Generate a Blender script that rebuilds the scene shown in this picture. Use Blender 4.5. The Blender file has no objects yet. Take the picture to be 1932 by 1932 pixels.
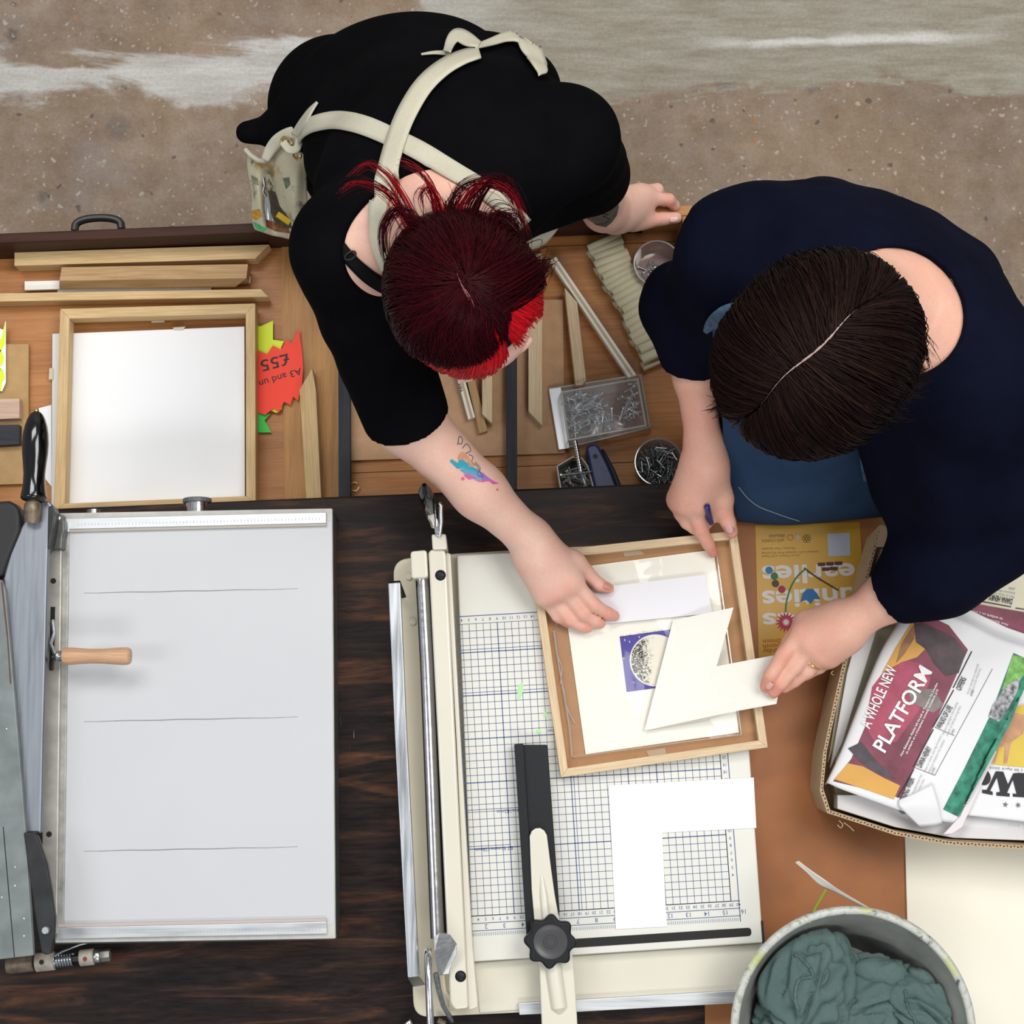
import bpy, math, random
import numpy as np
from mathutils import Vector, Matrix, noise, geometry
from mathutils.bvhtree import BVHTree
random.seed(7)
rng = np.random.default_rng(7)
SC = bpy.context.scene
COL = SC.collection
# ------------------------------------------------------------------ camera
F = 3300.0                      # focal length in pixels of the 1932 px frame
TILT = math.atan(0.142)
CAM = Vector((0, 0, 3.376))
ct, st = math.cos(TILT), math.sin(TILT)
FWD, UPV, RGT = Vector((0, st, -ct)), Vector((0, ct, st)), Vector((1, 0, 0))
cd = bpy.data.cameras.new('camera')
cd.sensor_width = 36; cd.lens = 36 * F / 1932; cd.clip_start = .05; cd.clip_end = 60
co = bpy.data.objects.new('camera', cd); COL.objects.link(co)
co.location = CAM
co.rotation_euler = (TILT, 0, 0)
SC.camera = co

def ray(px, py):
    return FWD * F + RGT * (px - 966) + UPV * (966 - py)
def P(px, py, z):               # the point of the horizontal plane z seen at a pixel
    d = ray(px, py)
    return CAM + d * ((z - CAM.z) / d.z)
def Q(t): return P(*t)
def M(n, z, py=966):            # n pixels at height z, in metres
    d = ray(966, py)
    return n * ((z - CAM.z) / d.z)
def ang(p0, p1, z=.9):
    a, b = P(*p0, z), P(*p1, z)
    return math.atan2(b.y - a.y, b.x - a.x)

# ------------------------------------------------------------------ materials
def new_mat(name):
    m = bpy.data.materials.new(name); m.use_nodes = True
    nt = m.node_tree; nt.nodes.clear()
    out = nt.nodes.new('ShaderNodeOutputMaterial')
    b = nt.nodes.new('ShaderNodeBsdfPrincipled')
    nt.links.new(b.outputs[0], out.inputs[0])
    return m, nt, b, out
def nd(nt, t, **kw):
    n = nt.nodes.new(t)
    for k, v in kw.items():
        if k.startswith('_'): setattr(n, k[1:], v)
        else: n.inputs[k.replace('__', ' ')].default_value = v
    return n
def c4(c): return (c[0], c[1], c[2], 1)
def coords(nt, scale=(1, 1, 1), kind='Object'):
    tc = nd(nt, 'ShaderNodeTexCoord'); mp = nd(nt, 'ShaderNodeMapping')
    mp.inputs['Scale'].default_value = scale
    nt.links.new(tc.outputs[kind], mp.inputs[0]); return mp.outputs[0]
def ramp(nt, src, stops):
    r = nd(nt, 'ShaderNodeValToRGB')
    e = r.color_ramp.elements
    while len(e) < len(stops): e.new(.5)
    for i, (p, c) in enumerate(stops):
        e[i].position = p; e[i].color = c4(c) if len(c) == 3 else c
    nt.links.new(src, r.inputs[0]); return r.outputs[0]
def noise_tex(nt, vec, scale, detail=4, rough=.55, dist=0):
    n = nd(nt, 'ShaderNodeTexNoise', Scale=scale, Detail=detail, Roughness=rough, Distortion=dist)
    nt.links.new(vec, n.inputs['Vector']); return n.outputs['Fac']
def mixc(nt, fac, a, b, mode='MIX'):
    m = nd(nt, 'ShaderNodeMix', _data_type='RGBA', _blend_type=mode)
    for s, v in ((0, fac), (6, a), (7, b)):
        if hasattr(v, 'is_output'): nt.links.new(v, m.inputs[s])
        else: m.inputs[s].default_value = c4(v) if isinstance(v, (tuple, list)) and len(v) == 3 else v
    return m.outputs[2]
def bump(nt, b, h, strength=.3, dist=.001):
    n = nd(nt, 'ShaderNodeBump', Strength=strength, Distance=dist)
    nt.links.new(h, n.inputs['Height']); nt.links.new(n.outputs[0], b.inputs['Normal'])
def flat(name, col, rough=.5, metal=0, spec=.5, var=0, vscale=20, bmp=0, bscale=200, coat=0):
    m, nt, b, o = new_mat(name)
    b.inputs['Roughness'].default_value = rough; b.inputs['Metallic'].default_value = metal
    b.inputs['Specular IOR Level'].default_value = spec; b.inputs['Coat Weight'].default_value = coat
    b.inputs['Coat Roughness'].default_value = .1
    b.inputs['Base Color'].default_value = c4(col)
    if var or bmp: v = coords(nt)
    if var:
        f = noise_tex(nt, v, vscale, 5)
        lo = tuple(max(0, x * (1 - var)) for x in col); hi = tuple(min(1, x * (1 + var)) for x in col)
        nt.links.new(ramp(nt, f, [(.3, lo), (.7, hi)]), b.inputs['Base Color'])
    if bmp: bump(nt, b, noise_tex(nt, v, bscale, 3), bmp, .0006)
    return m
def wood(name, dark, light, rough=.55, scale=1.0, stretch=14, contrast=(.3, .7), coat=0):
    m, nt, b, o = new_mat(name)
    b.inputs['Roughness'].default_value = rough; b.inputs['Coat Weight'].default_value = coat
    b.inputs['Specular IOR Level'].default_value = .3
    v = coords(nt, (scale, scale * stretch, scale * stretch))
    f1 = noise_tex(nt, v, 5, 6, .6, .6)
    v2 = coords(nt, (scale * 6, scale * 160, scale * 160))
    f2 = noise_tex(nt, v2, 2.2, 3, .6)
    c = ramp(nt, f1, [(contrast[0], dark), (contrast[1], light)])
    f3 = ramp(nt, f2, [(.35, (.80, .78, .74)), (.62, (1, 1, 1))])
    nt.links.new(mixc(nt, 1.0, c, f3, 'MULTIPLY'), b.inputs['Base Color'])
    bump(nt, b, f2, .12, .0005)
    return m
def metal(name, col, rough=.35, streak=.15, dirt=None):
    m, nt, b, o = new_mat(name)
    b.inputs['Metallic'].default_value = 1
    v = coords(nt, (3, 60, 60)); f = noise_tex(nt, v, 3, 5)
    lo = tuple(x * (1 - streak) for x in col)
    c = ramp(nt, f, [(.35, lo), (.65, col)])
    if dirt:
        g = noise_tex(nt, coords(nt), 60, 6, .7)
        c = mixc(nt, ramp(nt, g, [(.55, (0, 0, 0)), (.7, (.8, .8, .8))]), c, dirt)
    nt.links.new(c, b.inputs['Base Color'])
    nt.links.new(ramp(nt, f, [(.3, (rough * .8,) * 3), (.7, (rough * 1.3,) * 3)]), b.inputs['Roughness'])
    return m
def fabric(name, col, hi=None, scale=900, rough=.9, bmp=.35, sheen=0, spec=.2):
    m, nt, b, o = new_mat(name)
    b.inputs['Roughness'].default_value = rough; b.inputs['Specular IOR Level'].default_value = spec
    b.inputs['Sheen Weight'].default_value = sheen
    v = coords(nt); f = noise_tex(nt, v, scale, 2)
    g = noise_tex(nt, v, 9, 4)
    hi = hi or tuple(x * 1.25 for x in col)
    c = ramp(nt, g, [(.3, col), (.75, hi)])
    c = mixc(nt, .6, c, ramp(nt, f, [(.3, (.75,) * 3), (.7, (1.15,) * 3)]), 'MULTIPLY')
    nt.links.new(c, b.inputs['Base Color'])
    bump(nt, b, f, bmp, .0007)
    return m
def clear(name, tint=(1, 1, 1), gloss=.12, rough=.05, body=0, bodycol=(.8, .8, .8), ripple=0, rscale=30, fres=.6):
    """thin see-through plastic: transparent plus a fresnel gloss (plus a little milky body)"""
    m, nt, b, o = new_mat(name); nt.nodes.remove(b)
    t = nd(nt, 'ShaderNodeBsdfTransparent'); t.inputs[0].default_value = c4(tint)
    g = nd(nt, 'ShaderNodeBsdfGlossy'); g.inputs['Roughness'].default_value = rough
    lw = nd(nt, 'ShaderNodeLayerWeight', Blend=.35)
    mr = nd(nt, 'ShaderNodeMapRange'); mr.inputs['To Min'].default_value = gloss; mr.inputs['To Max'].default_value = min(1, gloss + fres)
    nt.links.new(lw.outputs['Fresnel'], mr.inputs['Value'])
    mx = nd(nt, 'ShaderNodeMixShader')
    nt.links.new(mr.outputs[0], mx.inputs[0]); nt.links.new(t.outputs[0], mx.inputs[1]); nt.links.new(g.outputs[0], mx.inputs[2])
    res = mx
    if body:
        d = nd(nt, 'ShaderNodeBsdfDiffuse'); d.inputs[0].default_value = c4(bodycol)
        m2 = nd(nt, 'ShaderNodeMixShader'); m2.inputs[0].default_value = body
        nt.links.new(mx.outputs[0], m2.inputs[1]); nt.links.new(d.outputs[0], m2.inputs[2]); res = m2
    if ripple:
        v = coords(nt); h = noise_tex(nt, v, rscale, 2, .5, .8)
        n = nd(nt, 'ShaderNodeBump', Strength=ripple, Distance=.01)
        nt.links.new(h, n.inputs['Height']); nt.links.new(n.outputs[0], g.inputs['Normal']); nt.links.new(n.outputs[0], lw.inputs['Normal'])
    nt.links.new(res.outputs[0], o.inputs[0]); return m

# ------------------------------------------------------------------ mesh building
def tag(o, label=None, cat=None, group=None, kind=None):
    if label: o['label'] = label
    if cat: o['category'] = cat
    if group: o['group'] = group
    if kind: o['kind'] = kind
    return o
def world_mat(o):
    m = Matrix()
    while o: m = Matrix.LocRotScale(o.location, o.rotation_euler, None) @ m; o = o.parent
    return m
def empty(name, loc, label=None, cat=None, group=None):
    o = bpy.data.objects.new(name, None); COL.objects.link(o); o.location = loc
    o.empty_display_size = .02
    return tag(o, label, cat, group)

class MB:
    def __init__(s): s.v = []; s.f = []
    def add(s, vs, fs):
        k = len(s.v); s.v += [Vector(q) for q in vs]; s.f += [tuple(i + k for i in q) for q in fs]; return s
    def prism(s, top, thick):
        """top: ring of 3D points (any winding), extruded straight down"""
        top = [Vector(q) for q in top]
        a = sum(top[i].x * top[(i + 1) % len(top)].y - top[(i + 1) % len(top)].x * top[i].y for i in range(len(top)))
        if a < 0: top = top[::-1]
        n = len(top)
        vs = top + [q - Vector((0, 0, thick)) for q in top]
        fs = [tuple(range(n)), tuple(range(2 * n - 1, n - 1, -1))]
        fs += [(i, n + i, n + (i + 1) % n, (i + 1) % n) for i in range(n)]
        return s.add(vs, fs)
    def pp(s, poly, z, thick):
        return s.prism([P(q[0], q[1], q[2] if len(q) > 2 else z) for q in poly], thick)
    def hexa(s, top, bot):
        n = len(top)
        vs = [Vector(q) for q in top] + [Vector(q) for q in bot]
        fs = [tuple(range(n)), tuple(range(2 * n - 1, n - 1, -1))]
        fs += [(i, n + i, n + (i + 1) % n, (i + 1) % n) for i in range(n)]
        return s.add(vs, fs)
    def bar(s, a, b, w, h):
        """box from a to b (centre line of the TOP face)"""
        a, b = Vector(a), Vector(b); d = (b - a).normalized()
        side = d.cross(Vector((0, 0, 1))).normalized() * (w / 2); up = side.cross(d).normalized() * h
        top = [a - side, b - side, b + side, a + side]
        if (top[1] - top[0]).cross(top[2] - top[1]).z < 0: top = top[::-1]
        dn = up if up.z < 0 else -up
        return s.hexa(top, [q + dn for q in top])
    def tube(s, pts, r, n=12, caps=True, flatn=None):
        pts = [Vector(q) for q in pts]; N = len(pts)
        rr = list(r) if isinstance(r, (list, tuple)) else [r] * N
        t0 = (pts[1] - pts[0]).normalized()
        ref = Vector((0, 0, 1)) if abs(t0.z) < .9 else Vector((1, 0, 0))
        u = t0.cross(ref).normalized()
        vs = []
        for i in range(N):
            t = (pts[min(i + 1, N - 1)] - pts[max(i - 1, 0)])
            t = t.normalized() if t.length > 1e-9 else t0
            u = (u - t * u.dot(t)); u = u.normalized() if u.length > 1e-6 else t.orthogonal().normalized()
            w = t.cross(u)
            for k in range(n):
                a = 2 * math.pi * k / n
                vs.append(pts[i] + (u * math.cos(a) + w * math.sin(a)) * rr[i])
        fs = []
        for i in range(N - 1):
            for k in range(n):
                fs.append((i * n + k, i * n + (k + 1) % n, (i + 1) * n + (k + 1) % n, (i + 1) * n + k))
        if caps: fs += [tuple(range(n - 1, -1, -1)), tuple(range((N - 1) * n, N * n))]
        return s.add(vs, fs)
    def lathe(s, base, axis, prof, n=32):
        base, ax = Vector(base), Vector(axis).normalized()
        pts = [base + ax * t for t, r in prof]
        # parallel rings
        u = ax.orthogonal().normalized(); w = ax.cross(u)
        vs = []
        for (t, r), c in zip(prof, pts):
            for k in range(n):
                a = 2 * math.pi * k / n
                vs.append(c + (u * math.cos(a) + w * math.sin(a)) * r)
        N = len(prof); fs = []
        for i in range(N - 1):
            for k in range(n):
                fs.append((i * n + k, i * n + (k + 1) % n, (i + 1) * n + (k + 1) % n, (i + 1) * n + k))
        fs += [tuple(range(n - 1, -1, -1)), tuple(range((N - 1) * n, N * n))]
        return s.add(vs, fs)
    def disc(s, c, r, n=20, ry=None):
        c = Vector(c); ry = ry or r
        return s.add([c + Vector((r * math.cos(2 * math.pi * k / n), ry * math.sin(2 * math.pi * k / n), 0)) for k in range(n)], [tuple(range(n))])
    def poly(s, poly, z):
        q = [P(a[0], a[1], z) for a in poly]
        ar = sum(q[i].x * q[(i + 1) % len(q)].y - q[(i + 1) % len(q)].x * q[i].y for i in range(len(q)))
        if ar < 0: q = q[::-1]
        return s.add(q, [tuple(range(len(q)))])
    def line(s, p0, p1, z, wpx):
        a, b = P(*p0, z), P(*p1, z); w = M(wpx, z) / 2
        d = (b - a).normalized(); sd = Vector((-d.y, d.x, 0)) * w
        return s.add([a - sd, b - sd, b + sd, a + sd], [(0, 1, 2, 3)])
    def text(s, st, p0, p1, z, h, bold=0, bvh=None, off=.0006, shear=0):
        v, f = text_mesh(st, bold, shear)
        if not len(v): return s
        x0, x1 = v[:, 0].min(), v[:, 0].max()
        a, b = P(*p0, z), P(*p1, z); e = b - a; L = e.length; e.normalize(); up = Vector((-e.y, e.x, 0))
        hs = M(h, z) / .70; sx = L / max(1e-6, x1 - x0)
        vs = [a + e * ((q[0] - x0) * sx) + up * (q[1] * hs) for q in v]
        if bvh: vs = [drop(bvh, q, off) for q in vs]
        return s.add(vs, f)
    def build(s, name, mat, parent=None, bevel=0, smooth=False, rot=0, seg=2, sharp=35, origin=None, mods=None, mats=None, fmat=None):
        c = Vector(origin) if origin is not None else sum(s.v, Vector()) / max(1, len(s.v))
        R = Matrix.Rotation(-rot, 3, 'Z')
        me = bpy.data.meshes.new(name)
        me.from_pydata([R @ (q - c) for q in s.v], [], s.f); me.update()
        return finish(name, me, mat, parent, c, rot, bevel, seg, smooth, sharp, mats, fmat)
def finish(name, me, mat, parent, c, rot=0, bevel=0, seg=2, smooth=False, sharp=35, mats=None, fmat=None):
    o = bpy.data.objects.new(name, me); COL.objects.link(o)
    for m in (mats or [mat]): me.materials.append(m)
    if fmat: me.polygons.foreach_set('material_index', fmat)
    if smooth:
        me.polygons.foreach_set('use_smooth', [True] * len(me.polygons))
        if sharp: me.set_sharp_from_angle(angle=math.radians(sharp))
    if bevel:
        b = o.modifiers.new('bevel', 'BEVEL'); b.width = bevel; b.segments = seg; b.limit_method = 'ANGLE'; b.angle_limit = math.radians(40)
    want = Matrix.Translation(c) @ Matrix.Rotation(rot, 4, 'Z')
    if parent:
        o.parent = parent; want = world_mat(parent).inverted() @ want
    o.location = want.to_translation(); o.rotation_euler = want.to_euler()
    return o
_tc = {}
def text_mesh(st, bold=0, shear=0):
    key = (st, bold, shear)
    if key in _tc: return _tc[key]
    cu = bpy.data.curves.new('lettering', 'FONT'); cu.body = st; cu.size = 1; cu.offset = bold; cu.resolution_u = 3; cu.shear = shear
    cu.fill_mode = 'BOTH'
    o = bpy.data.objects.new('lettering', cu); COL.objects.link(o)
    dg = bpy.context.evaluated_depsgraph_get()
    me = bpy.data.meshes.new_from_object(o.evaluated_get(dg))
    v = np.array([q.co[:] for q in me.vertices]).reshape(-1, 3); f = [tuple(p.vertices) for p in me.polygons]
    bpy.data.objects.remove(o); bpy.data.curves.remove(cu); bpy.data.meshes.remove(me)
    _tc[key] = (v, f); return v, f
def drop(bvh, q, off):
    """move a point straight down on to a surface below it"""
    hit = bvh.ray_cast(Vector((q.x, q.y, 3)), Vector((0, 0, -1)))
    if hit[0] is None: return Vector(q)
    return hit[0] + Vector((0, 0, off))
def see(bvh, px, py, off, zdef):
    d = ray(px, py).normalized()
    h = bvh.ray_cast(CAM, d)
    if h[0] is None: return P(px, py, zdef), False
    n = h[1] if h[1].dot(d) < 0 else -h[1]
    return h[0] + n * off, True
def cr(pts, n):
    """Catmull-Rom through rows of numbers"""
    p = np.array(pts, float); N = len(p)
    t = np.linspace(0, N - 1, n); i = np.clip(t.astype(int), 0, N - 2); u = (t - i)[:, None]
    ext = np.vstack([2 * p[0] - p[1], p, 2 * p[-1] - p[-2]])
    a, b, c, d = ext[i], ext[i + 1], ext[i + 2], ext[i + 3]
    return .5 * (2 * b + (c - a) * u + (2 * a - 5 * b + 4 * c - d) * u ** 2 + (3 * b - a - 3 * c + d) * u ** 3)
def sheet(ctrl, nu, nv, name, mat, parent, thick=.0015, fold=0, ffreq=30, fdir=(1, 0), smooth=True, origin=None):
    """cloth or paper through a grid of control points ctrl[row][col] = world Vector"""
    g = np.array([[list(q) for q in r] for r in ctrl])
    rows = np.stack([cr(r, nu) for r in g])                    # R x nu x 3
    full = np.stack([cr(rows[:, j], nv) for j in range(nu)], 1)  # nv x nu x 3
    if fold:
        uu, vv = np.meshgrid(np.linspace(0, 1, nu), np.linspace(0, 1, nv))
        ph = (uu * fdir[0] + vv * fdir[1]) * ffreq
        w = np.sin(ph + 1.7 * np.sin(ph * .37 + vv * 5)) * (.6 + .4 * np.sin(uu * 7 + vv * 3))
        full[..., 2] += fold * w
    vs = full.reshape(-1, 3)
    fs = [(j * nu + i, j * nu + i + 1, (j + 1) * nu + i + 1, (j + 1) * nu + i) for j in range(nv - 1) for i in range(nu - 1)]
    b = MB(); b.v = [Vector(q) for q in vs]; b.f = fs
    bv = BVHTree.FromPolygons(b.v, fs)
    v = b.v
    nz = sum(((v[f[1]] - v[f[0]]).cross(v[f[2]] - v[f[1]])).z for f in fs)
    if nz < 0: b.f = [f[::-1] for f in fs]
    o = b.build(name, mat, parent, smooth=smooth, sharp=0, origin=origin)
    if thick:
        m = o.modifiers.new('solid', 'SOLIDIFY'); m.thickness = thick; m.offset = -1
    return o, bv
def decal(bvh, poly, name, mat, parent, off=.0006, zdef=1, sub=3, builder=None):
    """a print that follows a surface: polygon in view, laid on to the mesh"""
    tri = geometry.tessellate_polygon([[Vector((a, b, 0)) for a, b in poly]])
    T = [tuple(Vector(poly[i]) for i in t) for t in tri]
    for _ in range(sub):
        T2 = []
        for a, b, c in T:
            if max((a - b).length, (b - c).length, (a - c).length) < 9: T2.append((a, b, c)); continue
            ab, bc, ca = (a + b) / 2, (b + c) / 2, (c + a) / 2
            T2 += [(a, ab, ca), (ab, b, bc), (ca, bc, c), (ab, bc, ca)]
        T = T2
    mb = builder or MB(); idx = {}
    k0 = len(mb.v)
    def vid(p):
        k = (round(p.x, 2), round(p.y, 2))
        if k not in idx:
            idx[k] = len(mb.v); mb.v.append(see(bvh, p.x, p.y, off, zdef)[0])
        return idx[k]
    for a, b, c in T:
        q = (vid(a), vid(b), vid(c))
        if len(set(q)) < 3: continue
        A, B, C_ = (mb.v[i] for i in q)
        mb.f.append(q if (B - A).cross(C_ - A).z > 0 else q[::-1])
    if builder: return mb
    return mb.build(name, mat, parent, smooth=True, sharp=0)
def strap(bvh, path, wpx, name, mat, parent, off=.003, zdef=1.2, n=40, cols=5, thick=.002, widths=None):
    pts = cr(path, n); b = MB()
    tang = np.gradient(pts[:, :2], axis=0); tang /= np.linalg.norm(tang, axis=1)[:, None] + 1e-9
    W = cr([[w] for w in (widths or [wpx, wpx])], n)[:, 0]
    grid = []
    for i in range(n):
        nx, ny = -tang[i, 1], tang[i, 0]; row = []
        for k in range(cols):
            s = (k / (cols - 1) - .5) * W[i]
            if bvh is not None and pts.shape[1] == 2:
                q, ok = see(bvh, pts[i, 0] + nx * s, pts[i, 1] + ny * s, off, zdef)
                row.append(q if ok else None)
            else: row.append(P(pts[i, 0] + nx * s, pts[i, 1] + ny * s, pts[i, 2]))
        good = [q for q in row if q is not None]
        for k in range(cols):
            if row[k] is None:
                zz = good[0].z if good else zdef
                s = (k / (cols - 1) - .5) * W[i]
                row[k] = P(pts[i, 0] + nx * s, pts[i, 1] + ny * s, zz)
        grid.append(row)
    b.v = [q for r in grid for q in r]
    b.f = [(i * cols + k, i * cols + k + 1, (i + 1) * cols + k + 1, (i + 1) * cols + k) for i in range(n - 1) for k in range(cols - 1)]
    v = b.v
    if sum(((v[f[1]] - v[f[0]]).cross(v[f[2]] - v[f[1]])).z for f in b.f) < 0: b.f = [f[::-1] for f in b.f]
    o = b.build(name, mat, parent, smooth=True, sharp=0)
    if thick:
        m = o.modifiers.new('solid', 'SOLIDIFY'); m.thickness = thick; m.offset = 0
    return o
# ------------------------------------------------------------------ smooth bodies (distance field -> one continuous mesh)
def V3(t): return np.array(list(P(*t[:3])) if not isinstance(t, Vector) else list(t), float)
def cone(a, b, ra, rb, k=.02, lat=None): return ('c', V3(a), V3(b), ra, rb, k, lat)
def ell(c, axes, rad, k=.02): return ('e', V3(c), np.array([list(x) for x in axes]), np.array(rad), k)
def cut_ball(c, r, k=.0): return ('sub', V3(c), r, k)
def cut_plane(c, n, r): return ('half', V3(c), np.array(list(Vector(n).normalized())), r)
def fold(c, r, d, freq, amp, d2=(0, 0, 1), f2=20): return ('fold', V3(c), r, np.array(list(Vector(d).normalized())), freq, amp, np.array(list(Vector(d2).normalized())), f2)
def bounds(p):
    if p[0] == 'c':
        m = max(p[3], p[4]); s = 1
        if p[6] is not None: s = 1 / min(1, p[6][1])
        m *= s
        return np.minimum(p[1], p[2]) - m, np.maximum(p[1], p[2]) + m
    if p[0] == 'e':
        r = np.abs(p[2] * p[3][:, None]).sum(0); return p[1] - r, p[1] + r
    if p[0] == 'sub': return p[1] - p[2], p[1] + p[2]
    return p[1] - p[3] if p[0] == 'half' else p[1] - p[2], p[1] + p[3] if p[0] == 'half' else p[1] + p[2]
def grow(prims, h, smooth_it=2):
    lo = np.min([bounds(p)[0] for p in prims if p[0] in 'ce'], 0) - .02
    hi = np.max([bounds(p)[1] for p in prims if p[0] in 'ce'], 0) + .02
    n = np.ceil((hi - lo) / h).astype(int) + 1
    D = np.full(n, .06, np.float32)
    ax = [lo[i] + h * np.arange(n[i]) for i in range(3)]
    for p in prims:
        b0, b1 = bounds(p); mar = .045 if p[0] in 'ce' else .004
        i0 = np.clip(np.floor((b0 - mar - lo) / h).astype(int), 0, n - 1); i1 = np.clip(np.ceil((b1 + mar - lo) / h).astype(int) + 1, 1, n)
        if np.any(i1 <= i0): continue
        sl = tuple(slice(a, b) for a, b in zip(i0, i1))
        X = np.stack(np.meshgrid(*[ax[i][sl[i]] for i in range(3)], indexing='ij'), -1).astype(np.float32)
        if p[0] == 'c':
            _, a, b, ra, rb, k, lat = p
            q = X - a.astype(np.float32); ab = (b - a).astype(np.float32)
            if lat is not None:
                nrm = np.array(list(Vector(lat[0]).normalized()), np.float32)
                q = q + nrm * ((q @ nrm) * (lat[1] - 1))[..., None]
                ab = ab + nrm * (ab @ nrm) * (lat[1] - 1)
            t = np.clip((q @ ab) / max(1e-9, ab @ ab), 0, 1)
            d = np.linalg.norm(q - t[..., None] * ab, axis=-1) - (ra + (rb - ra) * t)
        elif p[0] == 'e':
            _, c, A, r, k = p
            q = (X - c.astype(np.float32)) @ A.T.astype(np.float32)
            k0 = np.linalg.norm(q / r, axis=-1); k1 = np.linalg.norm(q / (r * r), axis=-1)
            d = k0 * (k0 - 1) / np.maximum(k1, 1e-6)
        elif p[0] == 'sub':
            d = np.linalg.norm(X - p[1].astype(np.float32), axis=-1) - p[2]
            D[sl] = np.maximum(D[sl], -d); continue
        elif p[0] == 'half':
            d = np.maximum(np.linalg.norm(X - p[1].astype(np.float32), axis=-1) - p[3], -((X - p[1].astype(np.float32)) @ p[2].astype(np.float32)))
            D[sl] = np.maximum(D[sl], -d); continue
        else:
            _, c, r, dd, fr, amp, d2, f2 = p
            q = X - c.astype(np.float32)
            w = np.clip(1 - np.linalg.norm(q, axis=-1) / r, 0, 1); w = w * w * (3 - 2 * w)
            D[sl] += (amp * w * np.sin((q @ dd) * fr + 1.4 * np.sin((q @ d2) * f2))).astype(np.float32); continue
        c0 = D[sl]; k = max(k, 1e-4)
        hh = np.maximum(k - np.abs(c0 - d), 0) / k
        D[sl] = np.minimum(c0, d) - hh * hh * k * .25
    return nets(D, lo, h, smooth_it)
def nets(D, lo, h, it):
    I = D < 0
    c = [(i, j, k) for i in (0, 1) for j in (0, 1) for k in (0, 1)]
    s = lambda A, o: A[o[0]:A.shape[0] - 1 + o[0], o[1]:A.shape[1] - 1 + o[1], o[2]:A.shape[2] - 1 + o[2]]
    cnt = sum(s(I, o).astype(np.int8) for o in c)
    mask = (cnt > 0) & (cnt < 8)
    ix = np.argwhere(mask)
    vid = np.full(mask.shape, -1, np.int32); vid[mask] = np.arange(len(ix))
    val = {o: D[ix[:, 0] + o[0], ix[:, 1] + o[1], ix[:, 2] + o[2]] for o in c}
    acc = np.zeros((len(ix), 3)); num = np.zeros(len(ix))
    for o in c:
        for a in range(3):
            if o[a]: continue
            o2 = list(o); o2[a] = 1; o2 = tuple(o2)
            v0, v1 = val[o], val[o2]; m = (v0 < 0) != (v1 < 0)
            t = np.where(m, v0 / np.where(m, v0 - v1, 1), 0)
            p = np.tile(np.array(o, float), (len(ix), 1)); p[:, a] = t
            acc += p * m[:, None]; num += m
    V = (ix + acc / num[:, None]) * h + lo
    Fs = []
    for a in range(3):
        b, cc = (a + 1) % 3, (a + 2) % 3
        s0 = [slice(None)] * 3; s1 = [slice(None)] * 3
        s0[a] = slice(0, -1); s1[a] = slice(1, None)
        A, B = I[tuple(s0)], I[tuple(s1)]
        e = np.argwhere(A != B)
        ok = (e[:, b] > 0) & (e[:, cc] > 0) & (e[:, b] < I.shape[b] - 1) & (e[:, cc] < I.shape[cc] - 1)
        e = e[ok]; sg = A[e[:, 0], e[:, 1], e[:, 2]]
        def g(db, dc):
            q = e.copy(); q[:, b] -= db; q[:, cc] -= dc; return vid[q[:, 0], q[:, 1], q[:, 2]]
        f = np.stack([g(1, 1), g(0, 1), g(0, 0), g(1, 0)], 1)
        f[~sg] = f[~sg][:, ::-1]
        Fs.append(f)
    Fa = np.vstack(Fs)
    Fa = Fa[(Fa >= 0).all(1)]
    for _ in range(it):            # light Laplacian
        S = np.zeros_like(V); N = np.zeros(len(V))
        for i in range(4):
            x, y = Fa[:, i], Fa[:, (i + 1) % 4]
            np.add.at(S, x, V[y]); np.add.at(S, y, V[x]); np.add.at(N, x, 1); np.add.at(N, y, 1)
        V = V * .5 + .5 * S / np.maximum(N, 1)[:, None]
    return V, Fa
def body_obj(name, VF, mat, parent=None, origin=None, attrs=None):
    V, Fa = VF
    c = Vector(origin) if origin is not None else Vector(V.mean(0))
    me = bpy.data.meshes.new(name)
    me.from_pydata((V - np.array(list(c))).tolist(), [], Fa.tolist()); me.update()
    for k, arr in (attrs or {}).items():
        at = me.attributes.new(k, 'FLOAT', 'POINT'); at.data.foreach_set('value', np.asarray(arr, np.float32))
    return finish(name, me, mat, parent, c, smooth=True, sharp=0)
def bvh_of(VF): return BVHTree.FromPolygons([tuple(q) for q in VF[0]], [tuple(f) for f in VF[1]])
def strands(items, name, mat, parent, sides=4, origin=None):
    """items: (points array N x 3, r0, r1, tone) -> one mesh of fine tapered tubes"""
    AV, AF, AT = [], [], []; k = 0
    for pts, r0, r1, tone in items:
        pts = np.asarray(pts, float); N = len(pts)
        t = np.gradient(pts, axis=0); t /= np.linalg.norm(t, axis=1)[:, None] + 1e-9
        ref = np.array([.31, .17, .93]); u = np.cross(t, ref); u /= np.linalg.norm(u, axis=1)[:, None] + 1e-9
        w = np.cross(t, u)
        s = np.linspace(0, 1, N); r = (r0 + (r1 - r0) * s ** 1.5)
        a = np.arange(sides) * 2 * np.pi / sides
        ring = pts[:, None] + r[:, None, None] * (u[:, None] * np.cos(a)[None, :, None] + w[:, None] * np.sin(a)[None, :, None])
        AV.append(ring.reshape(-1, 3))
        i, j = np.meshgrid(np.arange(N - 1), np.arange(sides), indexing='ij')
        f = np.stack([i * sides + j, i * sides + (j + 1) % sides, (i + 1) * sides + (j + 1) % sides, (i + 1) * sides + j], -1).reshape(-1, 4) + k
        AF.append(f); AT.append(np.full(N * sides, tone)); k += N * sides
    return body_obj(name, (np.vstack(AV), np.vstack(AF)), mat, parent, origin, {'tone': np.concatenate(AT)})
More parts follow.
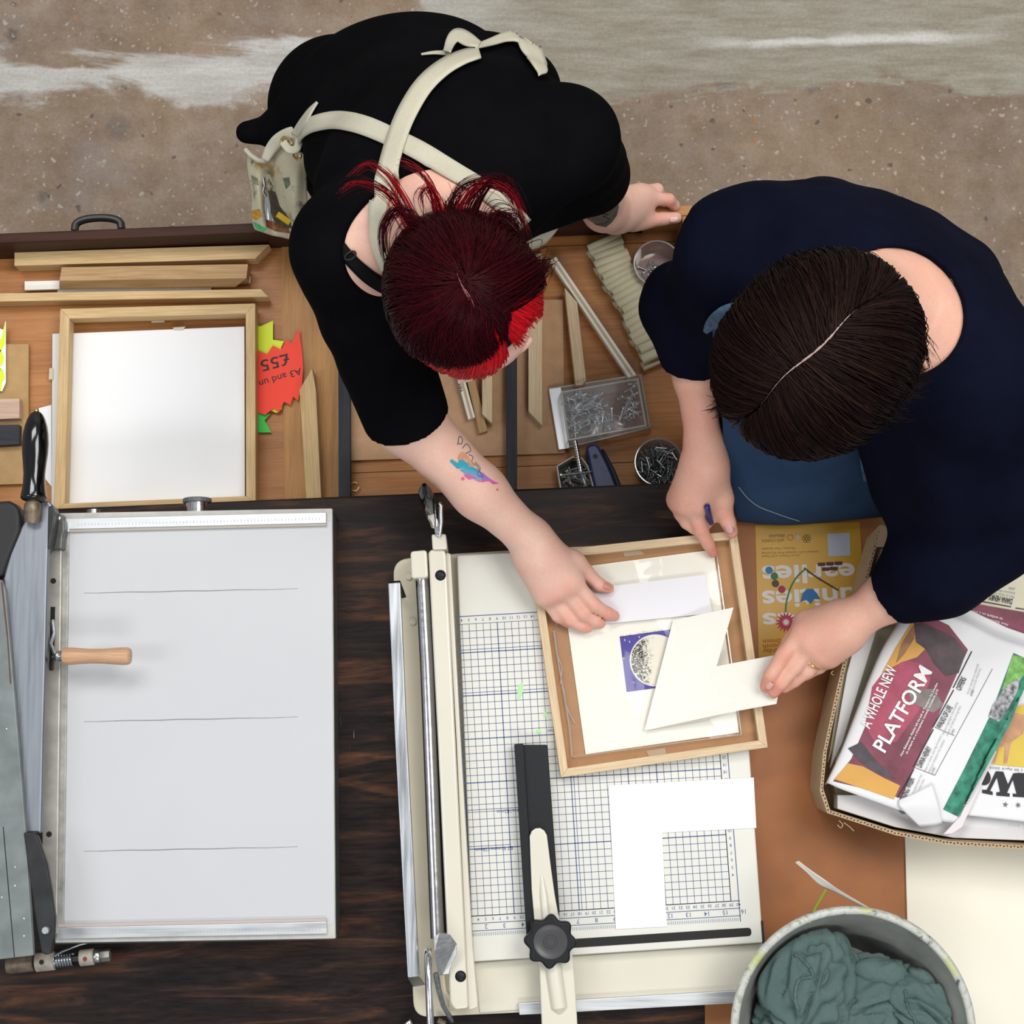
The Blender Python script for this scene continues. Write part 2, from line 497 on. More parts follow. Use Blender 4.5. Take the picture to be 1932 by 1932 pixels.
# ------------------------------------------------------------------ shared materials
OAK = wood('pale_oak', (.58, .39, .185), (.74, .54, .29), .55, 1.5, 10)
OAK2 = wood('ash', (.64, .48, .30), (.78, .62, .42), .6, 1.6, 12)
OAK_D = wood('tan_oak', (.40, .24, .11), (.54, .35, .17), .55, 1.5, 10)
DRAW = wood('drawer_board', (.36, .14, .040), (.52, .235, .080), .42, .7, 6)
DRAW_SIDE = wood('drawer_rail', (.40, .19, .06), (.56, .29, .10), .5, 1.0, 8)
DARKRAIL = wood('dark_varnish', (.022, .010, .009), (.075, .028, .018), .5, .6, 14, (.3, .75), 0)
DARKRAIL.node_tree.nodes['Principled BSDF'].inputs['Specular IOR Level'].default_value = .15
MDF = flat('mdf', (.50, .30, .17), .85, var=.08, vscale=60)
MDF2 = flat('mdf_yellow', (.46, .29, .13), .85, var=.08, vscale=60)
HARD = flat('hardboard', (.33, .118, .032), .55, var=.12, vscale=14, bmp=.1, bscale=300)
WHITE = flat('white_card', (.86, .87, .89), .7)
CREAMCARD = flat('cream_card', (.88, .86, .78), .65)
WARMBOARD = flat('cream_board', (.83, .80, .68), .6, var=.03, vscale=3)
MAT_W = flat('white_mount_card', (.90, .90, .90), .7)
CHAR = wood('charcoal_stain', (.016, .018, .025), (.042, .045, .058), .6, 1.5, 12)
TAPE = flat('paper_tape', (.62, .55, .42), .6)
PAINTW = flat('white_painted_wood', (.80, .78, .72), .5)
BLACKP = flat('black_plastic', (.006, .007, .010), .45, spec=.3, bmp=.08, bscale=600)
GLOSSB = flat('black_lacquer', (.003, .003, .004), .12, coat=.4)
CHROME = metal('chrome', (.78, .78, .80), .16, .05)
STEEL = metal('worn_steel', (.50, .51, .52), .34, .2, (.16, .13, .10))
ZINC = metal('zinc', (.74, .78, .80), .34, .12)
DARKZINC = metal('dark_zinc', (.36, .40, .41), .3, .2)
BRASS = metal('brass', (.72, .52, .22), .3, .1)

def concrete():
    m, nt, b, o = new_mat('concrete')
    b.inputs['Roughness'].default_value = .62; b.inputs['Specular IOR Level'].default_value = .3
    v = coords(nt)
    def math_(op, *a):
        n = nd(nt, 'ShaderNodeMath', _operation=op)
        for k, x in enumerate(a):
            if hasattr(x, 'is_output'): nt.links.new(x, n.inputs[k])
            else: n.inputs[k].default_value = x
        return n.outputs[0]
    def step(x, a, c):
        mr = nd(nt, 'ShaderNodeMapRange', _interpolation_type='SMOOTHSTEP')
        mr.inputs['From Min'].default_value = a; mr.inputs['From Max'].default_value = c
        nt.links.new(x, mr.inputs['Value']); return mr.outputs[0]
    sep = nd(nt, 'ShaderNodeSeparateXYZ'); nt.links.new(v, sep.inputs[0]); X, Y = sep.outputs[0], sep.outputs[1]
    big = noise_tex(nt, v, 2.6, 6, .6, .3); mid = noise_tex(nt, v, 13, 8, .72); fine = noise_tex(nt, v, 150, 4, .7)
    c = ramp(nt, mid, [(.30, (.225, .150, .100)), (.50, (.315, .232, .170)), (.70, (.40, .315, .25))])
    hue = noise_tex(nt, coords(nt, (1.2, 1, 1)), 3.7, 5, .6)
    c = mixc(nt, ramp(nt, hue, [(.42, (0,) * 3), (.68, (.55,) * 3)]), c, (.30, .21, .12))
    hue2 = noise_tex(nt, coords(nt, (1, 1.4, 1)), 5.1, 4, .6)
    c = mixc(nt, ramp(nt, hue2, [(.50, (0,) * 3), (.70, (.5,) * 3)]), c, (.30, .25, .23))
    c = mixc(nt, .6, c, ramp(nt, big, [(.36, (.72,) * 3), (.62, (1.12,) * 3)]), 'MULTIPLY')
    # chips, pits and coloured grit
    dv = nd(nt, 'ShaderNodeVectorMath', _operation='MULTIPLY_ADD')
    nz = nd(nt, 'ShaderNodeTexNoise', Scale=60, Detail=3); nt.links.new(v, nz.inputs['Vector'])
    nt.links.new(nz.outputs['Color'], dv.inputs[0]); dv.inputs[1].default_value = (.022, .022, .022); nt.links.new(v, dv.inputs[2])
    def chips(scale, pick, size, col, amt=.85):
        vo = nd(nt, 'ShaderNodeTexVoronoi', Scale=scale); nt.links.new(dv.outputs[0], vo.inputs['Vector'])
        sc = nd(nt, 'ShaderNodeSeparateXYZ'); nt.links.new(vo.outputs['Color'], sc.inputs[0])
        g = math_('MULTIPLY', math_('GREATER_THAN', sc.outputs[0], 1 - pick), step(vo.outputs['Distance'], size, size * .5))
        return math_('MULTIPLY', g, amt), col
    marks = [chips(16, .05, .28, (.50, .46, .41), .55), chips(13, .08, .34, (.10, .085, .075), .6), chips(55, .09, .32, (.50, .45, .39)), chips(48, .10, .32, (.12, .09, .075)), chips(40, .02, .22, (.50, .20, .06)), chips(110, .14, .4, (.46, .40, .34)), chips(9, .05, .32, (.16, .14, .13), .5)]
    for f_, col in marks: c = mixc(nt, f_, c, col)
    # smooth cement skim: a ragged band on the left, a broad sheet on the right
    n1 = noise_tex(nt, coords(nt, (1.1, 3.2, 1)), 2.3, 8, .62, .4)
    n_ = math_('MULTIPLY', math_('SUBTRACT', n1, .5), .34)
    yc = math_('MULTIPLY_ADD', X, .06, 1.425)
    sL = math_('ADD', math_('SUBTRACT', .045, math_('ABSOLUTE', math_('SUBTRACT', Y, yc))), n_)
    sR = math_('ADD', math_('SUBTRACT', Y, 1.325), n_)
    xr = step(X, -.35, .10)
    s_ = math_('ADD', math_('MULTIPLY', sL, math_('SUBTRACT', 1.0, xr)), math_('MULTIPLY', sR, xr))
    skim = step(s_, -.010, .022)
    st2 = noise_tex(nt, coords(nt, (1.5, 9, 1)), 4, 7, .7)
    cl = ramp(nt, st2, [(.3, (.46, .43, .40)), (.7, (.74, .73, .71))]); cr_ = ramp(nt, st2, [(.3, (.26, .23, .17)), (.72, (.47, .45, .38))])
    c = mixc(nt, math_('MULTIPLY', skim, .92), c, mixc(nt, xr, cl, cr_))
    # a brighter trowel streak in the sheet
    ys = math_('MULTIPLY_ADD', X, .03, 1.425)
    stv = math_('ADD', math_('SUBTRACT', .016, math_('ABSOLUTE', math_('SUBTRACT', Y, ys))), math_('MULTIPLY', n_, .22))
    stx = math_('MULTIPLY', step(X, .30, .55), step(X, 1.05, .80))
    c = mixc(nt, math_('MULTIPLY', step(stv, -.004, .012), math_('MULTIPLY', stx, .9)), c, (.74, .73, .70))
    c = mixc(nt, .5, c, ramp(nt, fine, [(.3, (.72,) * 3), (.7, (1.22,) * 3)]), 'MULTIPLY')
    nt.links.new(c, b.inputs['Base Color'])
    bump(nt, b, fine, .3, .002)
    return m
fl = MB(); fl.add([(-3.2, -2.2, 0), (3.2, -2.2, 0), (3.2, 3.2, 0), (-3.2, 3.2, 0), (-3.2, -2.2, -.1), (3.2, -2.2, -.1), (3.2, 3.2, -.1), (-3.2, 3.2, -.1)],
                  [(0, 1, 2, 3), (7, 6, 5, 4), (0, 4, 5, 1), (1, 5, 6, 2), (2, 6, 7, 3), (3, 7, 4, 0)])
tag(fl.build('floor', concrete(), origin=(0, 0, 0)), 'worn grey brown concrete floor with a pale cement band', 'floor', kind='structure')

wl = MB().add([(-3.2, 3.2, 0), (3.2, 3.2, 0), (3.2, 3.2, 4.7), (-3.2, 3.2, 4.7), (-3.2, 3.35, 0), (3.2, 3.35, 0), (3.2, 3.35, 4.7), (-3.2, 3.35, 4.7)],
              [(0, 1, 2, 3), (7, 6, 5, 4), (0, 4, 5, 1), (1, 5, 6, 2), (2, 6, 7, 3), (3, 7, 4, 0)])
tag(wl.build('wall_north', flat('painted_wall', (.62, .61, .58), .8)), kind='structure')

# ------------------------------------------------------------------ plan chest
TZ = .90
def worktop_mat():
    m, nt, b, o = new_mat('worktop_varnish')
    b.inputs['Specular IOR Level'].default_value = .18
    v = coords(nt, (2.2, 16, 16)); f = noise_tex(nt, v, 2.2, 6, .62, .8)
    c = ramp(nt, f, [(.30, (.005, .004, .004)), (.50, (.018, .010, .008)), (.62, (.065, .027, .014)), (.76, (.13, .055, .024))])
    g = noise_tex(nt, coords(nt, (7, 60, 60)), 3, 5, .7)
    c = mixc(nt, .7, c, ramp(nt, g, [(.35, (.45,) * 3), (.68, (1.5,) * 3)]), 'MULTIPLY')
    # fine scratches
    sv = coords(nt, (60, 3, 1)); s = noise_tex(nt, sv, 7, 2, .5, .6)
    k = noise_tex(nt, coords(nt), 5, 2)
    sm = nd(nt, 'ShaderNodeMath', _operation='MULTIPLY')
    nt.links.new(ramp(nt, s, [(.735, (0,) * 3), (.76, (.8,) * 3)]), sm.inputs[0]); nt.links.new(ramp(nt, k, [(.52, (0,) * 3), (.66, (1,) * 3)]), sm.inputs[1])
    c = mixc(nt, sm.outputs[0], c, (.22, .17, .13))
    nt.links.new(c, b.inputs['Base Color'])
    nt.links.new(ramp(nt, g, [(.3, (.30,) * 3), (.7, (.5,) * 3)]), b.inputs['Roughness'])
    bump(nt, b, g, .15, .001)
    return m
def edge_y(x): return 966 - .0418 * (x + 60)
NE, NW = P(2250, edge_y(2250), TZ), P(-480, edge_y(-480), TZ)
SE, SW = P(2250, 2150, TZ), P(-480, 2150, TZ)
chest = empty('plan_chest', P(966, 1500, 0), 'large dark varnished plan chest with a scratched worktop and open top drawer', 'plan chest')
EDGE_ANG = math.atan2(NE.y - NW.y, NE.x - NW.x)
MB().prism([NW, NE, SE, SW], .03).build('worktop', worktop_mat(), chest, bevel=.003, rot=EDGE_ANG)
ex = Vector((math.cos(EDGE_ANG), math.sin(EDGE_ANG), 0)); ey = Vector((-ex.y, ex.x, 0))   # along / out of the front
bt = [q.copy() for q in (NW, NE, SE, SW)]
bt[0] -= ey * .06; bt[1] -= ey * .06
for q in bt: q.z = TZ - .03
MB().prism(bt, TZ - .03).build('body', DARKRAIL, chest, bevel=.002, rot=EDGE_ANG)

# open drawer (a part of the chest)
RIM, DB = .865, .785
x0 = -60
fo = [(-120, 446), (1306, 387)]           # outer top edge of the front in view
def foy(x): return 440 - (x) * .0405
FA, FB = P(-330, foy(-330), RIM), P(1306, foy(1306), RIM)
d = (FB - FA).normalized(); n_in = Vector((d.y, -d.x, 0))          # towards the chest
th = .0155
dr = MB().prism([FA + n_in * .012, FB + n_in * .012, FB + n_in * .40, FA + n_in * .40], .002)
L_in = (P(1290, edge_y(1290), TZ) - FB).dot(n_in) + .05
dr = MB()
dbA, dbB = FA + n_in * th, FB + n_in * th
bot = [dbA, dbB, dbB + n_in * L_in, dbA + n_in * L_in]
for q in bot: q.z = DB
dr.prism(bot, .008)
drawer = dr.build('drawer', DRAW, chest, rot=EDGE_ANG)
cj = P(1218, foy(1218), RIM)
MB().prism([FA, cj, cj + n_in * th, FA + n_in * th], RIM - DB + .012).build('drawer_front', DARKRAIL, drawer, bevel=.002, rot=EDGE_ANG)
cjb = MB().prism([cj, FB, FB + n_in * th, cj + n_in * th], RIM - DB + .012)
cjb.build('corner_joint', DRAW_SIDE, drawer, bevel=.0008, rot=EDGE_ANG)
ta, tb = FB + n_in * (th + .0006), FB + n_in * (th + L_in)
MB().prism([ta, tb, tb - d * .016, ta - d * .016], RIM - DB + .012).build('drawer_side', DRAW_SIDE, drawer, bevel=.001, rot=EDGE_ANG + math.pi / 2)
ta, tb = FA + n_in * (th + .0006), FA + n_in * (th + L_in)
MB().prism([ta, tb, tb + d * .016, ta + d * .016], RIM - DB + .012).build('drawer_side', DRAW_SIDE, drawer, bevel=.001, rot=EDGE_ANG + math.pi / 2)
# wide raised board in the floor of the drawer, plank seams
MB().pp([(531, 452), (642, 448), (648, 985), (537, 990)], DB + .004, .004).build('floor_board', wood('floor_board', (.42, .20, .06), (.54, .28, .09), .45, 1, 8), drawer, rot=math.pi / 2)
seam_m = flat('seam_dark', (.06, .02, .008), .8)
for a, b_ in (((650, 893), (1290, 868)), ((0, 870), (110, 866)), ((-80, 560), (110, 548)), ((660, 480), (1290, 455))):
    MB().line(a, b_, DB + .0004, 1.4).build('board_seam', seam_m, drawer)
# D handle on the drawer front
hb = []
for t in np.linspace(0, math.pi, 15):
    cx = 185 - 44 * math.cos(t); hb.append(P(cx, 433 - 22 * (math.sin(t) ** .55) - (cx - 185) * .04, .80 + .012 * 0))
MB().tube(hb, .0062, 10).build('handle', flat('black_enamel', (.012, .013, .014), .4), drawer, smooth=True)

# ------------------------------------------------------------------ things in the drawer
def piece(name, poly, z, thick, mat, label, cat, group=None, axis=None, bevel=.0008):
    axis = axis or (poly[0], poly[1])
    o = MB().pp(poly, z, thick).build(name, mat, bevel=bevel, rot=ang(axis[0], axis[1], z))
    return tag(o, label, cat, group)
G_M = 'lengths of wooden frame moulding in the drawer'
piece('frame_moulding', [(27, 476), (508, 461), (482, 488), (27, 501.5)], .818, .03, OAK, 'pale oak moulding lying alone nearest the drawer front and its handle', 'wood moulding', G_M)
o = MB().pp([(116, 504), (468, 498), (465, 525), (112, 530)], .825, .03)
o.hexa([P(112, 530.5, .825), P(465, 525.5, .825), P(444, 542, .806), P(112, 546, .806)][::-1], [P(112, 530.5, .80), P(465, 525.5, .80), P(444, 542, .80), P(112, 546, .80)][::-1])
tag(o.build('frame_moulding', OAK_D, bevel=.0006, rot=ang((116, 504), (468, 498), .82)), 'short tan oak moulding with a notched side lying across a white strip', 'wood moulding', G_M)
piece('mount_strip', [(46, 530.5), (472, 520), (472, 534), (46, 547.5)], .7975, .006, PAINTW, 'narrow white strip poking out under the notched tan moulding', 'white strip')
piece('paper_scrap', [(108, 541), (400, 537), (398, 553), (108, 557)], .7895, .0015, WHITE, 'sliver of white paper beneath the notched tan moulding', 'paper')
piece('frame_moulding', [(-60, 554), (492, 545), (507, 560), (-60, 570)], .816, .028, OAK, 'longest oak moulding running from the left edge just above the empty frame', 'wood moulding', G_M)
# empty oak frame with white sheets
fr = empty('picture_frame', P(300, 760, DB + .002), 'large empty pale oak frame lying in the drawer over white sheets', 'picture frame')
TL, TR, BR, BL = (113.5, 582.5), (481.7, 572.3), (482.4, 951), (101.5, 966)
iTL, iTR, iBR, iBL = (131, 601), (463.5, 592), (464, 936), (122, 950)
zf = .826
for nm, pl in (('rail', [TL, TR, iTR, iTL]), ('rail', [TR, BR, iBR, iTR]), ('rail', [BR, BL, iBL, iBR]), ('rail', [BL, TL, iTL, iBL])):
    MB().pp(pl, zf, .028).build(nm, OAK, fr, bevel=.0007, rot=ang(pl[0], pl[1], zf))
tag(MB().pp([(133, 629), (461, 616), (462, 965), (128, 972)], .7945, .0015).build('card_sheet', WHITE, bevel=0), 'big clean white sheet of card lying inside the empty oak frame', 'card')
tag(MB().pp([(99, 630), (128, 628), (124, 972), (97, 972)], .7925, .003).build('card_sheet', flat('foam_board', (.80, .79, .76), .7)), 'edge of a white board sticking out left beneath the oak frame', 'card')
for pl, lb in (([(285, 602), (310, 601), (310, 608), (286, 609)], 'small paper tape tab under the top rail of the empty frame'),
               ([(326, 618), (350, 616), (345, 622), (328, 622)], 'small paper tape tab on the top edge of the white sheet'),
               ([(93, 695), (100, 694), (100, 716), (92, 716)], 'small paper tape tab on the left edge of the white board')):
    z = .7965 if pl[0][0] > 200 else .7945
    tag(MB().pp(pl, z, .0008).build('tape_tab', TAPE), lb, 'tape', 'paper tape tabs in the drawer')
tag(MB().pp([(-60, 649), (54, 649), (53, 913), (-60, 916)], .794, .006).build('mdf_board', MDF2, bevel=.0006), 'small tan fibreboard at the left edge of the drawer under the blocks', 'board')
tag(MB().pp([(-60, 752), (36.6, 752), (36.6, 789), (-60, 793)], .812, .017).build('wood_block', wood('pink_beech', (.55, .38, .28), (.66, .48, .37), .6), bevel=.0006), 'pinkish bare wood block on the small tan board', 'wood block', 'blocks on the small tan board')
tag(MB().pp([(-60, 803), (36, 801), (36, 838), (-60, 844)], .81, .015).build('wood_block', CHAR, bevel=.0006), 'black stained wood block on the small tan board', 'wood block', 'blocks on the small tan board')
YEL = flat('neon_yellow', (.72, .86, .015), .55); RED = flat('neon_red', (.95, .045, .012), .55); GRN = flat('neon_green', (.04, .62, .07), .55)
INK = flat('black_ink', (.012, .010, .012), .6)
ls = empty('price_label', P(-6, 680, DB + .01), 'white card with neon yellow and green blobs at the left edge of the drawer', 'price label', 'neon price labels')
MB().pp([(-40, 605), (6, 622), (11, 605), (11, 722), (4, 738), (-40, 740)], .8, .0008).build('card', WHITE, ls)
b = MB()
for pl in ([(-40, 628), (2, 640), (10, 606), (9, 650), (-2, 668), (-40, 668)], [(-40, 672), (2, 660), (8, 675), (4, 690), (-40, 692)], [(-40, 700), (6, 697), (9, 712), (4, 722), (2, 738), (-40, 735)]): b.poly(pl, .8004)
b.build('yellow_print', YEL, ls)
MB().poly([(-40, 694), (0, 692), (2, 699), (-40, 700)], .8005).build('green_print', GRN, ls)
tag(MB().pp([(73, 770), (97, 764), (97, 918), (85, 903)], .789, .0008).build('card_label', WHITE), 'white pointed card peeping out behind the glossy black handle', 'price label', 'neon price labels')
tag(MB().pp([(478, 612), (491, 616), (515, 605), (515, 641), (536, 644), (530, 657), (545, 690), (532, 772), (522, 779), (500, 770), (478, 700)], .793, .0008).build('price_label', YEL), 'neon yellow jagged price star peeping out behind the red star', 'price label', 'neon price labels')
tag(MB().pp([(478, 740), (485, 777), (495, 773), (499, 781), (510, 781), (499, 793), (512, 816), (478, 816)], .7915, .0008).build('price_label', GRN), 'neon green jagged price star below the red star', 'price label', 'neon price labels')
rs = empty('price_label', P(525, 700, DB + .01), 'neon red jagged price star with handwritten price beside the empty frame', 'price label', 'neon price labels')
MB().pp([(470, 660), (483, 660), (504, 668), (515, 652), (530, 660), (540, 641), (550, 648), (564, 620), (570, 664), (572, 694), (570, 725), (562, 756), (553, 748), (548, 764), (536, 758), (526, 778), (516, 770), (500, 783), (483, 776), (470, 770)], .797, .001).build('card', RED, rs)
b = MB()
b.text('£55', (543, 667), (490, 681), .7974, 22, .006)
b.text('A3 and und', (567, 694), (478, 722), .7974, 13, .004)
b.build('lettering', INK, rs)
piece('frame_moulding', [(589, 694), (596, 735), (607, 960), (579, 960), (565, 735)], .82, .028, OAK, 'upright oak moulding with a pointed end right of the red price star', 'wood moulding', G_M, ((565, 735), (579, 960)))
# right half of the drawer
tag(MB().pp([(656, 570), (1062, 565), (1066, 855), (660, 869)], .794, .006).build('mdf_board', MDF, bevel=.0006), 'large flat brown fibreboard sheet on the drawer floor under the woman with red hair', 'board')
piece('charcoal_stick', [(638, 640), (660, 640), (661, 960), (639, 960)], .8125, .022, CHAR, 'charcoal stained stick upright beside the raised drawer board', 'stick', 'charcoal stained sticks in the drawer', ((638, 640), (639, 975)))
piece('charcoal_stick', [(955, 590), (975.5, 590), (975.6, 940), (955, 940)], .816, .02, CHAR, 'charcoal stained stick lying across the brown fibreboard', 'stick', 'charcoal stained sticks in the drawer', ((955, 590), (955, 950)))
piece('frame_moulding', [(997, 480), (1023, 478), (1023, 803), (997, 776)], .818, .022, OAK2, 'wide ash moulding with mitred foot beneath the red fringe of hair', 'wood moulding', G_M, ((997, 480), (997, 776)))
piece('frame_moulding', [(1065, 542), (1089, 570), (1106, 718), (1098, 726), (1086, 727)], .82, .028, OAK2, 'ash moulding whose point touches the slanting white grooved strip', 'wood moulding', G_M, ((1065, 542), (1086, 727)))
gs = MB().pp([(1037.5, 491.5), (1049, 484), (1201, 707.5), (1186, 712)], .812, .016).build('grooved_strip', PAINTW, bevel=.0006, rot=ang((1037, 491), (1186, 712)))
tag(gs, 'long white painted strip with a tan groove lying slantwise in the drawer', 'wood strip', 'white grooved strips')
MB().line((1043.5, 488.5), (1193, 709), .8124, 5).build('groove', flat('groove_tan', (.52, .42, .26), .7), gs)
gs = MB().pp([(856, 690), (870, 690), (896.5, 787), (883.5, 791.6)], .812, .014).build('grooved_strip', PAINTW, bevel=.0006, rot=ang((856, 690), (883, 791)))
tag(gs, 'short white painted strip with a tan groove just below the red fringe', 'wood strip', 'white grooved strips')
MB().line((863.5, 690), (890.5, 789), .8124, 4.5).build('groove', flat('groove_tan', (.52, .38, .2), .7), gs)
b = MB().text('tet', (873, 739), (869, 722), .8126, 6, .01); b.build('pencil_mark', INK, gs)
piece('frame_moulding', [(875, 690), (890, 690), (920, 813), (904, 818)], .81, .018, OAK_D, 'narrow tan offcut between the short white strip and the mitred offcut', 'wood moulding', G_M, ((875, 690), (904, 818)))
piece('frame_moulding', [(909.6, 690), (929, 690), (929, 799), (909.6, 781)], .822, .024, OAK2, 'small ash offcut with mitred foot left of the charcoal stick', 'wood moulding', G_M, ((909.6, 690), (909.6, 781)))
# folded strip standing on edge like an accordion
acc = cr([(1138, 457), (1148, 480), (1160, 508), (1172, 530), (1188, 554), (1203, 582), (1212, 612), (1228, 640), (1246, 680)], 120)
accd = cr([(.90, -.43), (.93, -.36), (.90, -.44), (.86, -.5), (.87, -.48), (.87, -.5), (.85, -.52), (.90, -.44), (.92, -.38)], 120)
b = MB(); rowsA = []
NF = 19; K = 10
for i in range(NF * K + 1):
    t = i / (NF * K) * 119; j = min(118, int(t)); u = t - j
    c = acc[j] * (1 - u) + acc[j + 1] * u; dv = accd[j]
    ph = i / K * 2 * math.pi
    zz = .805 + .014 * math.sin(ph); sh = -.0026 * math.sin(2 * ph)
    wv = 33 + 2.5 * math.sin(i * .7 / K * 3)
    ctr = P(c[0], c[1], .805); wd = Vector((dv[0], -dv[1], 0)) * M(wv, .8)
    tg = acc[min(119, j + 1)] - acc[j]; tw = Vector((tg[0], -tg[1], 0)).normalized()
    jt = tw * sh * 2.0
    rowsA.append([ctr - wd + jt + Vector((0, 0, zz - .805)), ctr + jt + Vector((0, 0, zz - .805)), ctr + wd + jt + Vector((0, 0, zz - .805))])
b.v = [q for r in rowsA for q in r]
b.f = [(i * 3 + k, i * 3 + k + 1, i * 3 + k + 4, i * 3 + k + 3) for i in range(len(rowsA) - 1) for k in range(2)]
o = b.build('folded_strip', flat('manila_strip', (.60, .55, .38), .6), smooth=True, sharp=0)
m = o.modifiers.new('solid', 'SOLIDIFY'); m.thickness = .0008; m.offset = 0
tag(o, 'long manila paper strip folded in tight zigzags beside the clear cup', 'paper strip')

# screws and nails -------------------------------------------------
def screw_mesh(L, r, head, nail=False, threads=7):
    b = MB(); prof = [(0, r * .3), (0, head), (.0006, head), (.0022, r * 1.05)]
    if nail: prof = [(0, head), (.0007, head), (.0009, r), (L * .9, r), (L, r * .1)]
    else:
        for i in range(threads):
            t = .0035 + (L - .006) * i / threads; k = r * (1 - .35 * i / threads)
            prof += [(t, k * .8), (t + (L - .006) / threads * .5, k * 1.25)]
        prof += [(L, r * .1)]
    b.lathe((0, 0, 0), (1, 0, 0), prof, 7)
    me = bpy.data.meshes.new('nail' if nail else 'screw')
    c = Vector((L / 2, 0, 0))
    me.from_pydata([q - c for q in b.v], [], b.f); me.update()
    return me
def scatter(n, name, mes, pos, label, cat, group, tilt=.35):
    for i in range(n):
        me = mes[i % len(mes)]
        o = bpy.data.objects.new(name, me); COL.objects.link(o)
        o.location = pos(i); o.rotation_euler = (random.uniform(0, 6.28), random.uniform(-tilt, tilt), random.uniform(0, 6.28))
        tag(o, label, cat, group)
ME_S = [screw_mesh(.019, .0013, .0030), screw_mesh(.014, .0012, .0027), screw_mesh(.023, .0013, .003, threads=9)]
for me in ME_S: me.materials.append(ZINC)
ME_N = [screw_mesh(.016, .0010, .0022, True), screw_mesh(.013, .0010, .0022), screw_mesh(.018, .0009, .0021, True)]
for me in ME_N: me.materials.append(DARKZINC)
CLEAR = clear('clear_plastic', (.97, .97, .98), .05, .06, .06, (.8, .8, .85))
CLEAR2 = clear('clear_cup', (.95, .94, .96), .06, .08, .10, (.7, .68, .72))
# clear cup with a few screws
cc = P(1240, 497, DB + .045)
cup = empty('plastic_cup', (cc.x, cc.y, DB), 'clear round plastic cup with a few screws half under the navy sleeve', 'cup')
rr = M(45, DB + .045)
MB().lathe((cc.x, cc.y, DB + .0005), (0, 0, 1), [(0, rr * .82), (.001, rr * .84), (.045, rr), (.046, rr), (.046, rr * .96), (.044, rr * .955), (.002, rr * .8), (.0015, .001)], 40).build('cup_wall', CLEAR2, cup, smooth=True, sharp=40)
rim = [Vector((cc.x + rr * .985 * math.cos(a), cc.y + rr * .985 * math.sin(a), DB + .046)) for a in np.linspace(0, 2 * math.pi, 49)]
MB().tube(rim, .0012, 6).build('cup_rim', clear('cup_rim', (.9, .9, .92), .25, .1, .3, (.8, .78, .82)), cup, smooth=True)
def in_disc(c, r, z0, z1):
    def f(i):
        a, q = random.uniform(0, 6.28), math.sqrt(random.random()) * r
        return (c.x + q * math.cos(a), c.y + q * math.sin(a), random.uniform(z0, z1))
    return f
ccl = Vector((cc.x + .001, cc.y - .006, 0))
scatter(22, 'screw', ME_S, in_disc(ccl, rr * .55, DB + .004, DB + .010), 'small loose screw in the clear cup half under the navy sleeve', 'screw', 'screws in the clear round cup', .2)
# round tub of nails
nc = P(1243, 872, DB + .05)
tub = empty('plastic_tub', (nc.x, nc.y, DB), 'round clear tub full of small dark nails beside the bare forearm', 'tub')
rt = M(46, DB + .05)
MB().lathe((nc.x, nc.y, DB + .0005), (0, 0, 1), [(0, rt * .86), (.001, rt * .88), (.05, rt), (.051, rt), (.051, rt * .95), (.049, rt * .945), (.002, rt * .84), (.0015, .001)], 40).build('tub_wall', CLEAR2, tub, smooth=True, sharp=40)
rim = [Vector((nc.x + rt * .98 * math.cos(a), nc.y + rt * .98 * math.sin(a), DB + .051)) for a in np.linspace(0, 2 * math.pi, 49)]
MB().tube(rim, .0013, 6).build('tub_rim', clear('tub_rim', (.8, .8, .8), .2, .1, .35, (.5, .5, .5)), tub, smooth=True)
def tubpos(i):
    a, q = random.uniform(0, 6.28), math.sqrt(random.random()) * rt * .80
    z = DB + .006 + .036 * (i / 230) + random.uniform(0, .003)
    return (nc.x + q * math.cos(a), nc.y + q * math.sin(a), z)
scatter(235, 'nail', ME_N, tubpos, 'small dark nail in the round tub beside the bare forearm', 'nail', 'nails in the round tub', .3)
# blister box of screws
bx = empty('blister_box', P(1130, 780, DB), 'clear plastic blister box of screws lying tilted in the drawer', 'plastic box')
oq = [(1036, 734), (1209, 707), (1226, 806), (1055, 848)]
iq = [(1060, 740), (1203, 715), (1219, 803), (1073, 830)]
MB().pp(oq, .800, .0015).build('flange', CLEAR, bx, bevel=.0004)
b = MB(); zt = .838
ti = [P(*q, zt) for q in iq]; bi = [P(*q, .8005) for q in iq]
cen = sum(ti, Vector()) / 4
for i in range(4):
    j = (i + 1) % 4
    b.add([ti[i], ti[j], bi[j], bi[i]], [(0, 1, 2, 3)])
b.add(ti, [(0, 1, 2, 3)])
b.build('tray', clear('blister_film', (.96, .96, .97), .09, .08, .05, (.85, .87, .92), .08, 20, .3), bx)
b = MB()
for i in range(4):
    b.tube([ti[i], ti[(i + 1) % 4]], .0016, 6); b.tube([ti[i], bi[i]], .0012, 6)
    o4 = [P(*q, .8005) for q in oq]; b.tube([o4[i], o4[(i + 1) % 4]], .0016, 6)
b.build('folded_edge', clear('blister_edge', (.9, .92, .86), .35, .05, .3, (.85, .85, .78)), bx, smooth=True)
MB().pp([(1036, 734), (1058, 731), (1074, 845), (1055, 848)], .8025, .0012).build('end_flap', flat('silver_film', (.80, .81, .83), .18, .6), bx)
def boxpos(i):
    while True:
        u, v = random.random(), random.random()
        if .50 < u < .80 and v < .66: continue
        break
    a = P(*iq[0], .81).lerp(P(*iq[1], .81), .06 + u * .88); c_ = P(*iq[3], .81).lerp(P(*iq[2], .81), .06 + u * .88)
    q = a.lerp(c_, .10 + v * .80); q.z = random.uniform(.803, .822); return q
scatter(125, 'screw', ME_S, boxpos, 'small bright zinc screw in the clear blister box', 'screw', 'screws in the clear blister box', .35)
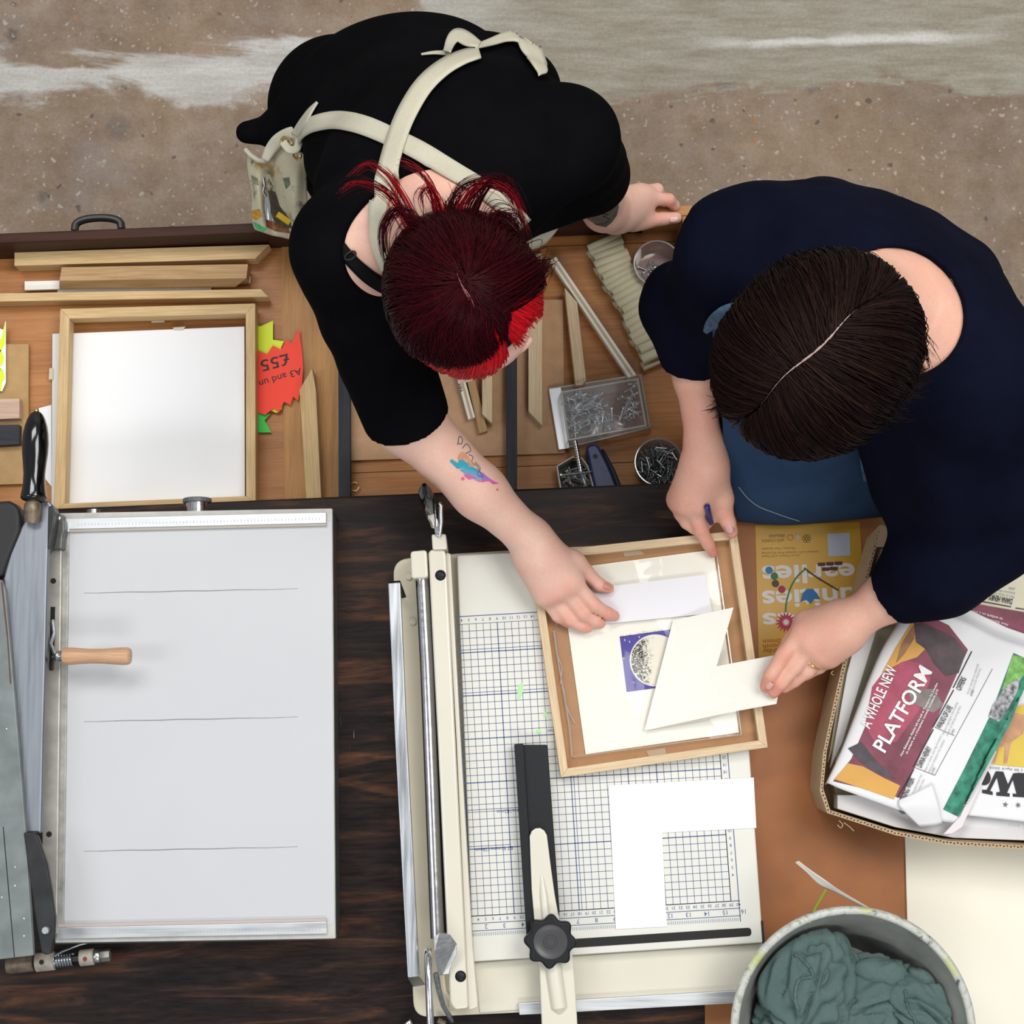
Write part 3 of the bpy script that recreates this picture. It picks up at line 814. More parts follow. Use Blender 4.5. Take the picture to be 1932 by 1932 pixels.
# open little box of screws
tb_ = empty('screw_box', P(1085, 890, DB), 'small white walled open box of odd screws against the table edge', 'box')
pl = [(1050, 879), (1080, 861), (1098, 863), (1110, 879), (1121, 921), (1057, 923)]
ctr = (1086, 894)
inn = [(ctr[0] + (x - ctr[0]) * .93, ctr[1] + (y - ctr[1]) * .93) for x, y in pl]
b = MB()
for i in range(len(pl)):
    j = (i + 1) % len(pl); b.pp([pl[i], pl[j], inn[j], inn[i]], .822, .034)
b.build('box_wall', flat('worn_white', (.62, .58, .48), .5), tb_)
MB().pp(inn, .791, .003).build('box_floor', flat('box_dark', (.03, .03, .032), .5), tb_)
def tbpos(i):
    q = P(1066 + random.random() * 42, 886 + random.random() * 28, .80); q.z = random.uniform(.795, .805); return q
scatter(26, 'screw', ME_S, tbpos, 'odd dark screw in the small open box by the table edge', 'screw', 'screws in the small open box', .4)
def bolt(a, b_, r, name, label):
    a, b_ = Q(a), Q(b_); L = (b_ - a).length; d_ = (b_ - a).normalized()
    pr = [(0, r * 2.1), (.002, r * 2.1), (.003, r)]
    k = int(L / (r * 1.1))
    for i in range(k): pr += [(.004 + (L - .006) * i / k, r * .85), (.004 + (L - .006) * (i + .5) / k, r * 1.12)]
    pr.append((L, r * .3))
    tag(MB().lathe(a, d_, pr, 10).build(name, ZINC, smooth=True, sharp=50), label, 'screw', 'long screws on the small open box')
bolt((1057, 897, .828), (1117, 890, .828), .0018, 'long_screw', 'long thin screw lying level across the small open box')
bolt((1105, 916, .812), (1094, 885, .822), .0022, 'long_screw', 'thick blue zinc screw pointing out of the small open box')
ro = [(1085, 832, .835), (1096, 890, .835)]
rd = MB().tube([Q(q) for q in ro], .0038, 16).build('steel_rod', CHROME, smooth=True, sharp=50)
tag(rd, 'shiny steel rod with ring marks between blister box and small open box', 'rod')
b = MB()
for i in range(1, 12):
    c = Q(ro[0]).lerp(Q(ro[1]), i / 12); dd = (Q(ro[1]) - Q(ro[0])).normalized() * .0004
    b.tube([c - dd, c + dd], .0040, 16)
b.build('ring_mark', flat('mark_dark', (.03, .03, .03), .5), rd)
bt_ = empty('plastic_tool', P(1132, 885, DB), 'scuffed navy blue plastic tool handle with a round hole by the table edge', 'tool')
MB().pp([(1105, 846), (1109, 840), (1117, 837), (1126, 838), (1131, 843), (1148, 875), (1168, 925), (1122, 925), (1112, 880)], .826, .034).build('grip', flat('navy_plastic', (.012, .026, .12), .35, var=.3, vscale=90), bt_, bevel=.004, seg=3, smooth=True)
MB().pp([(1133, 848), (1139, 846), (1160, 885), (1176, 925), (1166, 925), (1150, 884)], .815, .02).build('edge_strip', BLACKP, bt_, bevel=.002)
MB().disc(P(1123, 861, .8264), M(4.6, .826)).build('hole', BLACKP, bt_)
b = MB().tube([P(669 + 8 * math.cos(a), 918 + 8 * math.sin(a), .792) for a in np.linspace(0, 5.4, 20)], .0008, 6)
tag(b.build('brass_eye', BRASS, smooth=True), 'tiny open brass ring on the drawer floor right of the charcoal stick', 'ring')
# ------------------------------------------------------------------ left guillotine (grey, old)
GREYB = flat('laminate_grey', (.55, .56, .585), .38, var=.02, vscale=5, bmp=.12, bscale=90)
ALU = metal('ruler_metal', (.62, .64, .66), .42, .15)
CASTP = flat('cast_paint', (.50, .49, .46), .42, var=.12, vscale=40)
GREENG = flat('green_grey_enamel', (.165, .19, .19), .42, var=.22, vscale=30, bmp=.1)
DARKST = flat('dark_steel', (.030, .030, .032), .38, metal=.6, var=.4, vscale=25)
BLADE = metal('blade_steel', (.28, .30, .335), .42, .2)
RUBB = flat('dark_rubber', (.012, .012, .013), .6)
RUST = flat('greasy_iron', (.20, .155, .11), .45, metal=.5, var=.5, vscale=70)
BEECH = wood('beech', (.52, .30, .175), (.66, .42, .27), .45, 1.2, 9)
gz = .968
g1 = empty('guillotine', P(360, 1370, TZ), 'old grey guillotine with a wide pale board and a wooden side handle', 'paper cutter')
MB().pp([(97, 985), (104, 972), (620, 958), (628, 960), (634, 1768), (628, 1774), (104, 1782), (96, 1776)], gz - .006, .058).build('base', flat('base_iron', (.055, .055, .055), .5, var=.2), g1, bevel=.003)
MB().pp([(112, 968), (627, 959), (633, 1771), (104, 1779)], gz - .0005, .014).build('frame', CASTP, g1, bevel=.0012)
MB().pp([(119, 996), (625, 983), (631, 1745), (108, 1757)], gz, .010).build('board', GREYB, g1, bevel=.0008)
cm = flat('crease_mark', (.23, .22, .22), .5); cm2 = flat('crease_light', (.72, .73, .75), .4)
for yl, yr in ((1119, 1111), (1361.5, 1353), (1606, 1598)):
    b = MB()
    for k in range(14):
        t0, t1 = k / 14, (k + 1) / 14; w0 = 2.1 * math.sin(math.pi * (.06 + .9 * t0)) ** .5 * (1 - .4 * t0)
        b.line((158 + 404 * t0, yl + (yr - yl) * t0 + .5 * math.sin(k * 1.7)), (158 + 404 * t1, yl + (yr - yl) * t1 + .5 * math.sin((k + 1) * 1.7)), gz + .0002, w0)
    b.build('crease', cm, g1)
def ruler(pl, nm):
    r = MB().pp(pl, gz + .006, .006).build(nm, ALU, g1, bevel=.0008)
    b = MB(); (ax, ay), (bx_, by), (cx, cy), (dx, dy) = pl
    for k in range(4, 76):
        t = k / 77; L = .30 if k % 2 else .45
        x0, y0 = ax + (bx_ - ax) * t, ay + (by - ay) * t; x1, y1 = dx + (cx - dx) * t, dy + (cy - dy) * t
        b.line((x0 + (x1 - x0) * (.62 - L * .3), y0 + (y1 - y0) * (.62 - L * .3)), (x0 + (x1 - x0) * .70, y0 + (y1 - y0) * .70), gz + .0062, 1.0)
    b.build('tick_mark', flat('tick_grey', (.42, .44, .46), .5), r)
    return r
ruler([(122, 978), (615, 966), (615.5, 987), (122, 999)], 'top_ruler')
ruler([(106, 1750), (616, 1739), (617, 1762), (106, 1772)], 'bottom_ruler')
MB().pp([(121, 999.5), (615.5, 987.5), (615.5, 992), (121, 1004)], gz + .005, .005).build('ruler_lip', flat('brown_lip', (.40, .37, .32), .5), g1)
MB().pp([(106, 1743), (616, 1733), (616, 1738.5), (106, 1749.5)], gz + .005, .005).build('ruler_lip', flat('pink_lip', (.48, .42, .39), .5), g1)
# steel edge strips with holes
STRIP = flat('greased_strip', (.44, .43, .39), .38, metal=.35, var=.2, vscale=35)
s1 = MB().pp([(91, 1030), (116, 1030), (107, 1762), (76, 1762)], gz + .012, .02).build('edge_bar', STRIP, g1, bevel=.0012)
MB().pp([(116, 1005), (130, 1005), (119.5, 1768), (107, 1768)], gz + .004, .012).build('edge_strip', flat('strip_grey', (.36, .36, .34), .42, metal=.3, var=.25, vscale=60), g1, bevel=.0008)
HOLE_SHADE = flat('hole_shade_dark', (.006, .006, .006), .7)
zb = gz + .0124
for px_, py_ in ((100.5, 1096), (92.5, 1574)):
    MB().disc(P(px_, py_, zb), M(5.3, zb)).build('hole', HOLE_SHADE, s1)
MB().pp([(95.5, 1145), (104, 1145), (101.5, 1264), (93, 1264)], zb, .0004).build('slot', HOLE_SHADE, s1)
MB().tube([P(99, 1170, zb + .002), P(102, 1195, zb + .006), P(95.5, 1215, zb + .012), P(104, 1236, zb + .02), P(107, 1246, zb + .02)], .0028, 8).build('lever', STEEL, s1, smooth=True)
MB().pp([(88, 1036), (88, 990), (93, 972), (101, 965), (113, 968), (121, 982), (122, 1000), (118, 1012), (116, 1036)], gz + .026, .03).build('corner_bracket', flat('bracket_iron', (.10, .10, .10), .4, metal=.5, var=.3, vscale=40), g1, bevel=.002)
MB().lathe(P(108.5, 977.5, gz + .026), (0, 0, 1), [(0, M(5.5, gz)), (.001, M(5.5, gz)), (.0018, M(3.5, gz))], 16).build('rivet', STEEL, g1, smooth=True)
MB().pp([(118, 998), (121, 980), (128, 981), (131, 990), (130, 1004), (121, 1004)], gz + .009, .004).build('ruler_clip', ALU, g1, bevel=.0006)
# swinging arm
az = gz + .052
MB().pp([(62, 957), (72, 946), (83, 943.5), (92, 946), (100, 954), (102, 968), (95, 1005), (91, 1040), (89, 1110), (86, 1250), (82, 1400), (78, 1572), (48, 1572), (36, 1440), (22, 1250), (12, 1150), (5, 1092), (18, 1045), (40, 993)], az, .012).build('blade_arm', BLADE, g1, bevel=.003, seg=3, rot=math.pi / 2)
MB().pp([(91, 956), (98, 953), (103, 966), (99, 1000), (92, 1036), (89, 1036), (90, 990)], az + .001, .03).build('arm_cheek', DARKST, g1, bevel=.002)
MB().pp([(-40, 1092), (3, 1094), (10, 1112), (24, 1270), (48, 1560), (63, 1803), (-40, 1815)], az + .010, .010).build('guard_plate', GREENG, g1, bevel=.0015, rot=math.pi / 2)
MB().line((3, 1098), (14, 1200), az + .0105, 3).line((14, 1200), (20, 1290), az + .0105, 2.4).build('rust_edge', flat('rust', (.10, .05, .035), .7), g1)
MB().line((6, 1560), (27, 1806), az + .0105, 1.6).build('plate_seam', HOLE_SHADE, g1)
for px_, py_ in ((28, 1636), (28, 1671), (45, 1733), (45, 1766), (3, 1693), (12, 1375)):
    MB().lathe(P(px_, py_, az + .010), (0, 0, 1), [(0, .0011), (.0006, .001), (.0009, .0004)], 8).build('rivet', CHROME, g1, smooth=True)
MB().pp([(-40, 943), (0, 945), (16, 944), (28, 950), (36, 960), (39, 975), (38, 1002), (20, 1045), (5, 1088), (-40, 1090)], az + .004, .03).build('rubber_weight', RUBB, g1, bevel=.006, seg=4, smooth=True)
MB().pp([(44, 1571), (64, 1571), (72, 1580), (79, 1602), (89, 1630), (98, 1685), (104, 1730), (103, 1765), (97, 1798), (88, 1802), (78, 1798), (70, 1755), (58, 1670)], az + .014, .010).build('lock_lever', DARKST, g1, bevel=.002, seg=3)
MB().lathe(P(87, 1755, az + .014), (0, 0, 1), [(0, M(8, az)), (.003, M(8, az)), (.005, M(6, az)), (.005, .0005)], 18).build('pivot_bolt', STEEL, g1, smooth=True)
# hinge shaft with spring
hz = TZ + .035
def hp(x): return P(x, 1822 - (x - 14) * .105, hz)
hd = (hp(200) - hp(20))
def seg_(x0, x1, r, name, mat, n=20):
    return MB().lathe(hp(x0), hp(x1) - hp(x0), [(0, M(r * .92, hz)), (.001, M(r, hz)), ((hp(x1) - hp(x0)).length - .001, M(r, hz)), ((hp(x1) - hp(x0)).length, M(r * .92, hz))], n).build(name, mat, g1, smooth=True, sharp=40)
seg_(13, 64, 15, 'hinge_barrel', RUST); seg_(68, 104, 17, 'hinge_barrel', flat('barrel_paint', (.34, .31, .25), .45, var=.35, vscale=80))
seg_(100, 152, 8, 'hinge_shaft', DARKST); seg_(151, 178, 15, 'hinge_collar', flat('collar_paint', (.36, .33, .27), .42, var=.3, vscale=80))
seg_(178, 190, 13.5, 'washer', STEEL); seg_(190, 208, 11, 'bolt_head', flat('bolt_grey', (.22, .22, .20), .4, metal=.5), 6)
MB().disc(hp(164) + Vector((0, -.001, M(15.2, hz))), M(4, hz)).build('red_dot', flat('red_dot', (.22, .015, .02), .4), g1)
MB().disc(hp(83) + Vector((0, .001, M(17.2, hz))), M(4.5, hz)).build('hole', HOLE_SHADE, g1)
b = MB(); hx = hd.normalized(); hu = hx.orthogonal().normalized(); hw = hx.cross(hu); pts = []
for i in range(7 * 14 + 1):
    t = i / 14 * 2 * math.pi
    pts.append(hp(104 + 36 * i / (7 * 14)) + (hu * math.cos(t) + hw * math.sin(t)) * M(12.5, hz))
pts = [P(182, 1775, hz + .004), P(150, 1782, hz + .010), P(118, 1795, hz + M(13, hz))] + pts[::-1][0:0] + pts
b.tube(pts, M(2.3, hz), 8); b.build('spring', metal('spring_steel', (.5, .52, .55), .25, .05), g1, smooth=True)
# handles
hz2 = az + .004
pr = [(104, 5), (108, 10), (110, 10), (117, 9.5), (118.5, 11), (119, 14), (124, 16), (135, 16.2), (150, 15), (170, 13.8), (195, 14), (215, 15.6), (232, 16.8), (242, 16.2), (246.5, 13.5), (247.5, 9)]
b = MB(); b.tube([P(x, 1238, hz2) for x, r in pr[4:]], [M(r, hz2) for x, r in pr[4:]], 28); wh = b.build('wooden_handle', BEECH, g1, smooth=True, sharp=50)
b = MB(); b.tube([P(x, 1238, hz2) for x, r in pr[:5]], [M(r, hz2) for x, r in pr[:5]], 24); b.build('ferrule', STEEL, wh, smooth=True, sharp=50)
MB().tube([P(97, 1262, zb), P(99, 1245, hz2 - .02), P(101, 1238, hz2), P(107, 1238, hz2)], .003, 8).build('handle_stem', DARKST, wh, smooth=True)
hz3 = az + .012
pr = [(776, 4), (778, 8), (783, 13), (792, 17.5), (805, 21.5), (820, 24), (838, 25), (856, 24.2), (875, 22), (895, 20.2), (912, 20.6), (926, 22.5), (936, 24.2), (940, 24), (943, 21.5), (945, 17)]
b = MB(); b.tube([P(69 - (y - 775) * .035, y, hz3) for y, r in pr], [M(r, hz3) for y, r in pr], 32); bh = b.build('black_handle', GLOSSB, g1, smooth=True, sharp=50)
b = MB(); b.tube([P(69, 771, hz3), P(69, 774, hz3), P(69, 777, hz3)], [M(3, hz3), M(4.5, hz3), M(4.5, hz3)], 14); b.build('tip_nut', BRASS, bh, smooth=True, sharp=50)
b = MB(); b.tube([P(62, 944, hz3), P(62, 950, hz3), P(61, 960, hz3), P(60, 985, hz3 - .004)], [M(10, hz3), M(15, hz3), M(16, hz3), M(14, hz3)], 20); b.build('ferrule', RUST, bh, smooth=True, sharp=50)
# screw knob on the north edge
kz = gz - .022
b = MB(); b.tube([P(372, y, kz) for y in (975, 949, 948)], [M(20.5, kz)] * 3, 28); kn = b.build('clamp_knob', CHROME, g1, smooth=True, sharp=40)
b = MB(); b.tube([P(372, y, kz) for y in (949, 948, 942, 940.5)], [M(24, kz), M(27, kz), M(27, kz), M(25, kz)], 28); b.build('knob_cap', flat('knob_grey', (.10, .11, .12), .45, var=.3, vscale=200), kn, smooth=True, sharp=40)
MB().tube([P(177, 975, kz), P(177, 962, kz)], M(13, kz), 20).build('edge_stud', STEEL, g1, smooth=True, sharp=40)

# ------------------------------------------------------------------ right guillotine (cream, gridded)
CREAM = flat('cream_enamel', (.68, .65, .55), .33, var=.03, vscale=8, coat=.2)
CREAM2 = flat('cream_enamel_aged', (.64, .58, .44), .4, var=.06, vscale=10)
CREAMB = flat('cream_grid_board', (.69, .685, .63), .42, var=.02, vscale=6)
BLUE = flat('grid_blue', (.055, .10, .26), .6)
bz = .962
g2 = empty('guillotine', P(1090, 1480, TZ), 'cream guillotine with a blue centimetre grid and black star knob', 'paper cutter')
def rounded(poly, r, n=6):
    out = []
    N = len(poly)
    for i in range(N):
        a, b_, c = (Vector(poly[k % N]) for k in (i - 1, i, i + 1))
        u, v = (a - b_), (c - b_); rr_ = min(r, u.length * .45, v.length * .45)
        p0, p1 = b_ + u.normalized() * rr_, b_ + v.normalized() * rr_
        for k in range(n + 1):
            t = k / n; q = p0 * (1 - t) ** 2 + b_ * 2 * t * (1 - t) + p1 * t * t; out.append((q.x, q.y))
    return out
MB().pp(rounded([(741, 1056), (860, 1044), (1386, 1015), (1426, 1890), (781, 1920)], 30), bz - .024, .0334).build('base_plate', CREAM2, g2, bevel=.002, rot=math.pi / 2)
MB().pp([(862, 1047), (1386, 1021), (1440, 1779), (893, 1815)], bz, .026).build('grid_board', CREAMB, g2, bevel=.0025, seg=3)
MB().pp([(893, 1816), (1441, 1780), (1428, 1868), (905, 1912)], bz - .020, .03).build('front_tray', CREAM, g2, bevel=.002)
MB().pp([(978, 1893), (1406, 1868), (1406, 1892), (980, 1915)], bz - .010, .02).build('front_fence', ALU, g2, bevel=.0006)
MB().pp(rounded([(1075, 1772), (1417, 1750), (1418, 1766), (1076, 1789)], 8), bz + .0004, .0006).build('slot', HOLE_SHADE, g2)
MB().pp([(1436, 1738), (1440, 1738), (1443, 1779), (1439, 1779)], bz + .001, .02).build('end_seal', HOLE_SHADE, g2)
for x, y in ((800, 1100), (830, 1870), (1200, 1870)):
    MB().lathe(P(x, y, .9002), (0, 0, 1), [(0, .012), (.0046, .014)], 16).build('rubber_foot', RUBB, g2)
# printed grid, in centimetres
B4, B16 = P(902, 1728, bz), P(1065.7, 1718.5, bz); T4 = P(871.5, 1178, bz)
ux = (B16 - B4) / 12; vy = T4 - B4; NR = round(vy.length / ux.length); vy /= NR
zg = bz + .0002
def G(i, j): q = B4 + ux * (i - 4) + vy * j; q.z = zg; return q
gb = MB()
def gl(a, b_, w):
    d_ = (b_ - a).normalized(); s_ = Vector((-d_.y, d_.x, 0)) * (w / 2)
    gb.add([a - s_, b_ - s_, b_ + s_, a + s_], [(0, 1, 2, 3)])
heavy_i, heavy_j = {9, 18, 26, 30}, {9, 18, 24, 30, 36}
for i in range(3, 40): gl(G(i + .08 if i == 3 else i, 0), G(i, NR), .0013 if i in heavy_i else .00072)
for j in range(NR + 1): gl(G(3.1, j), G(39, j), .0014 if j in heavy_j else .00075)
gl(G(18.4, 0), G(18.4, NR), .0008); gl(G(3.1, 9.35), G(9, 9.35), .0008); gl(G(3.1, 14.3), G(12.8, 14.3), .0008); gl(G(3.1, 30.4), G(25, 30.4), .0008); gl(G(3.1, 36.4), G(26, 36.4), .0008)
gl(G(3, NR + 1.1), G(39.9, NR + 1.1), .0012); gl(G(3.1, 0), G(40.2, 0), .0012); gl(G(3.1, -1.0), G(40.2, -1.0), .001); gl(G(3.1, -2.0), G(40.2, -2.0), .001)
gl(G(40.1, -2.8), G(40.1, NR), .0012); gl(G(39, 0), G(39, NR), .0012)
for k in range(0, 150):
    x = 3.2 + k * .254 * 1.0
    if x > 40: break
    big = abs((x / 2.54) - round(x / 2.54)) < .04
    gl(G(x, -2.25), G(x, -2.7 if not big else -2.95), .0006 if not big else .0014)
gp = gb.build('grid_print', BLUE, g2)
def gtext(b, s, i, j, h, ddx=-1):
    """text turned to be read from the far side: runs towards -i, up towards -j"""
    v, f = text_mesh(s, .005)
    cx, cy = (v[:, 0].min() + v[:, 0].max()) / 2, .35
    sc = h / .7
    b.add([G(i - (q[0] - cx) * sc, j - (q[1] - cy) * sc) for q in v], f)
b = MB()
for i in range(4, 41): gtext(b, str(i), i + .02, -.5, .42)
for i in range(4, 40): gtext(b, str(i), i, NR + .55, .42)
for j in range(4, NR): gtext(b, str(j), 39.55, j - .5 + .0, .42)
for n_ in range(2, 17): gtext(b, str(n_), n_ * 2.54 - .05, -1.5, .6)
gtext(b, 'B7 91mmx128mm', 6.7, 8.85, .5); gtext(b, 'B6 128mmx182mm', 10.2, 13.85, .5); gtext(b, 'A4 210mmx297mm', 18, 24.5, .5)
b.build('lettering', BLUE, g2)
b = MB()
for pl in ([(978, 1292), (986, 1288), (987, 1305), (980, 1322), (976, 1318)], [(1011, 1378), (1019, 1374), (1022, 1382), (1014, 1386)], [(1025, 1345), (1031, 1342), (1032, 1352), (1026, 1354)]):
    q = b.poly(pl, zg + .0001)
for i_, pl in enumerate(([(978, 1292), (986, 1288), (987, 1305), (980, 1322), (976, 1318)], [(1011, 1378), (1019, 1374), (1022, 1382), (1014, 1386)], [(1025, 1345), (1031, 1342), (1032, 1352), (1026, 1354)])):
    MB().poly(pl, zg + .0001).build('ink_smudge', flat('green_smudge', (.42, .72, .36), .6), g2)
# blade bar, tube, clamp
MB().pp([(732, 1100), (755, 1098), (767, 1380), (791, 1842), (769, 1845), (745, 1390)], 1.0, .016).build('blade_bar', metal('brushed_aluminium', (.62, .65, .69), .34, .22), g2, bevel=.0015, rot=math.pi / 2)
MB().hexa([P(733, 1097, .998), P(755, 1095, .998), P(767, 1127, .965), P(752, 1130, .965)], [P(733, 1097, .98), P(755, 1095, .98), P(767, 1127, .945), P(752, 1130, .945)]).build('bar_end', DARKST, g2, bevel=.001)
MB().hexa([P(769, 1845, .998), P(791, 1842, .998), P(803, 1858, .965), P(779, 1862, .965)], [P(769, 1845, .98), P(791, 1842, .98), P(803, 1858, .945), P(779, 1862, .945)]).build('bar_end', flat('bar_end_grey', (.25, .26, .26), .4, metal=.7), g2, bevel=.001)
MB().tube([P(795, 1070, .982), P(805, 1260, .982), P(825, 1770, .982)], M(12.5, .98), 28).build('guide_tube', metal('tube_steel', (.62, .61, .62), .2, .08), g2, smooth=True, sharp=40)
MB().pp([(808, 1090), (814, 1090), (846, 1760), (838, 1760)], .950, .01).build('tube_shadow', HOLE_SHADE, g2)  # dark strip painting in the shadow beside the guide tube
cb = MB().pp(rounded([(808, 1042), (814, 1036), (838, 1036), (842, 1046), (884, 1903), (858, 1906), (849, 1893), (826, 1400)], 6, 4), 1.005, .05).build('clamp_bar', CREAM, g2, bevel=.004, seg=3, rot=math.pi / 2)
MB().pp(rounded([(841, 1042), (850, 1044), (868, 1380), (892, 1790), (902, 1900), (884, 1906), (860, 1380)], 4, 4), .994, .05).build('clamp_flange', CREAM, g2, bevel=.003, seg=3, rot=math.pi / 2)
for x, y in ((831, 1085.5), (869, 1842)):
    r_ = M(10.2, 1.005)
    MB().lathe(P(x, y, 1.0045), (0, 0, 1), [(0, r_)] + [(.0005 + r_ * .45 * math.sin(a), r_ * math.cos(a)) for a in np.linspace(0, 1.5, 8)], 24).build('screw_cap', BLACKP, g2, smooth=True, sharp=50)
MB().pp(rounded([(774, 1040), (805, 1037), (808, 1090), (776, 1092)], 7), 1.008, .06).build('pivot_block', CREAM, g2, bevel=.003, seg=3)
b = MB()
b.tube([P(x, y, .93) for x, y in ((758, 1085), (762, 1085))], .006, 6)
for x, y in ((772, 1088), (779, 1173)): MB().lathe(P(x, y, .938), (0, 0, 1), [(0, M(7, .94)), (.004, M(7, .94)), (.0045, M(5, .94))], 6).build('hex_bolt', CREAM2, g2)
MB().pp(rounded([(814, 1008), (841, 1007), (844, 1036), (816, 1037)], 4), 1.012, .05).build('lever_socket', CREAM, g2, bevel=.002)
lv = MB().tube([P(829, 1012, 1.016), P(832, 985, 1.022), P(832, 952, 1.034), P(829, 949, 1.036)], [M(4, 1.02), M(5, 1.02), M(4.4, 1.02), M(3, 1.02)], 12).build('clamp_lever', CHROME, g2, smooth=True, sharp=60)
MB().pp([(817, 985), (824, 975), (829, 990), (827, 1011), (821, 1008)], 1.02, .006).build('lever_plate', CHROME, lv, bevel=.001)
hl = [(800.5, 915, 1.12), (802, 925, 1.107), (804.5, 938, 1.09), (808, 952, 1.07), (811, 963, 1.055)]
MB().tube([Q(t) for t in hl], [.003, .0085, .0105, .0095, .0075], 24).build('black_grip', GLOSSB, lv, smooth=True, sharp=60)
MB().tube([P(811, 963, 1.055), P(813, 972, 1.045), P(816, 982, 1.03), P(818, 992, 1.02)], [.0075, .0072, .005, .0045], 18).build('grip_ferrule', CHROME, lv, smooth=True, sharp=60)
# lower lever and spring wing
wl_ = MB().hexa([P(818, 1768, 1.05), P(829, 1760, 1.052), P(849, 1763, 1.04), P(862, 1781, 1.03), P(862, 1800, 1.025), P(852, 1818, 1.02), P(847, 1838, 1.015), P(835, 1839, 1.015), P(826, 1834, 1.02), P(820, 1795, 1.05)],
                [P(818, 1768, 1.048), P(829, 1760, 1.05), P(849, 1763, 1.038), P(862, 1781, 1.028), P(862, 1800, 1.023), P(852, 1818, 1.018), P(847, 1838, 1.013), P(835, 1839, 1.013), P(826, 1834, 1.018), P(820, 1795, 1.048)]).build('spring_wing', metal('wing_steel', (.66, .66, .67), .42, .05), g2, bevel=.0006)
MB().tube([P(822, 1836, 1.01), P(828, 1868, 1.0), P(835, 1895, .985), P(853, 1926, .955)], .0035, 8).build('spring_strip', STEEL, g2, smooth=True)
MB().tube([P(834, 1838, .99), P(838, 1870, .985), P(850, 1882, .98), P(852, 1898, .97)], .0045, 8).build('spring_strip', CREAM2, g2, smooth=True)
MB().tube([P(808, 1793, 1.0), P(807, 1796, 1.03), P(808, 1812, 1.04), P(809, 1850, 1.045), P(811, 1900, 1.05), P(813, 1950, 1.05)], M(7, 1.03), 18).build('lever_rod', CHROME, g2, smooth=True, sharp=60)
MB().tube([P(760, 1950, .909), P(766, 1936, .909), P(772, 1929, .909), P(776, 1940, .909)], .007, 12).build('foot_stud', CHROME, g2, smooth=True)
MB().tube([P(826, 1925, .95), P(840, 1932, .95)], .004, 10).build('pin', RUST, g2, smooth=True)
# back stop with star knob
bs = MB().pp(rounded([(970, 1404), (988, 1403), (1012, 1778), (994, 1780)], 3, 3), .992, .03).build('stop_rail', BLACKP, g2, bevel=.0015, seg=2, rot=math.pi / 2)
MB().pp(rounded([(986, 1405), (1033, 1405), (1056, 1720), (1040, 1776), (1010, 1778)], 4, 3), .986, .024).build('stop_face', BLACKP, bs, bevel=.0015, rot=math.pi / 2)
arm = MB().pp([(999, 1578), (1003, 1568), (1010, 1563), (1019, 1562), (1027, 1567), (1032, 1576), (1035, 1600), (1040, 1640), (1047, 1690), (1056, 1740), (1080, 1800), (1086, 1870), (1091, 1960), (1023, 1960), (1018, 1830), (1010, 1760), (1003, 1680), (1001, 1630)], .998, .006).build('stop_arm', CREAM, g2, bevel=.002, seg=3)
MB().tube([P(1022, 1652, .996), P(1026, 1690, .998), P(1032, 1750, .998), P(1045, 1830, .998), P(1055, 1900, .997), P(1056, 1912, .995)], [.003, .0055, .006, .011, .011, .004], 16).build('arm_rib', CREAM, arm, smooth=True)
kc = P(1038.5, 1777, 1.02); b = MB(); ring = []
for k in range(128):
    a = 2 * math.pi * k / 128; r_ = M(44.5 + 4.2 * math.cos(8 * a + .4), 1.02); ring.append(kc + Vector((r_ * math.cos(a), r_ * math.sin(a), 0)))
kb = b.prism(ring, .02).build('star_knob', BLACKP, g2, bevel=.003, seg=3, smooth=True)
r0 = M(31, 1.02)
MB().lathe(kc + Vector((0, 0, .0002)), (0, 0, 1), [(0, r0), (.0012, r0), (.0012, r0 * .9), (.0004, r0 * .8), (.0004, r0 * .42), (.0014, r0 * .38), (.0014, r0 * .27), (.0006, r0 * .24), (.0006, .0004)], 40).build('knob_insert', flat('grey_insert', (.055, .055, .06), .3), kb, smooth=True, sharp=30)
# ------------------------------------------------------------------ boards, poster, card
tag(MB().pp([(1330, 905), (2200, 868), (2200, 2150), (1330, 2150)], .9045, .004).build('hardboard_sheet', HARD, bevel=.0005), 'big brown hardboard sheet covering the right end of the worktop', 'board')
tag(MB().pp([(1703, 1380), (2200, 1360), (2200, 2150), (1722, 2150)], .910, .005).build('white_board', WARMBOARD, bevel=.0006), 'smooth cream white board lying on the hardboard at the lower right', 'board')
zp = .9052
ps = empty('poster', P(1520, 1130, zp), 'yellow printed event poster lying upside down beside the newspaper box', 'poster')
MB().pp([(1425, 991), (1622, 985), (1640, 1262), (1432, 1268)], zp, .0004).build('paper', flat('poster_yellow', (.52, .29, .022), .45), ps)
b = MB(); z = zp + .0002
b.text('earlies', (1612, 1063), (1437, 1069), z, 34, .022)
b.text('unities', (1614, 1108), (1437, 1116), z, 34, .022)
b.text('es', (1500, 1156), (1438, 1158), z, 30, .022)
b.build('headline', flat('poster_white', (.62, .60, .60), .6), ps)
b = MB()
b.text('ARTS COUNCIL', (1480, 1016), (1436, 1018), z, 5.5, .01); b.text('ENGLAND', (1480, 1008), (1450, 1009), z, 5.5, .01)
b.text('Curve Theatre, LCB Depot', (1508, 1046), (1437, 1048), z, 4.2); b.text('Leicester Lo.Fi, Leicester Print Workshop', (1545, 1039), (1437, 1042), z, 4.2); b.text('Phoenix, Two Queens', (1500, 1032), (1437, 1034), z, 4.2)
b.build('lettering', flat('poster_brown', (.14, .075, .02), .6), ps)
b = MB()
b.text('12noon', (1478, 1205), (1439, 1207), z, 8, .01); b.text('month', (1476, 1214), (1439, 1216), z, 8, .01); b.text('Saturday', (1486, 1223), (1439, 1225), z, 8, .01)
b.build('lettering', flat('poster_red', (.36, .06, .012), .6), ps)
zz = z + .0002
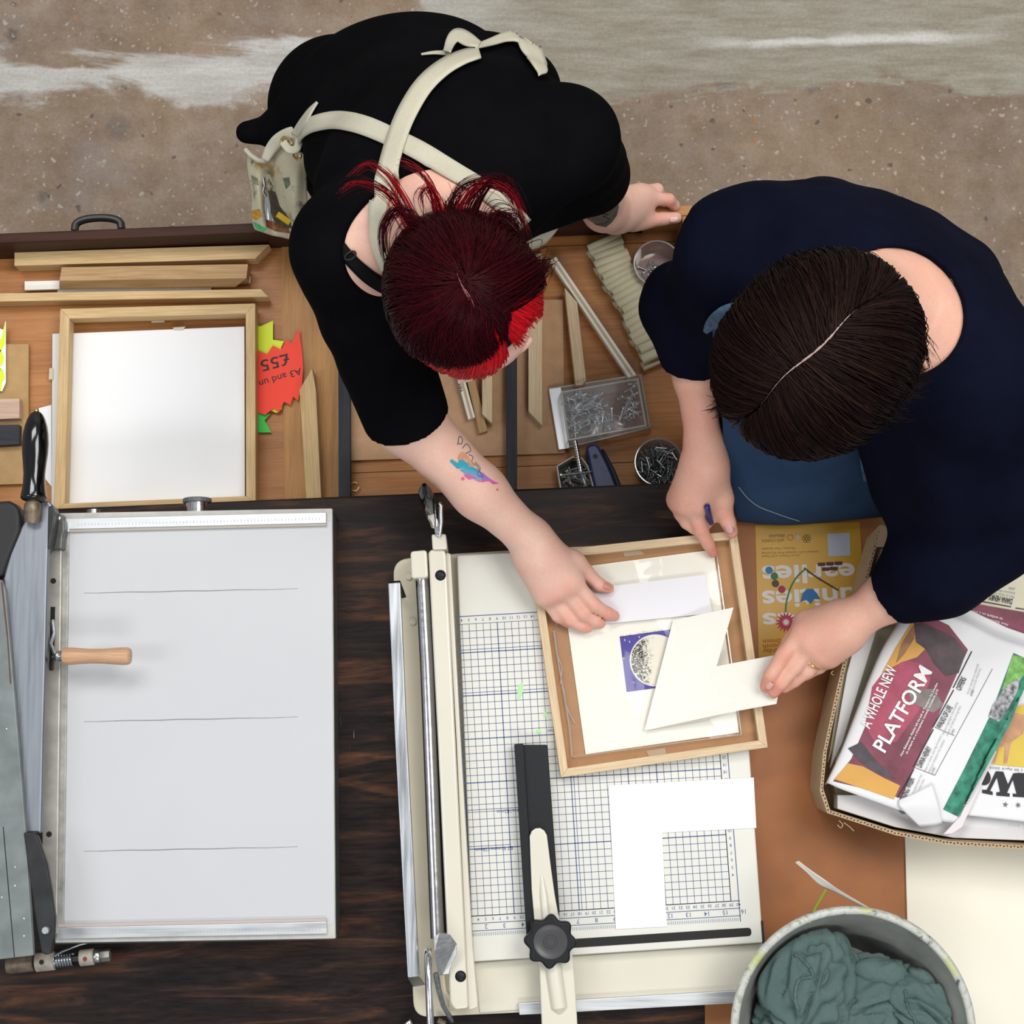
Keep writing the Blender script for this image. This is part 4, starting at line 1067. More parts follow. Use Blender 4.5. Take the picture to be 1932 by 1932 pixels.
for c, r, m_ in (((1451, 1076), 7, (.015, .14, .36)), ((1461, 1087), 7, (.02, .13, .05)), ((1463, 1101), 7, (.05, .035, .02)), ((1475, 1112), 7, (.30, .012, .03))):
    MB().disc(P(*c, zz), M(r, zz), 24).build('dot', flat('poster_dot', m_, .6), ps)
b = MB()
st_ = cr([(1482, 1155), (1484, 1135), (1492, 1108), (1504, 1088), (1520, 1073)], 20)
for i in range(19): b.line(st_[i], st_[i + 1], zz, 3.2)
b.line((1517, 1071), (1526, 1078), zz, 3); b.build('flower_stem', flat('poster_green', (.02, .15, .03), .6), ps)
MB().line((1522, 1076), (1548, 1094), zz, 3.4).line((1547, 1093), (1582, 1114), zz, 3.4).build('twig', flat('poster_twig', (.06, .025, .012), .6), ps)
fl_ = []
for k in range(32):
    a = 2 * math.pi * k / 32; r = 21 if k % 2 else 12; fl_.append((1483 + r * math.cos(a), 1174 + r * math.sin(a)))
MB().poly(fl_, zz).build('flower', flat('poster_flower', (.36, .012, .05), .6), ps)
fl2 = [(1483 + (8 if k % 2 else 4) * math.cos(2 * math.pi * k / 28), 1174 + (8 if k % 2 else 4) * math.sin(2 * math.pi * k / 28)) for k in range(28)]
MB().poly(fl2, zz + .0001).build('flower_centre', flat('poster_pale', (.6, .55, .55), .6), ps)
for x, y in ((1550, 1065), (1566, 1064), (1582, 1063), (1558, 1074), (1573, 1073)):
    MB().pp(rounded([(x - 7.5, y - 3.5), (x + 7.5, y - 3.8), (x + 7.5, y + 3), (x - 7.5, y + 3.2)], 2, 3), zz, .0001).build('brick_print', flat('poster_brick', (.07, .022, .02), .6), ps)
MB().poly([(1510, 1136), (1514, 1120), (1522, 1111), (1533, 1111), (1542, 1120), (1548, 1131), (1536, 1130), (1530, 1140), (1521, 1132)], zz).build('bluebell', flat('poster_blue', (.012, .12, .30), .6), ps)
b = MB()
for k in range(6):
    a = 2 * math.pi * k / 6; c = P(1522 + 5 * math.cos(a), 1016 + 5 * math.sin(a), zz)
    for i in range(12):
        t0, t1 = 2 * math.pi * i / 12, 2 * math.pi * (i + 1) / 12; r = M(3.4, zz); r2 = M(2.5, zz)
        b.add([c + Vector((r * math.cos(t0), r * math.sin(t0), 0)), c + Vector((r * math.cos(t1), r * math.sin(t1), 0)), c + Vector((r2 * math.cos(t1), r2 * math.sin(t1), 0)), c + Vector((r2 * math.cos(t0), r2 * math.sin(t0), 0))], [(0, 1, 2, 3)])
b.build('emblem', flat('poster_ink', (.06, .03, .01), .6), ps)
MB().poly([(1502, 1010), (1506, 1008), (1510, 1014), (1507, 1019), (1502, 1017)], zz).build('emblem', flat('poster_pale2', (.5, .42, .3), .6), ps)
b = MB()
for i in range(18):
    t0, t1 = 2 * math.pi * i / 18, 2 * math.pi * (i + 1) / 18
    b.line((1491 + 5.4 * math.cos(t0), 1014 + 5.4 * math.sin(t0)), (1491 + 5.4 * math.cos(t1), 1014 + 5.4 * math.sin(t1)), zz, .9)
b.build('emblem', flat('poster_ring', (.20, .11, .02), .6), ps)
MB().pp([(1561, 1007), (1603, 1005), (1605, 1048), (1563, 1050)], zz, .0001).build('blank_square', flat('poster_square', (.40, .45, .52), .6), ps)

# ------------------------------------------------------------------ frame with the moon print
fz = .985
pf = empty('picture_frame', P(1225, 1235, bz), 'square new oak frame with brown backing held over the cream guillotine', 'picture frame')
TL, TR, BR, BL = (998, 1043), (1390, 1001), (1449, 1410), (1058, 1467)
def inset(q, n): 
    out = []
    for i in range(4):
        p, a, c = Vector(q[i]), Vector(q[i - 1]), Vector(q[(i + 1) % 4])
        out.append(tuple(p + ((a - p).normalized() + (c - p).normalized()) * n))
    return out
I4 = inset([TL, TR, BR, BL], 15.5); O4 = [TL, TR, BR, BL]
for i in range(4):
    j = (i + 1) % 4; pl = [O4[i], O4[j], I4[j], I4[i]]
    MB().pp(pl, fz, .022).build('rail', OAK2, pf, bevel=.0007, rot=ang(pl[0], pl[1], fz))
MB().pp(inset(O4, 10), .9690, .003).build('backing_board', flat('backing_brown', (.40, .21, .095), .7, var=.06, vscale=50), pf)
tpm = clear('tape_film', (.95, .88, .75), .08, .3, .35, (.66, .52, .36))
MB().pp([(1175, 1040), (1205, 1036), (1217, 1046), (1178, 1050)], .9705, .0004).build('tape', tpm, pf)
MB().pp([(1219, 1417), (1254, 1411), (1258, 1424), (1226, 1430)], .9705, .0004).build('tape', tpm, pf)
pz = .9714
paper = MB().pp([(1056, 1075), (1346, 1037), (1394, 1382), (1105, 1423)], pz, .0015).build('art_print', CREAMCARD)
tag(paper, 'cream print of a speckled moon on an indigo square in the new oak frame', 'art print')
z = pz + .0002
MB().poly([(1169, 1201), (1277, 1186), (1291, 1291), (1182, 1306)], z).build('indigo_print', flat('indigo_ink', (.045, .030, .30), .6, var=.12, vscale=120), paper)
def moon_mat():
    m, nt, b, o = new_mat('moon_print'); b.inputs['Roughness'].default_value = .7
    v = coords(nt); f = noise_tex(nt, v, 130, 5, .8, 2.6)
    sep = nd(nt, 'ShaderNodeSeparateXYZ'); nt.links.new(v, sep.inputs[0])
    mr = nd(nt, 'ShaderNodeMapRange'); mr.inputs['From Min'].default_value = -.020; mr.inputs['From Max'].default_value = .006; mr.inputs['To Min'].default_value = -.02; mr.inputs['To Max'].default_value = .26
    nt.links.new(sep.outputs[0], mr.inputs['Value'])
    ad = nd(nt, 'ShaderNodeMath', _operation='ADD'); nt.links.new(f, ad.inputs[0]); nt.links.new(mr.outputs[0], ad.inputs[1])
    nt.links.new(ramp(nt, ad.outputs[0], [(.50, (.012, .012, .010)), (.56, (.80, .77, .66))]), b.inputs['Base Color']); return m
mc = P(1237, 1246, z + .0002)
b = MB().disc(mc, M(48.5, z), 48); b.build('moon_rim', flat('rim_pale', (.80, .78, .70), .7), paper)
MB().disc(mc + Vector((0, 0, .0002)), M(46, z), 48).build('moon', moon_mat(), paper)
b = MB().text('Knowledge 3/5', (1290, 1180), (1170, 1199), z, 5, -.015); b.build('pencil_note', flat('pencil', (.45, .44, .40), .7), paper)
# stars cut in the indigo
b = MB()
for x, y in ((1178, 1206), (1187, 1209), (1195, 1286), (1176, 1240), (1205, 1200)): b.line((x, y), (x + 1.6, y + 3.4), z + .0003, 1.4)
b.build('star_nick', flat('nick_pale', (.75, .72, .68), .7), paper)
# clear bag round the print
fo_ = clear('cello_film', (.985, .98, .97), .02, .07, .02, (.9, .9, .9), .4, 9, .16)
ctl = []
for v in np.linspace(0, 1, 6):
    L = Vector((1036, 1082)).lerp(Vector((1077, 1428)), v); R = Vector((1351, 1036)).lerp(Vector((1399, 1386)), v)
    ctl.append([P(*L.lerp(R, u), .9745 + .0012 * math.sin(7 * u + 9 * v) + .001 * math.sin(17 * u - 6 * v)) for u in np.linspace(0, 1, 7)])
bag, _ = sheet(ctl, 40, 40, 'print_bag', fo_, None, thick=0)
tag(bag, 'clear cellophane bag wrinkled over the moon print', 'bag')
b = MB()
for pts, r in (([(1045, 1190), (1052, 1240), (1064, 1310), (1074, 1370), (1079, 1426)], .0012), ([(1036, 1082), (1050, 1180)], .0008), ([(1351, 1036), (1372, 1190), (1399, 1386)], .0008), ([(1079, 1428), (1230, 1408), (1399, 1386)], .0006), ([(1064, 1300), (1070, 1335), (1085, 1365)], .0008), ([(1052, 1235), (1060, 1262), (1057, 1290)], .0007)):
    b.tube([P(*q, .9755) for q in cr(pts, 12)], r, 6)
b.build('bag_crease', clear('crease_film', (.97, .97, .97), .3, .08, .2, (.9, .9, .88)), bag, smooth=True)
tag(MB().pp([(1098, 1113), (1331, 1084), (1344, 1157), (1110, 1180)], .9785, .0015).build('card_offcut', flat('lilac_white_card', (.80, .79, .83), .7)), 'lilac white card strip under the fingers on the moon print', 'card')
# L shaped offcut in the hand
pts = [(1270, 1170, .9815), (1384, 1146, .999), (1352, 1257, .994), (1462, 1236, 1.012), (1471, 1296, 1.014), (1465, 1328, 1.013), (1393, 1341, 1.0), (1330, 1358, .9835), (1216, 1378, .981)]
lc = MB().prism([Q(p) for p in pts], .0014).build('card_offcut', flat('l_card', (.82, .80, .73), .6), bevel=0)
tag(lc, 'cream angled card offcut pinched in the hand over the moon print', 'card')
lm = MB().pp([(1148, 1482), (1422, 1467), (1427, 1562), (1249, 1571), (1258, 1748), (1162, 1753)], bz + .002, .0015).build('mount_corner', MAT_W)
tag(lm, 'clean white L shaped mount corner lying flat on the blue grid', 'mount card')

# ------------------------------------------------------------------ box of newspapers
CARD = flat('corrugated_card', (.45, .32, .19), .8, var=.08, vscale=40)
FLUTE = flat('flute_dark', (.035, .022, .015), .9)
bxo = empty('cardboard_box', P(1790, 1310, .915), 'open corrugated cardboard box full of newspapers at the right', 'cardboard box')
rz, fb = 1.014, .9155
RO = [(1660, 990), (1642, 1052), (1604, 1190), (1572, 1330), (1553, 1420), (1547, 1492), (1561, 1534), (1690, 1576), (1790, 1594), (1932, 1602), (2110, 1612), (2120, 1030), (1900, 1000)]
cen = Vector((1830, 1300))
RI = [tuple(Vector(p) + (cen - Vector(p)).normalized() * 7.5) for p in RO]
for i in range(len(RO)):
    j = (i + 1) % len(RO)
    w_ = MB()
    To = [P(*RO[i], rz), P(*RO[j], rz), P(*RI[j], rz), P(*RI[i], rz)]
    pass
bw = MB(); N_ = len(RO)
to, ti = [P(*p, rz) for p in RO], [P(*p, rz) for p in RI]
cw = P(1830, 1300, rz)
bo = [Vector((cw.x + (q.x - cw.x) * .985, cw.y + (q.y - cw.y) * .975, fb)) for q in to]; bi = [Vector((cw.x + (q.x - cw.x) * .985, cw.y + (q.y - cw.y) * .975, fb)) for q in ti]
v = to + ti + bo + bi; f = []
for i in range(N_):
    j = (i + 1) % N_
    f += [(i, j, N_ + j, N_ + i), (i, 2 * N_ + i, 2 * N_ + j, j), (N_ + i, N_ + j, 3 * N_ + j, 3 * N_ + i), (2 * N_ + i, 3 * N_ + i, 3 * N_ + j, 2 * N_ + j)]
f.append(tuple(range(3 * N_, 4 * N_)))
bw.add(v, f); bw.build('wall', CARD, bxo)
# fluted edge
b = MB()
for i in range(N_ - 3):
    a, c = Vector(RO[i]), Vector(RO[i + 1]); a2, c2 = Vector(RI[i]), Vector(RI[i + 1]); n = int((c - a).length / 6.5)
    for k in range(n):
        t0, tm, t1 = (k + .15) / n, (k + .5) / n, (k + .85) / n
        o_, i_ = (lambda t, q=.28: a.lerp(c, t).lerp(a2.lerp(c2, t), q)), (lambda t, q=.78: a.lerp(c, t).lerp(a2.lerp(c2, t), q))
        up = k % 2
        tri = [o_(t0), o_(t1), i_(tm)] if up else [i_(t0), i_(t1), o_(tm)]
        b.poly([tuple(q) for q in tri], rz + .0003)
o = b.build('flute_edge', FLUTE, bxo); o['kind'] = 'stuff'
MB().prism([P(1662, 993, 1.024), P(1745, 1003, 1.024), P(1745, 1030, 1.016), P(1652, 1032, 1.016)], .003).build('folded_flap', CARD, bxo)
# loose frayed fibres at the torn corner
for pts in ([(1583, 1548), (1590, 1556), (1586, 1562), (1580, 1556)], [(1592, 1552), (1603, 1560), (1611, 1568)], [(1572, 1266), (1568, 1270), (1573, 1274)]):
    MB().tube([P(*q, rz) for q in cr(pts, 10)], .0005, 5).build('torn_fibre', flat('fibre', (.55, .42, .26), .8), bxo, smooth=True)
NEWS = flat('newsprint', (.74, .74, .76), .7, var=.02, vscale=8)
NEWS_C = flat('newsprint_cream', (.70, .66, .52), .75, var=.03, vscale=8)
MAROON = flat('print_maroon', (.20, .045, .075), .6, var=.35, vscale=22)
PINKR = flat('print_rose', (.36, .06, .11), .6, var=.3, vscale=30)
ORANGE = flat('print_orange', (.62, .33, .07), .6, var=.08, vscale=20)
SKINP = flat('print_brown_skin', (.30, .15, .075), .6, var=.35, vscale=40)
DKP = flat('print_dark', (.065, .045, .05), .6, var=.5, vscale=40)
GREENP = flat('print_green', (.035, .21, .14), .6, var=.55, vscale=70)
YELP = flat('print_yellow', (.62, .45, .06), .6, var=.06, vscale=12)
TXT = flat('print_black', (.02, .02, .024), .7); GTX = flat('print_grey', (.30, .30, .33), .7); RTX = flat('print_redgrey', (.55, .25, .25), .7)
def paper_quad(name, rows, mat, label, cat='newspaper', n=24, group='newspapers in the cardboard box', thick=.0012):
    o, bv = sheet([[Q(q) for q in r] for r in rows], n, n, name, mat, None, thick=thick)
    tag(o, label, cat, group); return o, bv
# stack below
for k, (pl, zt, lb) in enumerate((([(1632, 1160), (1668, 1040), (2050, 1078), (2050, 1560), (1700, 1548), (1580, 1512), (1570, 1470)], .952, 'cream newspaper at the bottom of the box beneath all the others'),)):
    tag(MB().pp(pl, zt, .034).build('newspaper', NEWS_C, bevel=.001), lb, 'newspaper', 'newspapers in the cardboard box')
tag(MB().pp([(1662, 1035), (1780, 1048), (1750, 1180), (1625, 1175)], .968, .014).build('newspaper', NEWS_C, bevel=.001), 'plain cream folded newspaper under the navy sleeve inside the box', 'newspaper', 'newspapers in the cardboard box')
ext = [([(1593, 1250), (1616, 1176), (1650, 1180), (1600, 1330), (1562, 1440)], .962), ([(1598, 1270), (1622, 1180), (1655, 1185), (1590, 1400), (1566, 1450)], .974)]
for k, (pl, zt) in enumerate(ext):
    tag(MB().pp(pl, zt, .006).build('newspaper', NEWS if k else NEWS_C, bevel=.001), ('white' if k else 'cream') + ' folded newspaper edge standing along the left wall of the box', 'newspaper', 'newspapers in the cardboard box')
tag(MB().pp([(1580, 1500), (1700, 1500), (2050, 1560), (2050, 1590), (1800, 1581), (1690, 1561), (1580, 1526)], .985, .03).build('newspaper', NEWS, bevel=.001), 'white newspaper pages flat along the front wall of the box', 'newspaper', 'newspapers in the cardboard box')
# upside down cover at the back
pb, bvb = paper_quad('newspaper', [[(1770, 1080, .995), (1880, 1075, .995), (2060, 1100, .995)], [(1790, 1130, .995), (1900, 1150, .995), (2060, 1180, .995)], [(1810, 1190, .995), (1920, 1220, .995), (2060, 1260, .995)]], NEWS_C, 'upside down newspaper cover at the back of the box with a recipe headline')
z = .9965
MB().poly([(1806, 1135), (1828, 1137), (1950, 1158), (1990, 1170), (1990, 1240), (1900, 1200), (1840, 1160)], z).build('photo_print', MAROON, pb)
b = MB(); b.text('DIANA HENRY', (1911, 1130), (1867, 1121), z, 11, .012); b.build('lettering', TXT, pb)
b = MB().line((1832, 1131), (1908, 1145), z, 1.8).line((1916, 1147), (1960, 1154), z, 1.8); b.build('rule', TXT, pb)
b = MB()
b.text('Rain or shine, this April', (1914, 1125), (1861, 1114), z, 4, 0); b.text('delicious whatever the', (1916, 1118), (1862, 1109), z, 4, 0); b.text('p26', (1915, 1110), (1904, 1108), z, 4, .01)
b.build('lettering', GTX, pb)
b = MB(); b.text('to embark on a triu', (1892, 1166), (1836, 1151), z + .0003, 5, .01); b.text('How Babatunde', (1902, 1177), (1858, 1165), z + .0003, 5, .01); b.build('lettering', flat('print_white', (.75, .7, .7), .7), pb)
# white folded pages between
tag(MB().pp([(1700, 1165), (1790, 1128), (1812, 1142), (1900, 1184), (2060, 1240), (2060, 1420), (1760, 1300)], 1.0025, .006).build('newspaper', NEWS, bevel=.0008), 'plain white folded pages showing above the platform headline cover', 'newspaper', 'newspapers in the cardboard box')
# masthead paper at the right
pm, bvm = paper_quad('newspaper', [[(1820, 1420, 1.004), (1930, 1380, 1.004), (2080, 1360, 1.004)], [(1815, 1480, 1.004), (1930, 1480, 1.004), (2080, 1480, 1.004)], [(1822, 1538, 1.004), (1930, 1550, 1.004), (2080, 1570, 1.004)]], NEWS, 'upside down newspaper masthead with bold W at the right edge of the box')
z = 1.0055
MB().poly([(1858, 1440), (1868, 1400), (1900, 1340), (1990, 1310), (1990, 1452), (1900, 1445)], z).build('photo_print', YELP, pm)
MB().poly([(1866, 1438), (1872, 1400), (1888, 1360), (1915, 1345), (1940, 1350), (1930, 1385), (1908, 1400), (1900, 1440), (1893, 1441), (1895, 1408), (1885, 1410), (1878, 1440)], z + .0002).build('hand_print', flat('print_hand', (.50, .26, .14), .6, var=.2, vscale=60), pm)
# a slab serif W read from the far side
def slab(pts): return [tuple(q) for q in pts]
bw_ = MB()
def mp(u, v): 
    o_ = Vector((1956, 1506)); e1 = Vector((-103, -14)); e2 = Vector((4, -50)); q = o_ + e1 * u + e2 * (-v) ; return (q.x, q.y - 0)
W_ = [(0, 0), (.36, 0), (.36, .16), (.30, .16), (.40, .66), (.52, .20), (.47, .0), (.74, 0), (.74, .16), (.68, .16), (.78, .66), (.90, .16), (.84, .16), (.84, 0), (1.0, 0)]
b = MB()
for pl in ([(1853, 1496), (1873, 1500), (1873, 1494), (1868, 1492), (1881, 1467), (1887, 1494), (1880, 1495), (1880, 1501), (1905, 1503), (1905, 1497), (1900, 1496), (1911, 1471), (1918, 1498), (1911, 1497), (1911, 1503), (1960, 1506), (1948, 1460), (1922, 1458), (1912, 1459), (1902, 1480), (1893, 1456), (1879, 1455), (1862, 1490), (1853, 1490)],):
    b.poly(pl, z)
b.disc(P(1857, 1467, z), M(12, z), 24, M(14, z))
b.build('masthead', TXT, pm)
b = MB(); b.text('ue 648 | 20 April 2023', (1960, 1454), (1868, 1446), z, 4.2, .012); b.build('lettering', GTX, pm)
for cx_, cy_, n_ in ((1897, 1518, 5), (1921, 1519, 7)):
    pl = [(cx_ + (6 if k % 2 else 2.2) * math.cos(2 * math.pi * k / (2 * n_) + .5), cy_ + (6 if k % 2 else 2.2) * math.sin(2 * math.pi * k / (2 * n_) + .5)) for k in range(2 * n_)]
    MB().poly(pl, z).build('crest', flat('crest_grey', (.15, .15, .15), .7), pm)
b = MB(); b.text('APRIL 2023', (1960, 1560), (1903, 1554), 1.0055, 3.5, 0); b.build('lettering', GTX, pm)
# the big folded cover
rows = [[(1556, 1480, .992), (1583, 1425, .994), (1618, 1335, .995), (1660, 1232, .995), (1700, 1165, .992)],
        [(1562, 1478, 1.006), (1588, 1420, 1.009), (1626, 1328, 1.010), (1669, 1224, 1.010), (1710, 1156, 1.006)],
        [(1590, 1490, 1.013), (1612, 1425, 1.016), (1655, 1335, 1.018), (1702, 1240, 1.018), (1748, 1148, 1.014)],
        [(1640, 1508, 1.018), (1668, 1440, 1.020), (1714, 1350, 1.021), (1764, 1255, 1.021), (1815, 1168, 1.017)],
        [(1702, 1530, 1.018), (1732, 1462, 1.020), (1776, 1375, 1.021), (1828, 1285, 1.021), (1880, 1200, 1.017)],
        [(1770, 1548, 1.014), (1798, 1480, 1.018), (1838, 1400, 1.018), (1890, 1305, 1.018), (1945, 1222, 1.014)],
        [(1808, 1553, 1.006), (1832, 1492, 1.012), (1868, 1415, 1.012), (1920, 1320, 1.012), (1978, 1235, 1.008)]]
np_, bvn = paper_quad('newspaper', rows, NEWS, 'folded newspaper with maroon platform headline cover at the front of the box', n=40)
dz = 1.019
def dc(poly, name, mat, off=.0006): return decal(bvn, poly, name, mat, np_, off, dz, 4)
dc([(1572, 1474), (1606, 1432), (1650, 1330), (1700, 1222), (1744, 1158), (1790, 1180), (1826, 1226), (1700, 1506), (1640, 1490)], 'cover_photo', MAROON)
dc([(1574, 1470), (1600, 1440), (1628, 1446), (1668, 1468), (1698, 1482), (1686, 1508), (1640, 1492)], 'cover_orange', ORANGE, .0010)
dc([(1664, 1270), (1690, 1222), (1722, 1172), (1736, 1176), (1726, 1205), (1745, 1225), (1730, 1240), (1700, 1250)], 'cover_orange', ORANGE, .0009)
dc([(1700, 1216), (1720, 1184), (1730, 1172), (1724, 1206), (1708, 1232), (1690, 1252)], 'cover_arm', SKINP, .0012)
dc([(1724, 1176), (1740, 1176), (1768, 1188), (1800, 1204), (1822, 1232), (1808, 1270), (1784, 1276), (1762, 1252), (1748, 1226), (1728, 1212)], 'cover_jacket', DKP, .0013)
dc([(1646, 1296), (1672, 1262), (1712, 1246), (1740, 1252), (1756, 1280), (1734, 1340), (1690, 1400), (1650, 1400), (1632, 1370)], 'cover_shirt', PINKR, .0009)
dc([(1712, 1300), (1760, 1300), (1780, 1330), (1760, 1345), (1720, 1325)], 'cover_grey', flat('print_grey_photo', (.20, .17, .16), .6, var=.3, vscale=40), .0011)
dc([(1600, 1412), (1625, 1400), (1650, 1432), (1690, 1470), (1660, 1462), (1625, 1440)], 'cover_grey', flat('print_shadow_photo', (.06, .05, .06), .6, var=.4, vscale=60), .0011)
dc([(1779, 1527), (1818, 1452), (1868, 1350), (1912, 1232), (1952, 1250), (1904, 1370), (1850, 1468), (1808, 1541)], 'green_photo', GREENP)
dc([(1910, 1236), (1930, 1240), (1935, 1268), (1905, 1310), (1890, 1300)], 'green_photo', flat('print_leaf', (.18, .42, .10), .6, var=.5, vscale=90), .0010)
dc([(1872, 1330), (1896, 1296), (1925, 1276), (1918, 1306), (1900, 1340), (1884, 1362), (1864, 1352)], 'rider_photo', flat('print_rider', (.30, .30, .32), .6, var=.9, vscale=160), .0012)
def ntext(specs, name, mat, off=.0026):
    b = MB()
    for s_, p0, p1, h, bo_ in specs: b.text(s_, p0, p1, dz, h, bo_)
    b.v = [drop(bvn, q, off) for q in b.v]
    return b.build(name, mat, np_)
WHT = flat('print_white2', (.80, .80, .80), .7)
ntext([('A WHOLE NEW', (1640, 1376), (1692, 1262), 19, .018), ('PLATFORM', (1668, 1421), (1757, 1268), 26, .02)], 'headline', WHT)
ntext([('How Babatunde Aleshe left his job at Transport for London', (1700, 1427), (1768, 1290), 4.2, .012), ('to embark on a triumphant comedy comeback, p10', (1710, 1423), (1769, 1302), 4.2, .012)], 'lettering', WHT)
ntext([('DIANA HENRY', (1737, 1449), (1757, 1412), 10.5, .014), ('WALKS OF LIFE', (1773, 1376), (1796, 1335), 10.5, .014), ('OFFERS', (1811, 1304), (1822, 1281), 10.5, .014), ('OPENING WEEK', (1703, 1520), (1725, 1469), 10.5, .014)], 'lettering', TXT)
ntext([('Rain or shine, this April means', (1746, 1455), (1776, 1388), 3.6, 0), ('delicious whatever the weather', (1753, 1458), (1782, 1396), 3.6, 0),
       ('Mackie highlights the healing', (1780, 1386), (1806, 1326), 3.6, 0), ('power of taking a long hike', (1787, 1388), (1812, 1333), 3.6, 0),
       ('Great savings on selected', (1826, 1310), (1846, 1254), 3.6, 0), ('products from Waitrose', (1832, 1312), (1850, 1262), 3.6, 0),
       ('and celebration has', (1721, 1503), (1739, 1462), 3.6, 0), ('menu this year', (1729, 1502), (1744, 1470), 3.6, 0), ('p26', (1759, 1459), (1764, 1449), 4.4, .012), ('p40', (1796, 1386), (1801, 1377), 4.4, .012), ('p48', (1832, 1313), (1837, 1304), 4.4, .012)], 'lettering', GTX)
ntext([('special plan and a new', (1731, 1508), (1752, 1482), 2.6, 0), ('look for the reader', (1736, 1510), (1757, 1486), 2.6, 0), ('in these pages', (1742, 1508), (1756, 1490), 2.6, 0)], 'lettering', RTX)
b = MB()
for a, c in (((1722, 1447), (1760, 1376)), ((1759, 1372), (1798, 1302)), ((1797, 1298), (1833, 1229)), ((1693, 1505), (1723, 1452))): b.line(a, c, dz, 2)
for a, c in (((1725, 1448), (1764, 1463)), ((1762, 1372), (1800, 1388)), ((1763, 1463), (1872, 1262))): b.line(a, c, dz, .7)
v_ = []
b2 = MB()
for f_ in b.f:
    q = [b.v[i] for i in f_]
    for k in range(8):
        t0, t1 = k / 8, (k + 1) / 8
        b2.add([drop(bvn, q[0].lerp(q[1], t0), .0012), drop(bvn, q[0].lerp(q[1], t1), .0012), drop(bvn, q[3].lerp(q[2], t1), .0012), drop(bvn, q[3].lerp(q[2], t0), .0012)], [(0, 1, 2, 3)])
b2.build('rule', TXT, np_)
# torn flap at the foot
fl_, _ = sheet([[P(1694, 1510, 1.021), P(1724, 1497, 1.023), P(1760, 1478, 1.0235)], [P(1700, 1525, 1.024), P(1735, 1520, 1.026), P(1772, 1520, 1.024)], [P(1735, 1560, 1.012), P(1762, 1558, 1.014), P(1778, 1553, 1.014)]], 14, 14, 'torn_flap', NEWS, np_, thick=.0006)
MB().poly([(1684, 1512), (1712, 1520), (1726, 1535), (1700, 1536)], 1.014).build('torn_inside', flat('print_dim', (.10, .11, .13), .6, var=.5, vscale=60), np_)
sp = MB().pp([(1797, 1572), (1815, 1560), (1880, 1418), (1870, 1412), (1812, 1540), (1780, 1574)], 1.011, .002).build('newspaper', flat('newsprint_pink', (.72, .66, .68), .7))
tag(sp, 'pinkish newspaper spine between the green photo and the W masthead', 'newspaper', 'newspapers in the cardboard box')
b = MB().text('international', (1823, 1522), (1862, 1425), 1.0114, 9, -.01); b.build('lettering', flat('print_soft', (.42, .36, .38), .7), sp)

# ------------------------------------------------------------------ bucket and rags
br_, zr = .155, 1.068
bc = P(1611, 1947, zr); bk = empty('bucket', (bc.x, bc.y, .9105), 'paint stained grey metal bucket of green rags at the bottom right', 'bucket')
GALV = flat('bucket_grey', (.34, .35, .33), .5, metal=.25, var=.25, vscale=16)
def paintrim():
    m, nt, b, o = new_mat('paint_smeared_rim'); b.inputs['Roughness'].default_value = .4
    v = coords(nt); f = noise_tex(nt, v, 26, 5, .7, 1.5); g = noise_tex(nt, v, 9, 4)
    c = ramp(nt, f, [(.34, (.05, .06, .07)), (.42, (.38, .40, .37)), (.55, (.55, .56, .52)), (.66, (.30, .33, .24))])
    c = mixc(nt, ramp(nt, g, [(.56, (0,) * 3), (.66, (.8,) * 3)]), c, (.42, .46, .05))
    h = noise_tex(nt, coords(nt, (1, 1, 1)), 38, 3)
    c = mixc(nt, ramp(nt, h, [(.66, (0,) * 3), (.72, (.9,) * 3)]), c, (.04, .10, .11))
    nt.links.new(c, b.inputs['Base Color']); return m
rb = .099
b = MB().lathe((bc.x, bc.y, .9105), (0, 0, 1), [(0, rb), (zr - .915, br_ - .002), (zr - .915, br_ - .006), (.006, rb - .004), (.006, .0005)], 72)
b.build('pail', GALV, bk, smooth=True, sharp=40)
rimp = [Vector((bc.x + (br_ - .003) * math.cos(a), bc.y + (br_ - .003) * math.sin(a), zr - .004)) for a in np.linspace(0, 2 * math.pi, 97)]
MB().tube(rimp, .0056, 12).build('rim', paintrim(), bk, smooth=True)
gs_ = MB().tube([P(1527, 1741, 1.066), P(1530, 1732, 1.067), P(1541, 1708, 1.05), P(1558, 1679, 1.03)], .0016, 8).build('wire_tie', flat('lime_wire', (.24, .36, .02), .5), bk, smooth=True)
st_, _ = sheet([[P(1500, 1627, 1.03), P(1507, 1624, 1.032)], [P(1520, 1644, 1.03), P(1528, 1640, 1.034)], [P(1546, 1670, 1.028), P(1556, 1660, 1.036)], [P(1580, 1686, 1.03), P(1584, 1680, 1.034)], [P(1640, 1717, 1.04), P(1642, 1714, 1.042)]], 6, 30, 'plastic_strip', clear('milky_strip', (.9, .9, .88), .12, .2, .75, (.70, .68, .62)), None, thick=.0006, fold=.0006, ffreq=12)
tag(st_, 'torn milky plastic strip sticking out behind the bucket', 'plastic strip')
def ragmat():
    return fabric('sage_rag', (.075, .120, .115), (.115, .170, .162), 700, .95, .5)
RAG = ragmat()
